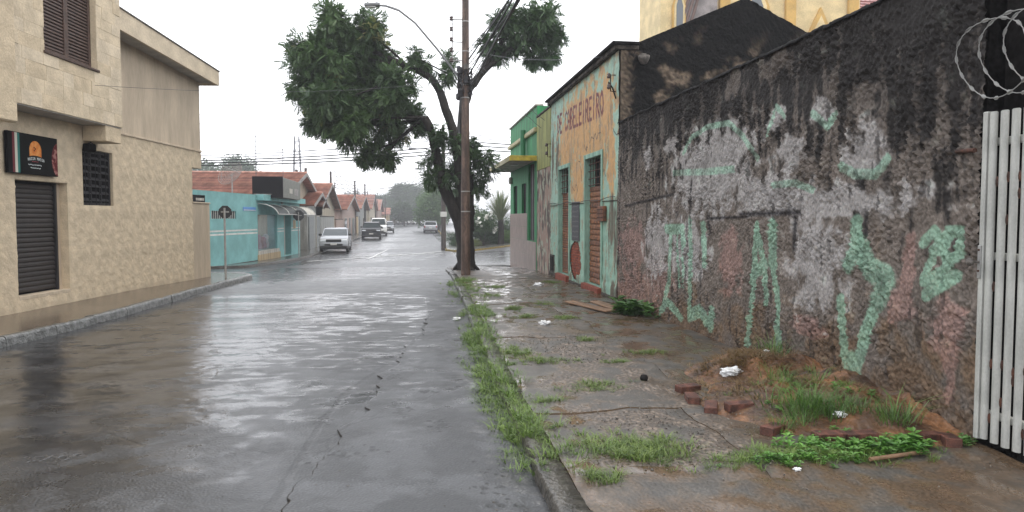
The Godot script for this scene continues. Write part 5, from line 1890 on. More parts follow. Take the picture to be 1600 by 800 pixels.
	# dado line, plinth, cornice
	for s in [[-19.9, -18.81], [-17.35, -15.86], [-14.28, -13.2]]:
		bx_f(o, "dado_groove", M.stained_concrete, fr, Vector3(s[0], 1.925, 0.008), Vector3(s[1], 1.94, 0.022))
		bx_f(o, "plinth", M.stained_concrete, fr, Vector3(s[0], -0.15, -0.02), Vector3(s[1], 0.1 + q.randf_range(0.0, 0.06), 0.045), 0.02)
	bx_f(o, "cornice", M.stained_concrete, fr, Vector3(-19.95, 4.66, -0.35), Vector3(-13.12, 4.74, 0.10), 0.012)
	bx_f(o, "cornice_cap", M.dark_concrete, fr, Vector3(-19.98, 4.741, -0.35), Vector3(-13.08, 4.80, 0.16), 0.012)
	var vent := bx_f(o, "meter_box", M.stained_concrete, fr, Vector3(-19.85, 0.14, -0.02), Vector3(-19.3, 0.62, 0.03), 0.01)
	bx_f(vent, "opening", M.black, fr, Vector3(-19.78, 0.19, 0.03), Vector3(-19.6, 0.57, 0.034))
	bx_f(vent, "opening", M.black, fr, Vector3(-19.54, 0.19, 0.03), Vector3(-19.37, 0.57, 0.034))
	# side wall: black gable rising behind the graffiti wall
	var sx := steps(0.02, 3.75, 0.04)
	var roofline := func(x: float) -> float: return 4.72 + (x - 0.15) / 2.25 * 0.97 if x < 2.4 else 5.69 - (x - 2.4) * 0.49
	var sp := PackedVector3Array()
	var sc := PackedColorArray()
	var nm := noise(85, 0.9, 4)
	var n2 := noise(86, 7.0, 3)
	for j in 120:
		for x in sx:
			var y: float = lerpf(0.0, roofline.call(x) if x > 0.3 else 4.7, j / 119.0)
			sp.append(Vector3(x, y, 3.33 + 0.035 * n2.get_noise_2d(x * 2.0, y * 2.0) + 0.02 * nm.get_noise_2d(x * 4, y * 4)))
			var t := clampf((nm.get_noise_2d(x * 1.2, y * 1.5) - 0.12) * 4.0, 0, 1) * clampf(1.3 - absf(y - 4.1) * 1.2, 0, 1)
			t = maxf(t, clampf((0.28 - x) * 6.0 + n2.get_noise_2d(x, y), 0, 1) * 0.8)
			t *= clampf(0.7 + n2.get_noise_2d(x * 1.5, y * 1.5), 0, 1)
			sc.append(Color(0.010, 0.0095, 0.010).lerp(Color(0.20, 0.155, 0.115), t))
	mb = MB.new()
	mb.sheet(sx.size(), 120, sp, PackedVector2Array(), Vector3(0, 0, 1), PackedByteArray(), sc)
	var vm := StandardMaterial3D.new()
	vm.resource_name = "mouldy_gable"
	vm.metallic_specular = 0.25
	vm.vertex_color_use_as_albedo = true
	vm.roughness = 0.8
	vm.uv1_triplanar = true
	vm.uv1_world_triplanar = true
	vm.heightmap_enabled = true
	vm.heightmap_texture = T.lump
	vm.heightmap_scale = 1.5
	part(mb, "gable_wall", vm, o, "black mouldy gable wall with brown bare patches")
	mb = MB.new()
	mb.prism(PackedVector2Array([Vector2(0.3, 0), Vector2(3.75, 0), Vector2(3.75, 5.0), Vector2(2.4, 5.66), Vector2(0.3, 4.75)]), Transform3D(Basis(), Vector3(0, 0, 3.0)), 0.29)
	part(mb, "gable_core", M.dark_concrete, o)
	mb = MB.new()
	tiled_slope(mb, Vector3(2.4, 5.52, -3.3), Vector3(2.4, 5.52, 3.1), Vector3(0.3, 4.6, 3.1), Vector3(0.3, 4.6, -3.3), 7, 22)
	tiled_slope(mb, Vector3(2.4, 5.52, -3.3), Vector3(2.4, 5.52, 3.1), Vector3(4.0, 4.74, 3.1), Vector3(4.0, 4.74, -3.3), 6, 22)
	part(mb, "roof", M.church_roof_brown, o)
	# old bracket insulators
	for p in [[-13.42, 4.25, 0.3], [-19.85, 3.62, 0.35]]:
		var b := Node3D.new()
		b.name = "insulator_bracket"
		o.add_child(b, true)
		mb = MB.new()
		mb.tube([fr * Vector3(p[0], p[1] - p[2], 0.0), fr * Vector3(p[0], p[1] - p[2], 0.1), fr * Vector3(p[0], p[1], 0.1), fr * Vector3(p[0], p[1], 0.0)], 0.012, 6)
		part(mb, "iron", M.rust, b)
		for y in [p[1] - p[2] * 0.85, p[1] - p[2] * 0.2]:
			mb = MB.new()
			mb.lathe([Vector2(0, 0), Vector2(0.035, 0), Vector2(0.045, 0.03), Vector2(0.025, 0.05), Vector2(0.04, 0.07), Vector2(0.0, 0.1)], fr * Vector3(p[0], y, 0.13), 10)
			part(mb, "insulator", M.insulator, b)
	mb = MB.new()
	mb.tube([fr * Vector3(-13.75, 4.05, 0.05), fr * Vector3(-13.55, 4.14, 0.1), fr * Vector3(-13.35, 4.0, 0.08), fr * Vector3(-13.3, 3.8, 0.03)], 0.014, 6)
	part(mb, "loose_conduit", M.black, o)
	mb = MB.new()
	mb.lathe([Vector2(0.0, 0.0), Vector2(0.06, 0.02), Vector2(0.1, 0.1), Vector2(0.11, 0.16), Vector2(0, 0.17)], Vector3(0.42, 4.38, 3.44), 14)
	mb.box(Vector3(0.36, 4.54, 3.33), Vector3(0.46, 4.58, 3.46), 0.005)
	part(mb, "wall_lamp", M.stone_grey, o)

	# things fixed to the front
	var n := thing("painted_notice", "dark painted notice with faded white handwriting between the two shutters", "sign", Vector3(3.73, 1.08, -16.72))
	bx(n, "board", M.grey_panel, Vector3(0.0, 0, -0.40), Vector3(0.012, 0.9, 0.40), 0.003)
	mb = MB.new()
	mb.quad_uv([Vector3(-0.002, 0.01, -0.39), Vector3(-0.002, 0.01, 0.39), Vector3(-0.002, 0.89, 0.39), Vector3(-0.002, 0.89, -0.39)], Vector3.LEFT, 0, 0, 1, 1)
	part(mb, "lettering", M.notice, n)
	var lb := thing("letter_box", "small rusty square box right of the near shutter", "box", Vector3(3.70, 1.54, -14.22))
	bx(lb, "case", M.shutter_rust_b, Vector3(-0.03, 0, -0.24), Vector3(0.04, 0.3, 0.24), 0.008)
	for k in 3:
		bx(lb, "bar", M.rust, Vector3(-0.04, 0.06 + k * 0.08, -0.22), Vector3(-0.031, 0.085 + k * 0.08, 0.22))
	mb = MB.new()
	var l := []
	for k in 25:
		l.append(Vector3(3.70, 1.99 + 0.02 * sin(k * 0.9) - 0.03 * sin(PI * k / 24.0), lerpf(-19.9, -13.25, k / 24.0)))
	mb.tube(l, 0.008, 5)
	single(mb, "wall_cable", M.cable, "thin black cable stapled along the turquoise shop front", "cable")

func build_green() -> void:
	var o := thing("green_building", "green corner building with yellow edged canopy and grey tiled wainscot", "building", Vector3(3.75, -0.2, -25.1))
	var fr := Transform3D(Basis(Vector3(0, 0, 1), Vector3.UP, Vector3(-1, 0, 0)), Vector3(0, 0.2, 25.1))
	var holes := [Rect2(-27.4, 1.76, 0.95, 1.05), Rect2(-25.3, 1.76, 0.95, 1.02), Rect2(-23.85, 0.88, 1.2, 2.45)]
	var mb := MB.new()
	wall_front(mb, fr, steps(-28.3, -22.15, 0.5, [-27.4, -26.45, -25.3, -24.35, -23.85, -22.65]), steps(-0.5, 5.0, 0.5, [1.76, 2.81, 2.78, 0.88, 3.33]), holes, no_relief)
	for h in holes:
		reveal(mb, fr, h, 0.1)
	mb.poly([fr * Vector3(-22.15, -0.5, 0), fr * Vector3(-22.15, 5.0, 0), fr * Vector3(-22.15, 5.0, -6), fr * Vector3(-22.15, -0.5, -6)], Vector3(0, 0, 1))
	mb.poly([fr * Vector3(-28.3, -0.5, 0), fr * Vector3(-28.3, 5.0, 0), fr * Vector3(-28.3, 5.0, -6), fr * Vector3(-28.3, -0.5, -6)], Vector3(0, 0, -1))
	mb.poly([fr * Vector3(-22.15, 5.0, 0), fr * Vector3(-28.3, 5.0, 0), fr * Vector3(-28.3, 5.0, -6), fr * Vector3(-22.15, 5.0, -6)], Vector3.UP)
	part(mb, "wall", M.green, o)
	bx_f(o, "parapet_cap", M.off_white, fr, Vector3(-28.34, 5.002, -0.2), Vector3(-22.15, 5.06, 0.06), 0.01)
	for h in holes:
		var w := bx_f(o, "window" if h.size.y < 2 else "door", M.shop_dark if h.size.y < 2 else M.grey_panel, fr, Vector3(h.position.x, h.position.y, -0.12), Vector3(h.end.x, h.end.y, -0.08))
		for k in 3:
			var u: float = h.position.x + h.size.x * (k + 0.5) / 3.0
			bx_f(w, "bar", M.dark_iron if h.size.y < 2 else M.grey_panel, fr, Vector3(u - 0.02, h.position.y + 0.01, -0.078), Vector3(u + 0.02, h.end.y - 0.01, -0.05))
	# wainscot tiles
	var tm := []
	for k in 3:
		var b := MB.new()
		b.box(Vector3(0, 0, 0), Vector3(0.595, 0.445, 0.012), 0.003)
		tm.append(b.mesh())
	var q := RandomNumberGenerator.new()
	q.seed = 3
	for r in 5:
		for c in 10:
			var u := -28.29 + c * 0.6
			var y := -0.48 + r * 0.45
			var rr := Rect2(u, y, 0.58, 0.43)
			if rr.intersects(holes[2].grow(-0.02)): continue
			piece(tm[q.randi() % 3], "wall_tile", [M.wall_tile, M.wall_tile_b][q.randi() % 2], o, Transform3D(fr.basis, fr * Vector3(u, y, 0.002)))
	# canopy
	var cn := Node3D.new()
	cn.name = "canopy"
	o.add_child(cn, true)
	bx_f(cn, "slab", M.off_white, fr, Vector3(-28.2, 3.36, 0.001), Vector3(-22.2, 3.47, 0.80), 0.01)
	bx_f(cn, "edge", M.yellow_trim, fr, Vector3(-22.199, 3.34, 0.0), Vector3(-22.15, 3.50, 0.84), 0.006)
	bx_f(cn, "edge", M.cream_trim, fr, Vector3(-28.2, 3.34, 0.801), Vector3(-22.2, 3.50, 0.84), 0.006)
	for u in [-24.0, -26.3]:
		mb = MB.new()
		mb.lathe([Vector2(0.0, -0.05), Vector2(0.11, -0.04), Vector2(0.12, 0.0), Vector2(0.0, 0.0)], fr * Vector3(u, 3.36, 0.45), 12)
		part(mb, "downlight", M.lamp_glass, cn)
	# trim band and pipe
	bx_f(o, "trim_band", M.cream_trim, fr, Vector3(-28.32, 4.22, 0.0), Vector3(-22.16, 4.36, 0.1), 0.02)
	mb = MB.new()
	mb.tube([fr * Vector3(-24.2, 3.5, 0.13), fr * Vector3(-24.2, 4.5, 0.13)], 0.09, 10)
	part(mb, "pipe", M.green_pipe, o)
	bx_f(o, "wall_box", M.off_white, fr, Vector3(-28.0, 2.9, 0.0), Vector3(-27.7, 3.15, 0.12), 0.02)
	# narrow party wall
	var p := thing("party_wall", "narrow wall with olive top and flaking reddish lower half between green building and barber shop", "wall", Vector3(3.75, 0, -21.0))
	bx(p, "olive_upper", M.olive_wall, Vector3(-0.012, 3.03, -1.14), Vector3(0.4, 4.62, 1.09), 0.01)
	bx(p, "cap", M.stained_concrete, Vector3(-0.04, 4.621, -1.14), Vector3(0.4, 4.68, 1.09), 0.01)
	var nb := noise(91, 2.0, 4)
	var pts := PackedVector3Array()
	var cols := PackedColorArray()
	var us := steps(-1.14, 1.09, 0.04)
	for j in 80:
		for u in us:
			var y := lerpf(-0.3, 3.03, j / 79.0)
			var k := nb.get_noise_2d(u * 0.9, y * 0.5)
			pts.append(Vector3(0.01 * k, y, u))
			var c := Color(0.3, 0.21, 0.17).lerp(Color(0.09, 0.07, 0.06), clampf((k + 0.05) * 4.0, 0, 1))
			if nb.get_noise_2d(u * 1.4 + 20, y) > 0.22: c = Color(0.34, 0.36, 0.28)
			cols.append(c)
	mb = MB.new()
	mb.sheet(us.size(), 80, pts, PackedVector2Array(), Vector3(-1, 0, 0), PackedByteArray(), cols)
	mb.col = Color(0.1, 0.08, 0.07)
	mb.box(Vector3(0.03, -0.3, -1.14), Vector3(0.4, 3.02, 1.09))
	var vm := StandardMaterial3D.new()
	vm.resource_name = "flaking_render"
	vm.vertex_color_use_as_albedo = true
	vm.roughness = 0.8
	part(mb, "flaking_lower", vm, p)

func gothic(w: float, h: float, rise: float) -> PackedVector2Array:
	return PackedVector2Array([Vector2(-w, 0), Vector2(w, 0), Vector2(w, h), Vector2(w * 0.55, h + rise * 0.5), Vector2(0, h + rise), Vector2(-w * 0.55, h + rise * 0.5), Vector2(-w, h)])

func build_church() -> void:
	var o := thing("church", "yellow church with pointed window frames rising behind the black gable", "church", Vector3(15, -0.5, -45))
	bx(o, "nave", M.church_yellow, Vector3(3.9, 0, -14), Vector3(13.8, 22, 0))
	bx(o, "turret", M.church_yellow, Vector3(0.3, 0, -4), Vector3(2.6, 20, 0.3))
	for x in [4.2, 8.6, 12.9]:
		bx(o, "pilaster", M.church_trim, Vector3(x, 0, 0), Vector3(x + 0.7, 22, 0.25), 0.04)
	var roof := MB.new()
	roof.prism(PackedVector2Array([Vector2(1.0, 13.0), Vector2(3.95, 13.0), Vector2(3.95, 19.5), Vector2(3.5, 19.5)]), Transform3D(Basis(), Vector3(0, 0, -8)), 8.4)
	part(roof, "side_roof", M.church_roof, o)
	for k in 3:
		var b := MB.new()
		b.tube([Vector3(1.25 + k * 0.3, 13.0, 0.45), Vector3(3.2 + k * 0.3, 19.5, 0.45)], 0.1, 6)
		part(b, "roof_rib", M.church_roof_brown, o)
	for w in [[11.0, 9.8, 1.15, 3.2, 2.6], [6.6, 12.5, 0.9, 3.0, 2.0], [1.45, 13.0, 0.42, 2.2, 1.4]]:
		var fr := Transform3D(Basis(), Vector3(w[0], w[1], 0.3 if w[0] < 3 else 0.0))
		var b := MB.new()
		b.prism(gothic(w[2], w[3], w[4]), fr, 0.22)
		var f := part(b, "pointed_frame", M.church_trim, o)
		b = MB.new()
		b.prism(gothic(w[2] * 0.78, w[3] * 0.98, w[4] * 0.78), Transform3D(Basis(), fr.origin + Vector3(0, 0.1, 0.2)), 0.06)
		part(b, "moulding", M.church_yellow, f)
		b = MB.new()
		b.prism(gothic(w[2] * 0.5, w[3] * 0.95, w[4] * 0.5), Transform3D(Basis(), fr.origin + Vector3(0, 0.15, 0.25)), 0.03)
		part(b, "glass", M.church_glass, f)
	var p := thing("pink_roof_house", "pale red roof showing beside the church above the graffiti wall", "house", Vector3(28.9, -0.5, -45))
	bx(p, "wall", M.house_cream, Vector3(0.2, 0, -6), Vector3(9.5, 13.6, 0))
	var b := MB.new()
	tiled_slope(b, Vector3(0, 18.5, -6), Vector3(10, 18.5, -6), Vector3(10, 13.6, 0.4), Vector3(0, 13.6, 0.4), 16, 30)
	part(b, "roof", M.roof_pink, p)

# ------------------------------------------------------------------ cars
func loft(mb: MB, prof: Array, hw: float, ins: Array, narrow := 0.0, y0 := 0.0) -> void:
	# closed outline (z, y) carried across x; ins: [x share, inset]; narrow pulls the sides in above y0
	var c := Vector2.ZERO
	for p in prof:
		c += p
	c /= prof.size()
	var n := prof.size()
	var pts := PackedVector3Array()
	for s in ins:
		for k in n + 1:
			var p: Vector2 = prof[k % n]
			var d := p - c
			var q = c + d * (1.0 - s[1] / maxf(d.length(), 0.05))
			pts.append(Vector3(s[0] * (hw - narrow * maxf(0.0, q.y - y0)), q.y, q.x))
	mb.sheet(n + 1, ins.size(), pts, PackedVector2Array(), Vector3.UP, PackedByteArray(), PackedColorArray(), true)
	for e in [0, ins.size() - 1]:
		var ring := PackedVector2Array()
		for k in n:
			var p := pts[e * (n + 1) + k]
			ring.append(Vector2(p.z, p.y))
		var t := Geometry2D.triangulate_polygon(ring)
		for k in range(0, t.size(), 3):
			mb.poly([pts[e * (n + 1) + t[k]], pts[e * (n + 1) + t[k + 1]], pts[e * (n + 1) + t[k + 2]]], Vector3(signf(ins[e][0]), 0, 0))

const EDGE := [[-1.0, 0.07], [-0.985, 0.03], [-0.93, 0.0], [-0.5, 0.0], [0.0, 0.0], [0.5, 0.0], [0.93, 0.0], [0.985, 0.03], [1.0, 0.07]]
func car(called: String, label: String, cat: String, at: Vector3, turn: float, paint: Material, p: Dictionary) -> void:
	var o := thing(called, label, cat, at, turn, "cars parked along the street")
	var L: float = p.L
	var hw: float = p.W / 2.0
	var H: float = p.H
	var hood: float = p.hood
	var belt: float = p.belt
	var f := L / 2.0
	# body outline from the front foot round over the hood, belt line, tail and back
	var prof := [Vector2(f - 0.06, 0.32), Vector2(f, 0.5), Vector2(f - 0.03, hood - 0.36), Vector2(f - 0.1, hood - 0.2), Vector2(f - 0.22, hood - 0.11), Vector2(f - 0.5, hood - 0.03), Vector2(p.wf + 0.2, hood + 0.03), Vector2(p.wf - 0.05, belt), Vector2(p.wr + 0.1, belt + 0.02), Vector2(-f + 0.06, p.tail), Vector2(-f, p.tail - 0.14), Vector2(-f + 0.02, 0.5), Vector2(-f + 0.1, 0.32)]
	var mb := MB.new()
	loft(mb, prof, hw, EDGE, 0.04, 0.7)
	var body := part(mb, "body", paint, o)
	# glasshouse
	var g := [Vector2(p.wf + 0.02, belt - 0.03), Vector2(p.rf, H - 0.09), Vector2(p.rf - 0.25, H - 0.05), Vector2(p.rr + 0.15, H - 0.05), Vector2(p.rr, H - 0.1), Vector2(p.wr, belt - 0.03)]
	mb = MB.new()
	loft(mb, g, hw - 0.07, [[-1.0, 0.02], [-0.97, 0.0], [0.0, 0.0], [0.97, 0.0], [1.0, 0.02]], 0.22, belt)
	part(mb, "windows", M.car_glass, o)
	var rp := [Vector2(p.rf + 0.06, H - 0.11), Vector2(p.rf - 0.08, H - 0.04), Vector2((p.rf + p.rr) / 2, H), Vector2(p.rr + 0.08, H - 0.04), Vector2(p.rr - 0.06, H - 0.11)]
	mb = MB.new()
	loft(mb, rp, hw - 0.055, [[-1.0, 0.03], [-0.95, 0.0], [0.0, 0.0], [0.95, 0.0], [1.0, 0.03]], 0.22, belt)
	part(mb, "roof", paint, o)
	var sidex := func(y: float) -> float: return hw - 0.065 - 0.22 * maxf(0, y - belt)
	for s in [-1.0, 1.0]:
		var zs := [[p.wf + 0.03, p.rf + 0.02, 0.035], [p.wr, p.rr, 0.05], [lerpf(p.wf, p.wr, 0.5), lerpf(p.rf, p.rr, 0.45), 0.035]]
		for z in zs:
			mb = MB.new()
			mb.tube([Vector3(s * sidex.call(belt), belt - 0.02, z[0]), Vector3(s * sidex.call(H - 0.08), H - 0.08, z[1])], z[2], 6)
			part(mb, "pillar", paint if z[2] > 0.04 or z == zs[0] else M.car_trim, o)
		mb = MB.new()
		mb.box(Vector3(s * (hw - 0.05), belt + 0.02, p.wf - 0.22), Vector3(s * (hw + 0.16), belt + 0.16, p.wf - 0.10), 0.03)
		part(mb, "mirror", p.get("mirror", M.car_trim), o)
		# lamps
		mb = MB.new()
		mb.box(Vector3(s * (hw - 0.46), hood - 0.37, f - 0.22), Vector3(s * (hw - 0.03), hood - 0.22, f - 0.04), 0.05)
		part(mb, "headlight", M.headlight, o)
		mb = MB.new()
		mb.box(Vector3(s * (hw - 0.2), p.tail - 0.38, -f - 0.012), Vector3(s * (hw - 0.03), p.tail - 0.1, -f + 0.12), 0.03)
		part(mb, "tail_light", M.tail_light, o)
		# door seams and handles
		for z in [lerpf(p.wf, p.wr, 0.02), lerpf(p.wf, p.wr, 0.5)]:
			bx(o, "door_seam", M.car_trim, Vector3(s * (hw - 0.012), 0.42, z - 0.006), Vector3(s * (hw + 0.001), belt - 0.04, z + 0.006))
		bx(o, "sill", M.car_trim, Vector3(s * (hw - 0.06), 0.26, -f + 0.9), Vector3(s * (hw + 0.015), 0.40, f - 0.95), 0.02)
	bx(o, "front_bumper", M.car_trim, Vector3(-hw + 0.02, 0.24, f - 0.3), Vector3(hw - 0.02, 0.47, f + 0.02), 0.06)
	bx(o, "grille", M.car_trim, Vector3(-hw + 0.40, hood - 0.40, f - 0.14), Vector3(hw - 0.40, hood - 0.20, f - 0.015), 0.03)
	bx(o, "lower_grille", M.car_trim, Vector3(-hw + 0.32, 0.46, f - 0.1), Vector3(hw - 0.32, 0.58, f + 0.012), 0.02)
	bx(o, "rear_bumper", M.car_trim, Vector3(-hw + 0.06, 0.24, -f - 0.02), Vector3(hw - 0.06, 0.44, -f + 0.25), 0.05)
	bx(o, "number_plate", M.plate, Vector3(-0.2, 0.5, f + 0.014), Vector3(0.2, 0.62, f + 0.024), 0.003)
	bx(o, "number_plate", M.plate, Vector3(-0.2, 0.62, -f - 0.024), Vector3(0.2, 0.75, -f - 0.012), 0.003)
	# arches and wheels
	var r: float = p.get("wheel", 0.33)
	for s in [-1.0, 1.0]:
		for z in [f - 0.82, -f + 0.82]:
			var bs := Basis(Vector3(0, 1, 0), Vector3(s, 0, 0), Vector3(0, 0, 1))
			mb = MB.new()
			mb.lathe([Vector2(r + 0.06, 0), Vector2(r + 0.07, 0.012), Vector2(0, 0.014)], Vector3(s * (hw - 0.006), r, z), 18, bs)
			part(mb, "wheel_arch", M.car_trim, o)
			mb = MB.new()
			mb.lathe([Vector2(r * 0.6, -0.18), Vector2(r * 0.97, -0.18), Vector2(r, -0.15), Vector2(r, -0.03), Vector2(r * 0.95, 0.0), Vector2(r * 0.66, 0.004), Vector2(r * 0.62, -0.02)], Vector3(s * (hw + 0.02), r, z), 20, bs)
			var w := part(mb, "wheel", M.tyre, o)
			mb = MB.new()
			mb.lathe([Vector2(r * 0.63, -0.01), Vector2(r * 0.55, -0.04), Vector2(r * 0.2, -0.015), Vector2(0, -0.005)], Vector3(s * (hw + 0.02), r, z), 20, bs)
			part(mb, "rim", M.rim, w)
	if p.get("rails", false):
		for s in [-1.0, 1.0]:
			mb = MB.new()
			mb.tube([Vector3(s * (hw - 0.2), H - 0.02, p.rf - 0.2), Vector3(s * (hw - 0.2), H + 0.05, p.rf - 0.4), Vector3(s * (hw - 0.2), H + 0.05, p.rr + 0.4), Vector3(s * (hw - 0.2), H - 0.02, p.rr + 0.2)], 0.02, 5)
			part(mb, "roof_rail", M.car_trim, o)

func build_cars() -> void:
	var g := func(x: float, z: float) -> Vector3: return Vector3(x, gy(x, z) + 0.01, z)
	car("pickup", "silver double cab pickup parked facing the camera past the teal shop", "pickup", g.call(-5.02, -49.6), 0.03, M.car_silver, {"L": 4.4, "W": 1.76, "H": 1.58, "hood": 1.06, "belt": 1.04, "tail": 1.08, "wf": 0.98, "rf": 0.2, "rr": -0.75, "wr": -0.95, "rails": true})
	car("black_suv", "black boxy off-road car parked facing the camera behind the pickup", "car", g.call(-4.15, -76.0), 0.03, M.car_black, {"L": 4.25, "W": 1.86, "H": 1.72, "hood": 1.16, "belt": 1.12, "tail": 1.15, "wf": 0.95, "rf": 0.55, "rr": -1.75, "wr": -2.0, "wheel": 0.36, "rails": true, "mirror": M.car_black})
	car("van", "white van parked between the black car and the grey car", "van", g.call(-4.0, -88.5), 0.02, M.car_white, {"L": 4.6, "W": 1.9, "H": 2.05, "hood": 1.2, "belt": 1.22, "tail": 1.8, "wf": 1.5, "rf": 0.9, "rr": -2.1, "wr": -2.2})
	car("hatchback", "dark grey car parked beyond the white van", "car", g.call(-3.4, -101.0), 0.02, M.car_grey, {"L": 4.0, "W": 1.72, "H": 1.55, "hood": 1.0, "belt": 1.0, "tail": 1.05, "wf": 0.85, "rf": 0.2, "rr": -1.5, "wr": -1.85})
	car("silver_car", "silver car parked on the right side under the round tree", "car", g.call(2.3, -99.0), PI, M.car_silver, {"L": 4.1, "W": 1.74, "H": 1.6, "hood": 1.0, "belt": 1.0, "tail": 1.08, "wf": 0.85, "rf": 0.2, "rr": -1.6, "wr": -1.95})
	car("far_white_car", "small white car far down the street before the trees", "car", g.call(-1.2, -190.0), 0.5, M.car_white, {"L": 4.1, "W": 1.74, "H": 1.5, "hood": 1.0, "belt": 1.0, "tail": 1.05, "wf": 0.85, "rf": 0.2, "rr": -1.5, "wr": -1.85})
	car("far_dark_car", "small dark car far down the street left of the white one", "car", g.call(-3.8, -186.0), 0.4, M.car_grey, {"L": 4.1, "W": 1.74, "H": 1.5, "hood": 1.0, "belt": 1.0, "tail": 1.05, "wf": 0.85, "rf": 0.2, "rr": -1.5, "wr": -1.85})

# ------------------------------------------------------------------ poles, lamps and cables
func sag_line(a: Vector3, b: Vector3, sag: float, n := 20) -> Array:
	var l := []
	for k in n + 1:
		var t := float(k) / n
		l.append(a.lerp(b, t) - Vector3(0, sag * 4.0 * t * (1.0 - t), 0))
	return l

func cable(a: Vector3, b: Vector3, sag: float, r: float, label: String, group: String, m: Material = null) -> void:
	var mb := MB.new()
	mb.tube(sag_line(a, b, sag), r, 5, false)
	single(mb, "overhead_cable", m if m else M.cable, label, "cable", group)

const RANK := ["lowest", "second lowest", "third lowest", "fourth lowest", "fifth from below", "sixth from below", "seventh from below", "second highest", "highest"]
const RANK5 := ["lowest", "second lowest", "middle", "second highest", "highest"]
func build_poles() -> void:
	var B := Vector3(1.44, 0.02, -20.3)
	var o := thing("utility_pole", "tall brown utility pole standing in front of the tree trunk", "utility pole", B)
	var mb := MB.new()
	mb.tube([Vector3(0, -0.4, 0), Vector3(0.0, 2, 0), Vector3(0.01, 5, 0), Vector3(0.03, 11.5, 0)], [0.132, 0.122, 0.104, 0.078], 18)
	part(mb, "post", M.pole_brown, o)
	for y in [1.75, 2.3, 4.85, 5.2, 6.1, 6.9]:
		mb = MB.new()
		var r = 0.136 - 0.0052 * y
		mb.lathe([Vector2(r - 0.01, 0), Vector2(r, 0), Vector2(r, 0.03), Vector2(r - 0.01, 0.03)], Vector3(0.0 + y * 0.002, y, 0), 18)
		part(mb, "band", M.galvanised, o)
	# clutter of splices and boxes
	var q := RandomNumberGenerator.new()
	q.seed = 19
	for k in 14:
		mb = MB.new()
		var a := q.randf() * TAU
		var y := q.randf_range(4.9, 5.7)
		var c := Vector3(cos(a) * 0.19 - 0.05, y, sin(a) * 0.16)
		mb.xf = Transform3D(Basis(Vector3.UP, q.randf() * 3.0).rotated(Vector3.RIGHT, q.randf_range(-0.5, 0.5)), c)
		mb.box(Vector3(-0.06, -0.09, -0.05), Vector3(0.06, 0.09, 0.05) * q.randf_range(0.7, 1.3), 0.02)
		part(mb, "splice_box", M.cable if k % 3 else M.stone_grey, o)
	for k in 7:
		mb = MB.new()
		var l := []
		var a0 := q.randf() * TAU
		for j in 15:
			var a := a0 + TAU * j / 14.0 * 1.2
			l.append(Vector3(cos(a) * 0.2, 5.2 + q.randf_range(-0.2, 0.35) + 0.18 * sin(a * 2.0 + k), sin(a) * 0.2))
		mb.tube(l, 0.012, 5)
		part(mb, "cable_loop", M.cable, o)
	# rack of spool insulators on the left face
	mb = mbox(Vector3(-0.36, 5.75, -0.02), Vector3(-0.33, 7.1, 0.02), 0.004)
	for y in [5.85, 6.35, 6.95]:
		mb.box(Vector3(-0.34, y, -0.015), Vector3(-0.08, y + 0.03, 0.015), 0.003)
	var rk := part(mb, "rack", M.galvanised, o)
	for k in 5:
		mb = MB.new()
		mb.lathe([Vector2(0.0, 0.0), Vector2(0.05, 0.0), Vector2(0.055, 0.03), Vector2(0.03, 0.05), Vector2(0.055, 0.07), Vector2(0.05, 0.1), Vector2(0, 0.1)], Vector3(-0.37, 5.82 + k * 0.28, 0.0), 12)
		part(mb, "insulator", M.insulator, rk)
	mb = MB.new()
	mb.tube([Vector3(0.02, 9.8, 0)  - Vector3(0.9, 0, 0), Vector3(0.9, 9.8, 0)], 0.05, 6)
	part(mb, "cross_arm", M.pole_brown, o)

	# street lamp on a long bent arm
	var s := thing("street_lamp", "street lamp on a long bent arm fixed to the brown pole", "street lamp", Vector3(1.4, 5.3, -20.42))
	mb = MB.new()
	mb.tube([Vector3(0, 0, 0), Vector3(-0.35, 0.45, -0.0), Vector3(-0.7, 0.9, -0.02), Vector3(-1.3, 1.6, -0.05), Vector3(-1.72, 1.92, -0.08), Vector3(-2.08, 2.04, -0.1), Vector3(-2.3, 2.05, -0.1)], 0.03, 8)
	part(mb, "arm", M.lamp_grey, s)
	mb = MB.new()
	mb.xf = Transform3D(Basis(Vector3(0, 0, 1), 0.06), Vector3(-2.42, 2.05, -0.1))
	mb.box(Vector3(-0.24, -0.04, -0.1), Vector3(0.18, 0.05, 0.1), 0.035)
	var hd := part(mb, "lamp_head", M.lamp_grey, s)
	mb = MB.new()
	mb.box(Vector3(-2.62, 1.985, -0.17), Vector3(-2.36, 2.012, -0.03), 0.01)
	part(mb, "lens", M.lamp_glass, hd)

	# cables from the brown pole towards the camera
	for k in 9:
		var t := k / 8.0
		cable(Vector3(1.55, 5.1 + 0.14 * k, -20.3), Vector3(2.0 + 1.7 * t, 5.7 + 0.18 * (k % 4), 12.0), 0.25 + 0.12 * (k % 3), 0.011 if k % 3 else 0.02, RANK[k] + " dark cable fanning out from the pole towards the camera", "cables fanning out from the brown pole")
	for k in 3:
		cable(Vector3(1.4 + 0.3 * k, 9.85, -20.3), Vector3(1.6 + 0.3 * k, 9.9, 14.0), 0.4, 0.008, ["left", "middle", "right"][k] + " thin high cable on the cross arm of the brown pole", "high cables over the pole")
	# pole to the far poles
	for k in 6:
		cable(Vector3(1.4, 5.1 + 0.2 * k, -20.3), Vector3(3.1, 5.2 + 0.22 * k, -57.0), 0.5, 0.012, ["lowest", "second lowest", "third lowest", "third highest", "second highest", "highest"][k] + " cable running down the street from the brown pole", "cables down the street")
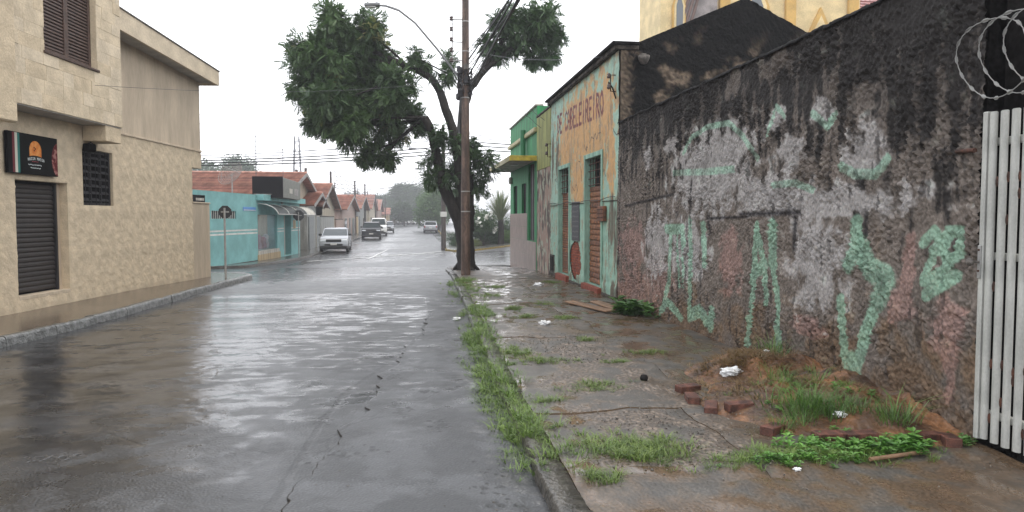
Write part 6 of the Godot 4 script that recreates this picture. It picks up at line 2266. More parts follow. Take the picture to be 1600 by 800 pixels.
	# service drops and lines across
	cable(Vector3(1.4, 6.8, -20.3), Vector3(-7.0, 7.6, -13.0), 0.25, 0.005, "thin cable crossing the sky to the beige building's roof", "thin cables across the street", M.cable_grey)
	cable(Vector3(1.5, 6.0, -20.3), Vector3(3.78, 4.2, -21.4), 0.05, 0.007, "service cable dropping to the olive party wall", "service cables on the right", M.cable_grey)
	cable(Vector3(1.5, 6.1, -20.3), Vector3(3.78, 4.35, -20.8), 0.06, 0.007, "second service cable dropping to the party wall", "service cables on the right", M.cable_grey)
	cable(Vector3(1.5, 6.2, -20.3), Vector3(3.8, 4.66, -13.6), 0.18, 0.007, "service cable to the barber shop bracket", "service cables on the right", M.cable_grey)
	cable(Vector3(1.4, 5.4, -20.3), Vector3(-6.0, 3.9, -13.5), 0.25, 0.004, "service cable sagging to the beige building's rough wall", "thin cables across the street", M.cable_grey)
	# bundle along the side street, behind the tree
	for k in 5:
		cable(Vector3(-16.0, 3.9 + 0.07 * k, -33.0), Vector3(3.0, 4.55 + 0.16 * k, -32.0), 0.35, 0.026 if k < 3 else 0.015, RANK5[k] + " cable in the bundle crossing above the teal shop", "cable bundle over the side street")
		cable(Vector3(3.0, 4.55 + 0.16 * k, -32.0), Vector3(22.0, 5.6 + 0.16 * k, -37.0), 0.4, 0.026 if k < 3 else 0.015, RANK5[k] + " cable of the side street bundle right of the pole", "cable bundle over the side street, right")
	for k in 5:
		cable(Vector3(-18.0, 5.1 + 0.42 * k, -38.0), Vector3(1.6, 5.1 + 0.42 * k, -36.0), 0.25, 0.009, RANK5[k] + " thin pale cable high over the side street", "high cables over the side street", M.cable_grey)
	# second lamps further on
	for p in [[2.1, -51.0, 6.6, "grey pole with a lamp arm beyond the tree trunk"], [2.55, -63.0, 6.0, "farther grey pole with a lamp arm beyond the tree"]]:
		var t := thing("lamp_pole", p[3], "street lamp", Vector3(p[0], gy(p[0], p[1]) + 0.1, p[1]), 0.0, "lamp poles on the far right pavement")
		mb = MB.new()
		mb.tube([Vector3(0, -0.3, 0), Vector3(0, 8.5, 0)], [0.17, 0.11], 10)
		part(mb, "post", M.pole_far, t)
		mb = MB.new()
		mb.tube([Vector3(0, p[2] - 0.6, 0), Vector3(-0.5, p[2] - 0.05, 0), Vector3(-1.2, p[2] + 0.25, 0), Vector3(-1.9, p[2] + 0.25, 0)], 0.03, 6)
		part(mb, "arm", M.lamp_grey, t)
		bx(t, "lamp_head", M.lamp_grey, Vector3(-2.35, p[2] + 0.2, -0.1), Vector3(-1.85, p[2] + 0.3, 0.1), 0.03)
		bx(t, "sign_plate", M.plate, Vector3(-0.22, 2.2, 0.14), Vector3(0.22, 2.55, 0.16), 0.01)
	# poles along the left row and far right
	for p in [[-7.4, -69.0, 6.4, "first dark pole behind the left row of houses"], [-7.0, -92.0, 6.6, "second dark pole behind the left row of houses"], [-6.8, -108.0, 6.9, "third dark pole behind the left row of houses"], [-6.4, -130.0, 6.0, "fourth dark pole behind the left row of houses"], [-6.0, -165.0, 6.5, "farthest dark pole at the end of the left row"], [-7.8, -56.0, 5.9, "short pole behind the big gable"], [-8.3, -55.0, 5.7, "twin short pole left of the big gable's ridge"]]:
		var t := thing("distant_pole", p[3], "utility pole", Vector3(p[0], gy(p[0], p[1]), p[1]), 0.0, "poles along the left row of houses")
		mb = MB.new()
		mb.tube([Vector3(0, -0.3, 0), Vector3(0, p[2], 0)], [0.14, 0.1], 8)
		part(mb, "post", M.pole_far, t)
		mb = MB.new()
		mb.tube([Vector3(-0.3, p[2] - 1.3, 0), Vector3(0.45, p[2] - 1.3, 0)], 0.04, 5)
		mb.tube([Vector3(0.35, p[2] - 1.7, 0), Vector3(0.35, p[2] - 1.0, 0)], 0.05, 5)
		part(mb, "bracket", M.pole_far, t)
	for k in 5:
		cable(Vector3(-7.2, 4.6 + 0.35 * k, -69.0), Vector3(-6.4, 4.2 + 0.35 * k, -130.0), 0.5, 0.026, RANK5[k] + " cable strung between the poles of the left row", "cables along the left row", M.cable_grey)
		cable(Vector3(-7.2, 4.4 + 0.35 * k, -69.0), Vector3(2.5, 5.0 + 0.3 * k, -63.0), 0.45, 0.02, RANK5[k] + " cable slanting over the street between far poles", "cables over the far street", M.cable_grey)
		cable(Vector3(-6.6, 4.6 + 0.3 * k, -110.0), Vector3(2.5, 5.1 + 0.3 * k, -63.2), 0.7, 0.022, RANK5[k] + " long slack cable over the far street", "cables over the far street, second span", M.cable_grey)
	# pale lattice mast in the haze
	var m := thing("radio_mast", "pale lattice mast fading in the haze above the row of houses", "mast", Vector3(-28.5, -1, -190))
	mb = MB.new()
	for c in [[-1, -1], [1, -1], [1, 1], [-1, 1]]:
		mb.tube([Vector3(c[0] * 1.4, 0, c[1] * 1.4), Vector3(c[0] * 0.5, 23, c[1] * 0.5)], 0.12, 5)
	part(mb, "legs", M.cable_grey, m)
	mb = MB.new()
	for k in 14:
		var y0 := k * 1.6
		var w0 := lerpf(1.4, 0.5, y0 / 23.0)
		var w1 := lerpf(1.4, 0.5, (y0 + 1.6) / 23.0)
		for e in [-1.0, 1.0]:
			mb.tube([Vector3(-w0, y0, e * w0), Vector3(w1, y0 + 1.6, e * w1)], 0.06, 4)
			mb.tube([Vector3(e * w0, y0, -w0), Vector3(e * w1, y0 + 1.6, w1)], 0.06, 4)
	part(mb, "lattice", M.cable_grey, m)

# ------------------------------------------------------------------ trees, grass and weeds
const CROWN_L := [[-2.03, 7.0, 1.1], [-2.82, 6.38, 1.08], [-3.26, 5.75, 0.71], [-1.64, 6.38, 1.22], [-0.52, 5.45, 0.88], [-1.25, 5.11, 1.08], [-2.43, 5.11, 1.02], [0.1, 5.0, 0.45], [-2.86, 4.62, 0.71], [-1.94, 4.42, 0.71], [-0.85, 4.52, 0.71], [-1.64, 3.68, 0.51], [-0.85, 3.64, 0.47], [-2.3, 7.5, 0.72], [-1.45, 7.3, 0.68], [-3.22, 6.76, 0.59]]
const CROWN_R := [[3.68, 7.74, 0.82], [4.27, 7.15, 0.63], [3.09, 7.15, 0.59], [4.11, 7.97, 0.71], [2.89, 7.78, 0.47], [4.59, 7.51, 0.43], [3.92, 6.69, 0.35], [2.34, 7.04, 0.25], [2.69, 6.96, 0.31]]
const CROWN_S := [[0.92, 6.14, 0.39], [0.43, 6.41, 0.29], [-0.02, 6.65, 0.25], [1.16, 6.53, 0.25], [0.92, 4.17, 0.43], [1.41, 3.94, 0.43], [0.72, 3.35, 0.39], [1.18, 3.10, 0.55], [1.95, 3.45, 0.35], [2.34, 3.16, 0.51], [2.10, 2.67, 0.43], [0.57, 2.86, 0.31], [0.23, 4.52, 0.25], [1.81, 3.94, 0.31]]

func pinnate(len: float, pairs: int, ll: float, lw: float) -> ArrayMesh:
	# a feather leaf along +x that droops, leaflets in pairs
	var mb := MB.new()
	for k in pairs:
		var t := (k + 0.6) / pairs
		var p := Vector3(len * t, -0.35 * len * t * t, 0)
		for s in [-1.0, 1.0]:
			var d := Vector3(0.45, -0.25, s * 0.9).normalized()
			var w := Vector3(0.9, 0.1, -s * 0.4).normalized() * lw * 0.5
			var l := ll * (0.65 + 0.5 * sin(PI * t))
			mb.poly([p, p + d * l * 0.45 + w, p + d * l, p + d * l * 0.45 - w], Vector3.UP)
	mb.poly([Vector3(0, 0, -0.004), Vector3(0, 0, 0.004), Vector3(len, -0.35 * len, 0)], Vector3.UP)
	return mb.mesh()

func simple_clump(n: int, size: float, ll: float, lw: float, sd: int) -> ArrayMesh:
	# a handful of broad leaves round a point
	var q := RandomNumberGenerator.new()
	q.seed = sd
	var mb := MB.new()
	for k in n:
		var d := Vector3(q.randfn(), q.randfn() * 0.8 + 0.15, q.randfn()).normalized()
		var p := d * size * q.randf_range(0.2, 1.0)
		var side := d.cross(Vector3(q.randfn(), q.randfn(), q.randfn())).normalized() * lw * 0.5
		var dr := (d + Vector3(0, -0.5, 0) + Vector3(q.randfn(), q.randfn(), q.randfn()) * 0.3).normalized()
		mb.poly([p, p + dr * ll * 0.45 + side, p + dr * ll, p + dr * ll * 0.45 - side], Vector3.UP)
	return mb.mesh()

func rnd_dir(q: RandomNumberGenerator) -> Vector3:
	return Vector3(q.randfn(), q.randfn(), q.randfn()).normalized()

func leaf_sprays(blobs: Array, per: float, dz: float, q: RandomNumberGenerator, cols: Array, yellow: float, smin: float, smax: float) -> Array:
	# blobs: [centre, radius]; returns [transforms, colours]
	var xs := []
	var cs := []
	for b in blobs:
		var c: Vector3 = b[0]
		var r: float = b[1]
		var subs := maxi(3, int(14.0 * r * r + 5.0))
		for s in subs:
			var d := rnd_dir(q)
			var sc := c + Vector3(d.x, d.y, d.z * dz) * r * q.randf_range(0.3, 0.78)
			var sr := r * q.randf_range(0.22, 0.42) + 0.08
			var tone := q.randf()
			var n := int(per * (sr * sr * 9.0 + 0.6))
			var yel := q.randf() < yellow
			for k in n:
				var e := rnd_dir(q)
				var p := sc + e * sr * pow(q.randf(), 0.5)
				var out := (e * 0.5 + d * 0.25 + rnd_dir(q) * 0.9 + Vector3(0, -0.3, 0)).normalized()
				var up := Vector3.UP + rnd_dir(q) * 0.5
				var z := out.cross(up).normalized()
				var y := z.cross(out).normalized()
				var sz := q.randf_range(smin, smax)
				xs.append(Transform3D(Basis(out * sz, y * sz, z * sz), p))
				var cc: Color = cols[0].lerp(cols[1], clampf(tone * 0.75 + q.randf() * 0.35, 0, 1))
				if yel and q.randf() < 0.5:
					cc = Color(0.24, 0.25, 0.10).lerp(Color(0.33, 0.3, 0.14), q.randf())
				cs.append(cc)
	return [xs, cs]

func limb(mb: MB, pts: Array, r0: float, r1: float, sides := 9) -> void:
	var c := Curve3D.new()
	for k in pts.size():
		var d := Vector3.ZERO
		if k > 0 and k < pts.size() - 1:
			d = (pts[k + 1] - pts[k - 1]) * 0.18
		c.add_point(pts[k], -d, d)
	var l := []
	var rr := []
	var len := c.get_baked_length()
	var n := maxi(4, int(len / 0.14))
	for k in n + 1:
		var t := float(k) / n
		var p := c.sample_baked(len * t)
		l.append(p + Vector3(noise_k.get_noise_3d(p.x * 2, p.y * 2, 0), 0, noise_k.get_noise_3d(p.x * 2, p.y * 2, 9)) * 0.03)
		rr.append(lerpf(r0, r1, t) * (1.0 + 0.12 * noise_k.get_noise_3d(p.x * 3.0, p.y * 3.0, p.z * 3.0)))
	mb.tube(l, rr, sides)

func build_main_tree() -> void:
	var B := Vector3(1.72, 0.0, -23.5)
	var o := thing("street_tree", "large tree with dark forked trunk and feathery crown behind the brown pole", "tree", B)
	var q := RandomNumberGenerator.new()
	q.seed = 42
	var mb := MB.new()
	var V := func(x: float, y: float, dz := 0.0) -> Vector3: return Vector3(x, y, -23.5 + dz) - B
	limb(mb, [V.call(1.68, -0.2), V.call(1.67, 0.5), V.call(1.62, 1.2), V.call(1.6, 1.75)], 0.30, 0.27, 14)
	limb(mb, [V.call(1.58, 1.1), V.call(1.35, 1.8), V.call(0.98, 2.6), V.call(0.78, 3.5), V.call(0.62, 4.2), V.call(0.4, 4.75, 0.1)], 0.22, 0.12, 12)
	limb(mb, [V.call(1.62, 1.3), V.call(1.55, 2.4), V.call(1.45, 3.4, 0.1), V.call(1.26, 4.4, 0.1), V.call(0.97, 5.25, 0.1), V.call(0.82, 5.68), V.call(0.5, 6.05), V.call(-0.1, 6.33), V.call(-0.8, 6.62), V.call(-1.5, 6.9)], 0.22, 0.06, 12)
	limb(mb, [V.call(1.7, 1.2), V.call(1.72, 2.6), V.call(1.66, 4.0, -0.2), V.call(1.7, 5.3, -0.2), V.call(2.1, 6.1, -0.1), V.call(2.8, 6.72), V.call(3.5, 7.2)], 0.24, 0.06, 12)
	limb(mb, [V.call(1.95, 5.8, -0.1), V.call(2.5, 6.75), V.call(2.9, 7.3), V.call(3.2, 7.9)], 0.09, 0.04, 8)
	for a in 6:
		var d := Vector3(cos(a * 1.05), 0, sin(a * 1.05))
		limb(mb, [V.call(1.68, 0.12) + d * 0.22, V.call(1.68, -0.02) + d * 0.36, V.call(1.68, -0.2) + d * (0.5 + 0.2 * sin(a * 2.0))], 0.08, 0.04, 7)
	part(mb, "trunk", M.bark, o)
	mb = MB.new()
	var tips := []
	var allb := []
	for b in CROWN_L: allb.append([V.call(b[0] + 0.06, b[1], q.randf_range(-0.7, 0.7)), b[2] * 0.97])
	for b in allb:
		var from: Vector3 = V.call(-0.8, 6.62) if b[0].y > 5.3 else V.call(0.4, 4.75, 0.1)
		if q.randf() < 0.6 and b[0].y > 4.8: from = V.call(-0.1, 6.33)
		limb(mb, [from, from.lerp(b[0], 0.5) + rnd_dir(q) * 0.2, b[0]], 0.045, 0.02, 6)
		for k in 4:
			limb(mb, [b[0], b[0] + rnd_dir(q) * b[1] * 0.8], 0.018, 0.007, 5)
	part(mb, "branches", M.bark, o)
	mb = MB.new()
	var rb := []
	for b in CROWN_R: rb.append([V.call(b[0], b[1], q.randf_range(-0.4, 0.4)), b[2]])
	for b in rb:
		var from: Vector3 = V.call(2.9, 7.3) if b[0].x < 2.0 else V.call(3.5, 7.2)
		limb(mb, [from, from.lerp(b[0], 0.5) + rnd_dir(q) * 0.12, b[0]], 0.04, 0.015, 6)
		for k in 3:
			limb(mb, [b[0], b[0] + rnd_dir(q) * b[1] * 0.8], 0.016, 0.006, 5)
	part(mb, "branches", M.bark, o)
	mb = MB.new()
	var sb := []
	for b in CROWN_S: sb.append([V.call(b[0], b[1], q.randf_range(-0.2, 0.3)), b[2]])
	for b in sb:
		var stem: Vector3 = V.call(1.5 - 0.1 * (b[0].y - 3.0), b[0].y - 0.5, 0.0)
		limb(mb, [stem, stem.lerp(b[0], 0.5) + rnd_dir(q) * 0.08, b[0]], 0.03, 0.012, 6)
	part(mb, "branches", M.bark, o)
	var leaf := pinnate(0.25, 6, 0.09, 0.044)
	var A := leaf_sprays(allb, 44.0, 0.85, q, [Color(0.024, 0.055, 0.022), Color(0.12, 0.2, 0.08)], 0.06, 0.7, 1.2)
	var Bb := leaf_sprays(rb, 36.0, 0.85, q, [Color(0.026, 0.058, 0.026), Color(0.1, 0.17, 0.075)], 0.0, 0.7, 1.15)
	var C := leaf_sprays(sb, 30.0, 0.85, q, [Color(0.024, 0.055, 0.024), Color(0.1, 0.17, 0.07)], 0.0, 0.6, 1.0)
	var xs: Array = A[0] + Bb[0] + C[0]
	var cs: Array = A[1] + Bb[1] + C[1]
	many(leaf, M.leaf, "crown", xs, cs, o)

func tree(called: String, label: String, at: Vector3, h: float, r: float, squash: float, cols: Array, q: RandomNumberGenerator, per := 3.0, lsize := 0.3, group := "trees far down the street") -> void:
	var o := thing(called, label, "tree", at, 0.0, group)
	var mb := MB.new()
	limb(mb, [Vector3(0, -0.3, 0), Vector3(0.1, h * 0.3, 0), Vector3(0, h * 0.6, 0.1)], r * 0.08, r * 0.05, 8)
	var bl := []
	for k in 13:
		var d := rnd_dir(q)
		var c := Vector3(0, h - r * squash, 0) + Vector3(d.x * r * 0.62, d.y * r * squash * 0.62, d.z * r * 0.62)
		bl.append([c, r * q.randf_range(0.34, 0.5)])
		limb(mb, [Vector3(0, h * 0.45, 0), Vector3(0, h * 0.45, 0).lerp(c, 0.6) + rnd_dir(q) * r * 0.1, c], r * 0.03, r * 0.01, 5)
	part(mb, "trunk", M.bark_far, o)
	var cl := simple_clump(12, lsize * 0.6, lsize * 0.55, lsize * 0.28, 5)
	var xs := []
	var cs := []
	for b in bl:
		for k in int(per * 55):
			var d := rnd_dir(q)
			var p: Vector3 = b[0] + d * b[1] * pow(q.randf(), 0.4)
			xs.append(Transform3D(Basis.from_euler(Vector3(q.randf() * 6, q.randf() * 6, q.randf() * 6)) * q.randf_range(0.7, 1.3), p))
			cs.append(cols[0].lerp(cols[1], clampf(q.randf() * 0.7 + 0.3 * d.y, 0, 1) if false else q.randf()))
	many(cl, M.leaf_far, "crown", xs, cs, o)

func bush(called: String, label: String, at: Vector3, ext: Vector3, n: int, lsize: float, cols: Array, q: RandomNumberGenerator, flowers := 0, group := "shrubs in the corner garden") -> Node3D:
	var o := thing(called, label, "plant", at, 0.0, group)
	var cl := simple_clump(10, lsize * 0.8, lsize, lsize * 0.42, 6)
	var xs := []
	var cs := []
	var mb := MB.new()
	var subs := []
	for k in 9:
		var d := rnd_dir(q)
		d.y = absf(d.y)
		var c := Vector3(d.x * ext.x, 0.1 + d.y * ext.y * 0.85, d.z * ext.z) * q.randf_range(0.5, 1.0)
		subs.append(c)
		limb(mb, [Vector3(d.x * 0.1, -0.1, d.z * 0.1), c * 0.6, c], lsize * 0.15, lsize * 0.05, 5)
	part(mb, "stems", M.bark_far, o)
	for k in n:
		var c: Vector3 = subs[q.randi() % subs.size()]
		var p := c + rnd_dir(q) * minf(ext.x, ext.y) * 0.42 * pow(q.randf(), 0.4)
		p.y = maxf(p.y, 0.04)
		xs.append(Transform3D(Basis.from_euler(Vector3(q.randf() * 6, q.randf() * 6, q.randf() * 6)) * q.randf_range(0.6, 1.2), p))
		cs.append(cols[0].lerp(cols[1], q.randf()))
	many(cl, M.leaf_garden, "foliage", xs, cs, o)
	if flowers:
		var fl := MB.new()
		for k in 5:
			var a := TAU * k / 5.0
			var d := Vector3(cos(a), 0.35, sin(a))
			fl.poly([Vector3.ZERO, d * 0.07 + Vector3(-sin(a), 0, cos(a)) * 0.04, d * 0.12, d * 0.07 - Vector3(-sin(a), 0, cos(a)) * 0.04], Vector3.UP)
		var fm := fl.mesh()
		for k in flowers:
			var c: Vector3 = subs[k % 4] * Vector3(0.9, 1.0, 0.9) + Vector3(q.randfn() * 0.22, ext.y * 0.2 + q.randfn() * 0.16, absf(q.randfn()) * 0.2 + ext.z * 0.3)
			piece(fm, "flower", M.petal, o, Transform3D(Basis.from_euler(Vector3(q.randf_range(0.2, 1.4), q.randf() * 6, 0)) * q.randf_range(1.0, 1.7), c))
	return o

func tuft_mesh(n: int, h: float, w: float, spread: float, sd: int) -> ArrayMesh:
	var q := RandomNumberGenerator.new()
	q.seed = sd
	var mb := MB.new()
	for k in n:
		var a := q.randf() * TAU
		var d := Vector3(cos(a), 0, sin(a))
		var s := Vector3(-d.z, 0, d.x) * w * q.randf_range(0.6, 1.2)
		var b := d * spread * 0.35 * q.randf() + Vector3(q.randfn(), 0, q.randfn()) * spread * 0.12
		var hh := h * q.randf_range(0.5, 1.1)
		var lean := spread * q.randf_range(0.2, 1.1)
		var p1 := b + d * lean * 0.35 + Vector3(0, hh * 0.6, 0)
		var p2 := b + d * lean + Vector3(0, hh * q.randf_range(0.75, 1.0), 0)
		mb.poly([b - s, b + s, p1 + s * 0.8, p1 - s * 0.8], d + Vector3.UP)
		mb.poly([p1 - s * 0.8, p1 + s * 0.8, p2], d + Vector3.UP)
	return mb.mesh()

func leafy_mesh(n: int, r: float, sd: int) -> ArrayMesh:
	var q := RandomNumberGenerator.new()
	q.seed = sd
	var mb := MB.new()
	for k in n:
		var a := q.randf() * TAU
		var d := Vector3(cos(a), q.randf_range(0.1, 0.9), sin(a)).normalized()
		var b := Vector3(0, q.randf_range(0.0, 0.7) * r, 0)
		var l := r * q.randf_range(0.5, 1.0)
		var s := Vector3(-sin(a), 0, cos(a)) * l * 0.24
		var m := b + d * l * 0.5
		var tip := b + d * l - Vector3(0, l * 0.25, 0)
		mb.poly([b, m + s, tip + Vector3(0, 0.1 * l, 0) * 0.3], Vector3.UP)
		mb.poly([b, m - s, tip + Vector3(0, 0.1 * l, 0) * 0.3], Vector3.UP)
	return mb.mesh()

func scatter(tuft: Mesh, called: String, label: String, spots: Array, cols: Array, q: RandomNumberGenerator, m: Material, solid := "", group := "") -> void:
	# spots: [x, z, rx, rz, count, size]
	var xs := []
	var cs := []
	for s in spots:
		for k in s[4]:
			var x: float = s[0] + q.randfn() * s[2] * 0.5
			var z: float = s[1] + q.randfn() * s[3] * 0.5
			var y := ground_y(x, z)
			var sz: float = s[5] * q.randf_range(0.55, 1.25)
			xs.append(Transform3D(Basis(Vector3.UP, q.randf() * TAU) * sz, Vector3(x, y - 0.005, z)))
			cs.append(cols[0].lerp(cols[1], q.randf()) * q.randf_range(0.8, 1.15))
	if solid:
		var mb := MB.new()
		var src := tuft.surface_get_arrays(0)
		for k in xs.size():
			var t: Transform3D = xs[k]
			var b := mb.v.size()
			mb.v.append_array(t * (src[Mesh.ARRAY_VERTEX] as PackedVector3Array))
			for n in src[Mesh.ARRAY_NORMAL]:
				mb.n.append((t.basis * n).normalized())
				mb.c.append(cs[k])
				mb.uv.append(Vector2.ZERO)
			for i in src[Mesh.ARRAY_INDEX]:
				mb.ix.append(i + b)
		single(mb, called, m, label, solid, group)
		return
	var o := many(tuft, m, called, xs, cs)
	meta(o, label)

func ground_y(x: float, z: float) -> float:
	if x < kerb_x(z): return gy(x, z) - 0.01
	if x < kerb_x(z) + 0.17: return gy(x, z) + 0.07
	return maxf(pave_y(x, z), mound_y(x, z))

# the heap of clay and cuttings under the wall
var nmd: FastNoiseLite
func mound_y(x: float, z: float) -> float:
	var e := Vector2((x - 3.55) / 1.25, (z + 5.6) / 1.28)
	var e2 := Vector2((x - 3.3) / 0.75, (z + 6.75) / 0.6)
	var h := 0.19 * clampf(1.0 - e.length_squared(), 0, 1) + 0.19 * clampf(1.0 - e2.length_squared(), 0, 1)
	if h <= 0.0: return -1.0
	return 0.06 + h + clampf(h * 6.0, 0, 1) * (nmd.get_noise_2d(x, z) * 0.09 + und2.get_noise_2d(x * 9, z * 9) * 0.035) + gy(x, z)

func build_plants() -> void:
	var q := RandomNumberGenerator.new()
	q.seed = 1234
	nmd = noise(15, 1.6, 4)
	tree("round_tree", "round bright green tree above the silver car on the right", Vector3(3.9, -0.3, -112), 7.2, 3.9, 0.9, [Color(0.04, 0.09, 0.03), Color(0.11, 0.2, 0.06)], q, 3.2, 0.55)
	for t in [[-3.0, -205.0, 10.5, 6.5, "hazy dark tree at the end of the street, left of the others"], [1.5, -212.0, 11.5, 6.5, "hazy tree in the middle at the end of the street"], [-7.5, -222.0, 9.0, 6.0, "leftmost hazy tree at the end of the street"], [5.0, -190.0, 9.0, 5.0, "hazy tree behind the round green tree"], [-2.0, -170.0, 5.0, 2.4, "small bushy tree beside the far parked cars"]]:
		tree("far_tree", t[4], Vector3(t[0], -0.2, t[1]), t[2], t[3], 0.8, [Color(0.02, 0.045, 0.02), Color(0.06, 0.11, 0.04)], q, 2.2, 0.9)
	tree("roof_tree", "pale rounded tree top showing over the red roof", Vector3(-33.0, -0.5, -140), 12.4, 8.0, 0.55, [Color(0.05, 0.09, 0.05), Color(0.1, 0.15, 0.08)], q, 4.0, 0.8, "trees behind the houses")
	tree("haze_tree", "faint bluish tree mass on the skyline right of the houses", Vector3(-26, 0, -330), 12, 9, 0.8, [Color(0.03, 0.05, 0.035), Color(0.05, 0.08, 0.05)], q, 2.0, 1.6, "trees behind the houses")
	tree("skyline_tree", "second faint tree on the skyline above the far roofs", Vector3(-48, 0, -340), 10, 8, 0.8, [Color(0.03, 0.05, 0.035), Color(0.05, 0.08, 0.05)], q, 2.0, 1.6, "trees behind the houses")
	# garden on the far corner
	bush("flowering_bush", "shrub with clusters of white flowers in the corner garden", Vector3(5.3, -0.45, -56.0), Vector3(1.3, 2.6, 1.0), 900, 0.16, [Color(0.03, 0.07, 0.03), Color(0.07, 0.13, 0.05)], q, 46)
	bush("garden_bush", "dark rounded shrub left of the white flowering one", Vector3(3.9, -0.45, -56.5), Vector3(1.1, 1.9, 1.0), 700, 0.14, [Color(0.025, 0.06, 0.03), Color(0.06, 0.11, 0.05)], q)
	bush("garden_bush", "light green low shrub along the garden kerb under the palm", Vector3(7.1, -0.35, -56.5), Vector3(1.4, 0.9, 0.8), 600, 0.14, [Color(0.06, 0.13, 0.03), Color(0.12, 0.2, 0.05)], q)
	bush("garden_bush", "low yellowish green ground shrub at the garden's left end", Vector3(4.2, -0.45, -54.6), Vector3(1.5, 0.5, 0.5), 420, 0.11, [Color(0.09, 0.13, 0.04), Color(0.16, 0.18, 0.06)], q)
	bush("garden_bush", "big hedge filling the back of the corner garden", Vector3(6.0, -0.4, -60.0), Vector3(3.2, 2.9, 1.2), 1600, 0.2, [Color(0.03, 0.07, 0.03), Color(0.08, 0.14, 0.05)], q)
	# spiky palm-like plant
	var y := thing("yucca", "tall grey green spiky plant with dark stem in the corner garden", "plant", Vector3(6.6, -0.4, -55.6), 0.0, "shrubs in the corner garden")
	var mb := MB.new()
	limb(mb, [Vector3(0, -0.2, 0), Vector3(0.05, 0.9, 0), Vector3(0.0, 1.9, 0)], 0.26, 0.2, 9)
	part(mb, "stem", M.bark, y)
	var xs := []
	var cs := []
	var bl := MB.new()
	bl.poly([Vector3(-0.03, 0, 0), Vector3(0.03, 0, 0), Vector3(0.02, 0.9, 0.05), Vector3(-0.02, 0.9, 0.05)], Vector3(0, 0, 1))
	bl.poly([Vector3(-0.02, 0.9, 0.05), Vector3(0.02, 0.9, 0.05), Vector3(0, 1.8, 0.25)], Vector3(0, 0, 1))
	for k in 240:
		var a := q.randf() * TAU
		var b := Basis(Vector3.UP, a) * Basis(Vector3.RIGHT, q.randf_range(0.03, 0.75))
		xs.append(Transform3D(b * q.randf_range(0.8, 1.6), Vector3(0, q.randf_range(1.5, 2.2), 0)))
		cs.append(Color(0.12, 0.16, 0.09).lerp(Color(0.24, 0.25, 0.17), q.randf()))
	many(bl.mesh(), M.leaf_garden, "leaves", xs, cs, y)
	# garden soil
	var pts := PackedVector3Array()
	for k in 9:
		for j in 5:
			pts.append(Vector3(3.2 + k * 1.4, -0.40 + 0.05 * k * 0.6 + 0.1 * sin(k * 2.0 + j), -54.4 - k * 0.9 - j * 2.0))
	mb = MB.new()
	mb.sheet(5, 9, pts, PackedVector2Array(), Vector3.UP)
	struct(mb, "garden_soil", M.earth)

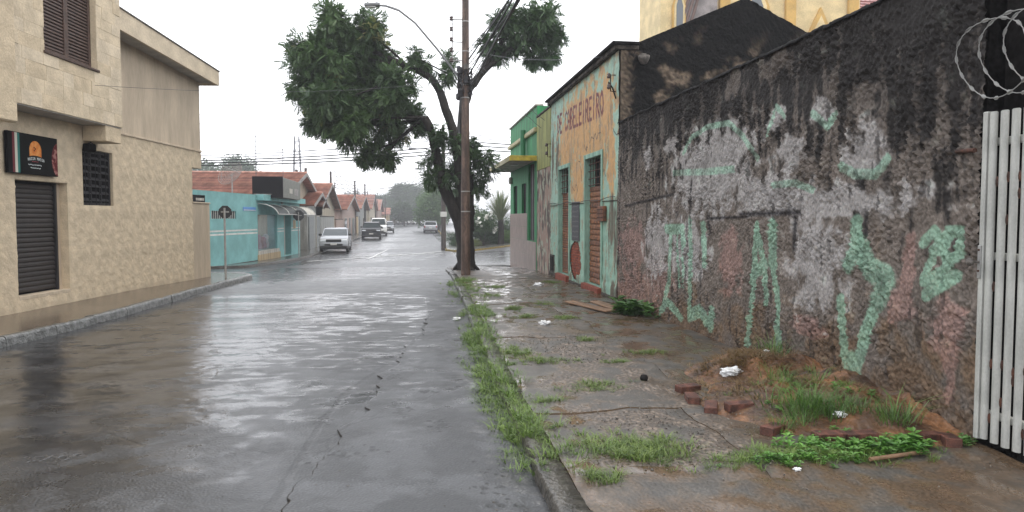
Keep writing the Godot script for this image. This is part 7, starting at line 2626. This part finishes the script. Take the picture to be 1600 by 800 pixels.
func build_litter() -> void:
	var q := RandomNumberGenerator.new()
	q.seed = 77
	# clay heap
	var xs := steps(2.25, 3.76, 0.03)
	var zs := down(-3.95, -7.4, 0.03)
	var pts := PackedVector3Array()
	var cols := PackedColorArray()
	var skip := PackedByteArray()
	for z in zs:
		for x in xs:
			var y := mound_y(x, z)
			var c := nmd.get_noise_2d(x * 1.5 + 9, z * 1.5)
			pts.append(Vector3(x, y if y > 0 else 0.03, z))
			cols.append(Color(0.36, 0.17, 0.075).lerp(Color(0.15, 0.085, 0.05), clampf(c * 2.0 + 0.45, 0, 1)))
	skip.resize((xs.size() - 1) * (zs.size() - 1))
	for j in zs.size() - 1:
		for i in xs.size() - 1:
			if mound_y(xs[i], zs[j]) < 0 and mound_y(xs[i + 1], zs[j + 1]) < 0: skip[j * (xs.size() - 1) + i] = 1
	var mb := MB.new()
	mb.sheet(xs.size(), zs.size(), pts, PackedVector2Array(), Vector3.UP, skip, cols)
	var mm: StandardMaterial3D = M.mud.duplicate()
	mm.albedo_color = Color.WHITE
	mm.vertex_color_use_as_albedo = true
	single(mb, "clay_heap", mm, "heap of reddish clay and cuttings at the foot of the graffiti wall", "dirt heap")
	# dry cuttings on the heap
	var dry := tuft_mesh(10, 0.05, 0.003, 0.16, 91)
	scatter(dry, "dry_cuttings", "dry brown grass cuttings spread over the clay heap", [[3.05, -6.6, 0.5, 0.5, 150, 1.0], [3.2, -5.6, 0.6, 0.8, 150, 0.9], [2.7, -5.9, 0.4, 0.5, 90, 0.9], [3.4, -6.9, 0.4, 0.5, 160, 1.1], [3.0, -6.5, 0.3, 0.3, 120, 1.0]], [Color(0.14, 0.085, 0.04), Color(0.26, 0.17, 0.08)], q, M.weed)
	# grass
	var g1 := [Color(0.08, 0.15, 0.028), Color(0.19, 0.28, 0.06)]
	var g2 := [Color(0.09, 0.15, 0.035), Color(0.2, 0.25, 0.07)]
	var tuft := tuft_mesh(20, 0.085, 0.0032, 0.17, 51)
	var tall := tuft_mesh(12, 0.24, 0.0042, 0.3, 52)
	var strip_ := []
	for k in 46:
		var z := lerpf(-4.5, -19.0, pow(k / 45.0, 1.15))
		var w := 0.22 if z > -13 else 0.4
		strip_.append([kerb_x(z) - 0.02 + q.randf_range(-0.05, 0.1) + (0.15 if z < -11 else 0.0), z, w, 0.32 + 0.02 * absf(z), int(maxf(0.0, q.randf_range(-6, 52))), q.randf_range(0.45, 0.95)])
	scatter(tuft, "kerb_grass", "bright green grass strip growing along the right kerb", strip_, g1, q, M.grass)
	scatter(tall, "tall_kerb_grass", "taller seeding grass blades standing in the kerb strip", [[0.74, -5.2, 0.15, 0.5, 10, 0.55], [0.76, -6.6, 0.15, 0.8, 14, 0.6], [0.82, -9.3, 0.2, 0.9, 16, 0.65], [0.9, -12.0, 0.25, 1.0, 10, 0.6]], g1, q, M.grass)
	var spots := [[1.6, -6.4, 0.35, 0.22, 46, 0.5, "grass tuft in the middle of the pavement beside the grit"], [1.08, -5.95, 0.16, 0.14, 20, 0.55, "small grass tuft nearest the kerb beside the middle tuft"], [1.42, -4.6, 0.42, 0.3, 130, 0.6, "broad grass patch next to the driveway slab"], [1.1, -4.15, 0.14, 0.12, 20, 0.55, "small grass tuft at the driveway edge"], [1.4, -7.7, 0.4, 0.2, 40, 0.5, "flat grass tuft growing from a pavement joint near the tall kerb grass"], [1.16, -8.2, 0.25, 0.4, 44, 0.5, "grass patch spreading from the kerb strip"], [2.1, -7.45, 0.16, 0.12, 16, 0.5, "tiny grass tuft left of the clay heap"], [2.15, -9.0, 0.12, 0.2, 16, 0.5, "small grass tuft halfway to the wooden planks"], [1.65, -12.2, 0.16, 0.3, 22, 0.55, "grass tuft near the plastic bag"], [2.25, -10.8, 0.2, 0.25, 26, 0.5, "grass tuft right of the plastic bag"], [2.27, -12.8, 0.2, 0.3, 22, 0.5, "grass tuft in front of the barber shop"], [1.75, -11.2, 0.2, 0.2, 20, 0.5, "grass tuft left of the plastic bag"], [1.85, -16.2, 0.25, 0.5, 30, 0.55, "grass tuft on the pavement towards the pole"], [2.6, -7.9, 0.35, 0.1, 24, 0.45, "thin grass line in the joint before the clay heap"], [3.3, -17.3, 0.3, 0.4, 30, 0.5, "grass tuft at the step of the far shutter"], [1.5, -14.2, 0.3, 0.4, 30, 0.5, "grass tuft beside the kerb strip's far part"]]
	for s in spots:
		scatter(tuft, "grass_tuft", s[6], [[s[0], s[1], s[2] * 0.85, s[3] * 0.85, int(s[4] * 1.5), s[5] * 1.1]], [g2[0].lerp(g1[0], 0.5), g2[1].lerp(g1[1], 0.5)], q, M.grass, "grass", "grass tufts on the pavement")
	scatter(tall, "mound_grass", "tall green grass clump on the clay heap", [[2.92, -5.12, 0.2, 0.22, 34, 0.75], [3.08, -4.95, 0.2, 0.14, 20, 0.65], [2.75, -5.0, 0.12, 0.12, 8, 0.6], [3.36, -4.72, 0.12, 0.12, 12, 0.8], [3.55, -6.9, 0.12, 0.3, 10, 0.9], [3.2, -5.9, 0.3, 0.3, 14, 0.6], [2.6, -4.9, 0.1, 0.1, 10, 0.5]], [Color(0.06, 0.13, 0.03), Color(0.16, 0.27, 0.07)], q, M.grass, "grass")
	var low := leafy_mesh(14, 0.065, 61)
	scatter(tuft, "verge_grass", "low bright grass and weeds along the driveway edge", [[2.35, -4.35, 0.35, 0.14, 110, 0.5], [2.85, -4.36, 0.45, 0.14, 170, 0.65], [3.2, -5.6, 0.4, 0.6, 60, 0.6], [2.0, -4.25, 0.3, 0.1, 50, 0.45]], g1, q, M.grass)
	scatter(low, "leafy_weeds", "bright leafy weeds in front of the clay heap by the driveway", [[2.95, -4.42, 0.3, 0.12, 80, 1.0], [3.2, -4.38, 0.2, 0.1, 50, 1.3], [2.62, -4.5, 0.2, 0.12, 24, 1.0], [2.4, -4.25, 0.4, 0.1, 40, 0.8], [2.75, -4.65, 0.3, 0.15, 24, 0.8], [3.2, -5.3, 0.4, 0.4, 20, 0.8]], [Color(0.07, 0.19, 0.03), Color(0.15, 0.32, 0.06)], q, M.weed, "weeds")
	scatter(low, "gate_weeds", "small leafy weeds below the white gate's edge", [[3.66, -4.42, 0.06, 0.06, 9, 0.9]], [Color(0.06, 0.15, 0.03), Color(0.12, 0.24, 0.06)], q, M.weed, "weeds")
	scatter(leafy_mesh(16, 0.22, 62), "wall_weed", "leafy green weed bush at the far foot of the graffiti wall", [[3.42, -11.4, 0.22, 0.6, 34, 1.0]], [Color(0.045, 0.11, 0.025), Color(0.09, 0.18, 0.045)], q, M.weed, "weeds")
	scatter(low, "kerb_weeds", "small broad leaved weeds mixed into the kerb grass", [[0.78, -5.6, 0.2, 0.6, 16, 0.8], [0.8, -7.0, 0.2, 0.8, 16, 0.9], [0.85, -9.5, 0.25, 1.2, 16, 0.8]], g1, q, M.weed)
	# bricks edging the heap
	var bm := MB.new()
	bm.box(Vector3(-0.105, -0.032, -0.05), Vector3(0.105, 0.032, 0.05), 0.004)
	var brick := bm.mesh()
	for b in [[2.38, -6.12, 0.25, "far loose red brick at the edge of the clay heap"], [2.30, -5.82, 1.35, "second loose red brick edging the clay heap"], [2.34, -5.52, 1.15, "third loose red brick edging the clay heap"], [2.52, -5.40, 0.05, "loose brick showing its end beside the row of red bricks"], [2.52, -4.86, 0.7, "dark loose brick half buried before the grass clump"], [2.80, -4.62, 0.1, "muddy brick lying behind the leafy weeds"], [3.02, -4.60, -0.05, "second muddy brick behind the leafy weeds"], [3.46, -4.50, 0.2, "red brick at the weeds' right end near the gate"], [3.56, -4.44, 1.2, "small brick piece next to the gate"]]:
		var o := part(MB.new() if false else bm, "loose_brick", M.brick_loose)
		o.mesh = brick
		meta(o, b[3], "brick", "loose bricks around the clay heap")
		o.position = Vector3(b[0], maxf(pave_y(b[0], b[1]), mound_y(b[0], b[1]) - 0.02) + 0.022, b[1])
		o.rotation = Vector3(q.randf_range(-0.06, 0.06), b[2], q.randf_range(-0.08, 0.08))
	# white plastic scraps
	for s in [[2.90, -6.38, 0.09, "crumpled white plastic sheet on the clay heap"], [3.06, -4.9, 0.045, "white scrap in the tall grass clump"], [2.3, -4.12, 0.022, "tiny white scrap at the driveway edge"], [1.86, -10.3, 0.07, "knotted white plastic bag lying on the pavement"], [2.75, -16.0, 0.1, "crumpled white bag near the far shutter's step"], [0.68, -11.6, 0.06, "white scrap in the gutter by the kerb grass"], [3.42, -6.75, 0.035, "small white scrap against the graffiti wall"]]:
		var n := 22
		var p := PackedVector3Array()
		for j in n:
			for i in n + 1:
				var a: float = TAU * i / n
				var e := PI * j / (n - 1.0)
				var r: float = s[2] * (1.0 + 0.75 * noise_k.get_noise_3d(cos(a) * sin(e) * 1.3 + s[0] * 5.0, sin(a) * sin(e) * 1.3, cos(e) * 1.3 + s[1]))
				p.append(Vector3(cos(a) * sin(e) * r, cos(e) * r * 0.45, sin(a) * sin(e) * r * 0.8))
		mb = MB.new()
		mb.sheet(n + 1, n, p, PackedVector2Array(), Vector3.UP, PackedByteArray(), PackedColorArray(), true)
		var o := single(mb, "plastic_scrap", M.plastic_white, s[3], "litter", "white litter")
		o.position = Vector3(s[0], ground_y(s[0], s[1]) + s[2] * 0.3, s[1])
	# planks
	for p in [[2.95, -12.15, 0.25, 1.5, "longer weathered plank lying before the barber shop's near shutter"], [3.28, -12.3, 0.1, 1.1, "shorter weathered plank lying next to the wall"]]:
		mb = MB.new()
		mb.box(Vector3(-0.09, 0, -p[3] / 2.0), Vector3(0.09, 0.025, p[3] / 2.0), 0.004)
		var o := single(mb, "wooden_plank", M.wood_plank, p[4], "plank", "planks on the pavement")
		o.position = Vector3(p[0], pave_y(p[0], p[1]) + 0.012, p[1])
		o.rotation = Vector3(0.0, p[2], 0.03)
	# stick at the driveway edge
	mb = MB.new()
	mb.tube([Vector3(-0.22, 0, 0), Vector3(-0.05, 0.008, 0.01), Vector3(0.2, 0.0, -0.02)], 0.014, 7)
	var stk := single(mb, "stick", M.wood_plank, "short pale stick lying at the driveway edge before the weeds", "stick")
	stk.position = Vector3(3.05, pave_y(3.05, -4.25) + 0.02, -4.24)
	stk.rotation.y = 0.15
	mb = MB.new()
	mb.lathe([Vector2(0, -0.03), Vector2(0.03, -0.025), Vector2(0.04, 0), Vector2(0.028, 0.03), Vector2(0, 0.035)], Vector3.ZERO, 9)
	var nut := single(mb, "dark_stone", M.dark_concrete, "single dark round stone on the pavement left of the clay heap", "stone")
	nut.position = Vector3(2.12, pave_y(2.12, -6.55) + 0.025, -6.55)
	# grit
	var pb := MB.new()
	pb.lathe([Vector2(0, -0.5), Vector2(0.7, -0.3), Vector2(1.0, 0.1), Vector2(0.5, 0.5), Vector2(0, 0.55)], Vector3.ZERO, 6)
	var peb := pb.mesh()
	var xf := []
	var cs := []
	for k in 2600:
		var x := 1.75 + q.randfn() * 0.42
		var z := q.randf_range(-9.5, -4.2)
		if k > 2000:
			x = q.randf_range(kerb_x(-6) + 0.2, 3.6)
			z = q.randf_range(-14.0, -2.6)
		if x < kerb_x(z) + 0.2: continue
		var r := q.randf_range(0.003, 0.009) * (1.6 if q.randf() < 0.06 else 1.0)
		xf.append(Transform3D(Basis.from_euler(Vector3(q.randf() * 6, q.randf() * 6, 0)) * r, Vector3(x, ground_y(x, z) + r * 0.3, z)))
		cs.append(Color(0.10, 0.09, 0.08).lerp(Color(0.27, 0.24, 0.2), q.randf()))
	var gm: StandardMaterial3D = M.gravel.duplicate()
	gm.albedo_color = Color.WHITE
	gm.vertex_color_use_as_albedo = true
	var gr := many(peb, gm, "grit", xf, cs)
	meta(gr, "loose grit and pebbles scattered over the right pavement")
	# leaves and bits on the road
	var lf := MB.new()
	lf.poly([Vector3(-0.5, 0, 0), Vector3(0, 0.05, 0.3), Vector3(0.5, 0, 0), Vector3(0, 0.02, -0.3)], Vector3.UP)
	var lm := lf.mesh()
	xf = []
	cs = []
	for k in 260:
		var z := q.randf_range(-18.0, -3.0)
		var x := q.randf_range(-4.3, 0.7) if k > 120 else kerb_x(z) - absf(q.randfn()) * 0.3
		xf.append(Transform3D(Basis(Vector3.UP, q.randf() * TAU) * q.randf_range(0.01, 0.022), Vector3(x, road_y(x, z) + (0.016 if x > -1.0 else 0.003), z)))
		cs.append(Color(0.03, 0.022, 0.015).lerp(Color(0.1, 0.07, 0.04), q.randf()))
	var fl := many(lm, M.weed, "fallen_leaves", xf, cs)
	meta(fl, "small dark fallen leaves and bits on the wet road")

func _ready() -> void:
	var cam := Camera3D.new()
	cam.name = "camera"
	cam.fov = 38.36
	cam.near = 0.05
	cam.far = 3000.0
	add_child(cam)
	cam.position = Vector3(0, 1.6, 0)
	cam.rotation_degrees = Vector3(-2.937, -7.666, 0)
	cam.current = true
	var env := Environment.new()
	env.background_mode = Environment.BG_SKY
	var sky := Sky.new()
	var sm := ProceduralSkyMaterial.new()
	sm.sky_top_color = Color(0.93, 0.945, 0.97)
	sm.sky_horizon_color = Color(0.985, 0.985, 1.0)
	sm.sky_curve = 0.3
	sm.ground_bottom_color = Color(0.4, 0.4, 0.4)
	sm.ground_horizon_color = Color(0.8, 0.8, 0.82)
	sm.sun_angle_max = 0.1
	sky.sky_material = sm
	env.sky = sky
	env.background_energy_multiplier = 1.0
	env.tonemap_mode = Environment.TONE_MAPPER_LINEAR
	env.tonemap_exposure = 2.6
	env.fog_enabled = true
	env.fog_density = 0.0016
	env.fog_light_color = Color(0.97, 0.975, 1.0)
	env.sdfgi_enabled = true
	env.ssao_enabled = true
	env.ssil_enabled = true
	var we := WorldEnvironment.new()
	we.environment = env
	add_child(we)
	var sun := DirectionalLight3D.new()
	sun.name = "overcast_sun"
	sun.light_energy = 0.25
	sun.light_angular_distance = 40.0
	sun.light_color = Color(1.0, 0.98, 0.95)
	sun.shadow_enabled = true
	sun.rotation_degrees = Vector3(-62, 35, 0)
	add_child(sun)

	rng.seed = 1
	make_materials()
	make_road_textures()
	make_pavement_texture()
	make_wall_texture()
	make_barber_texture()
	make_prints()
	build_ground()
	build_right_pavement()
	build_left_building()
	build_shop()
	build_graffiti_wall()
	build_barber()
	build_green()
	build_church()
	build_main_tree()
	build_plants()
	build_poles()
	build_cars()
	stop_sign(Vector3(-4.72, 0.08, -19.45), 1.68, 0.17, "near road sign seen from behind at the left pavement's corner", -0.1)
	stop_sign(Vector3(-6.05, -0.5, -40.5), 2.25, 0.3, "far road sign seen from behind before the shop awning", 0.0)
	build_litter()
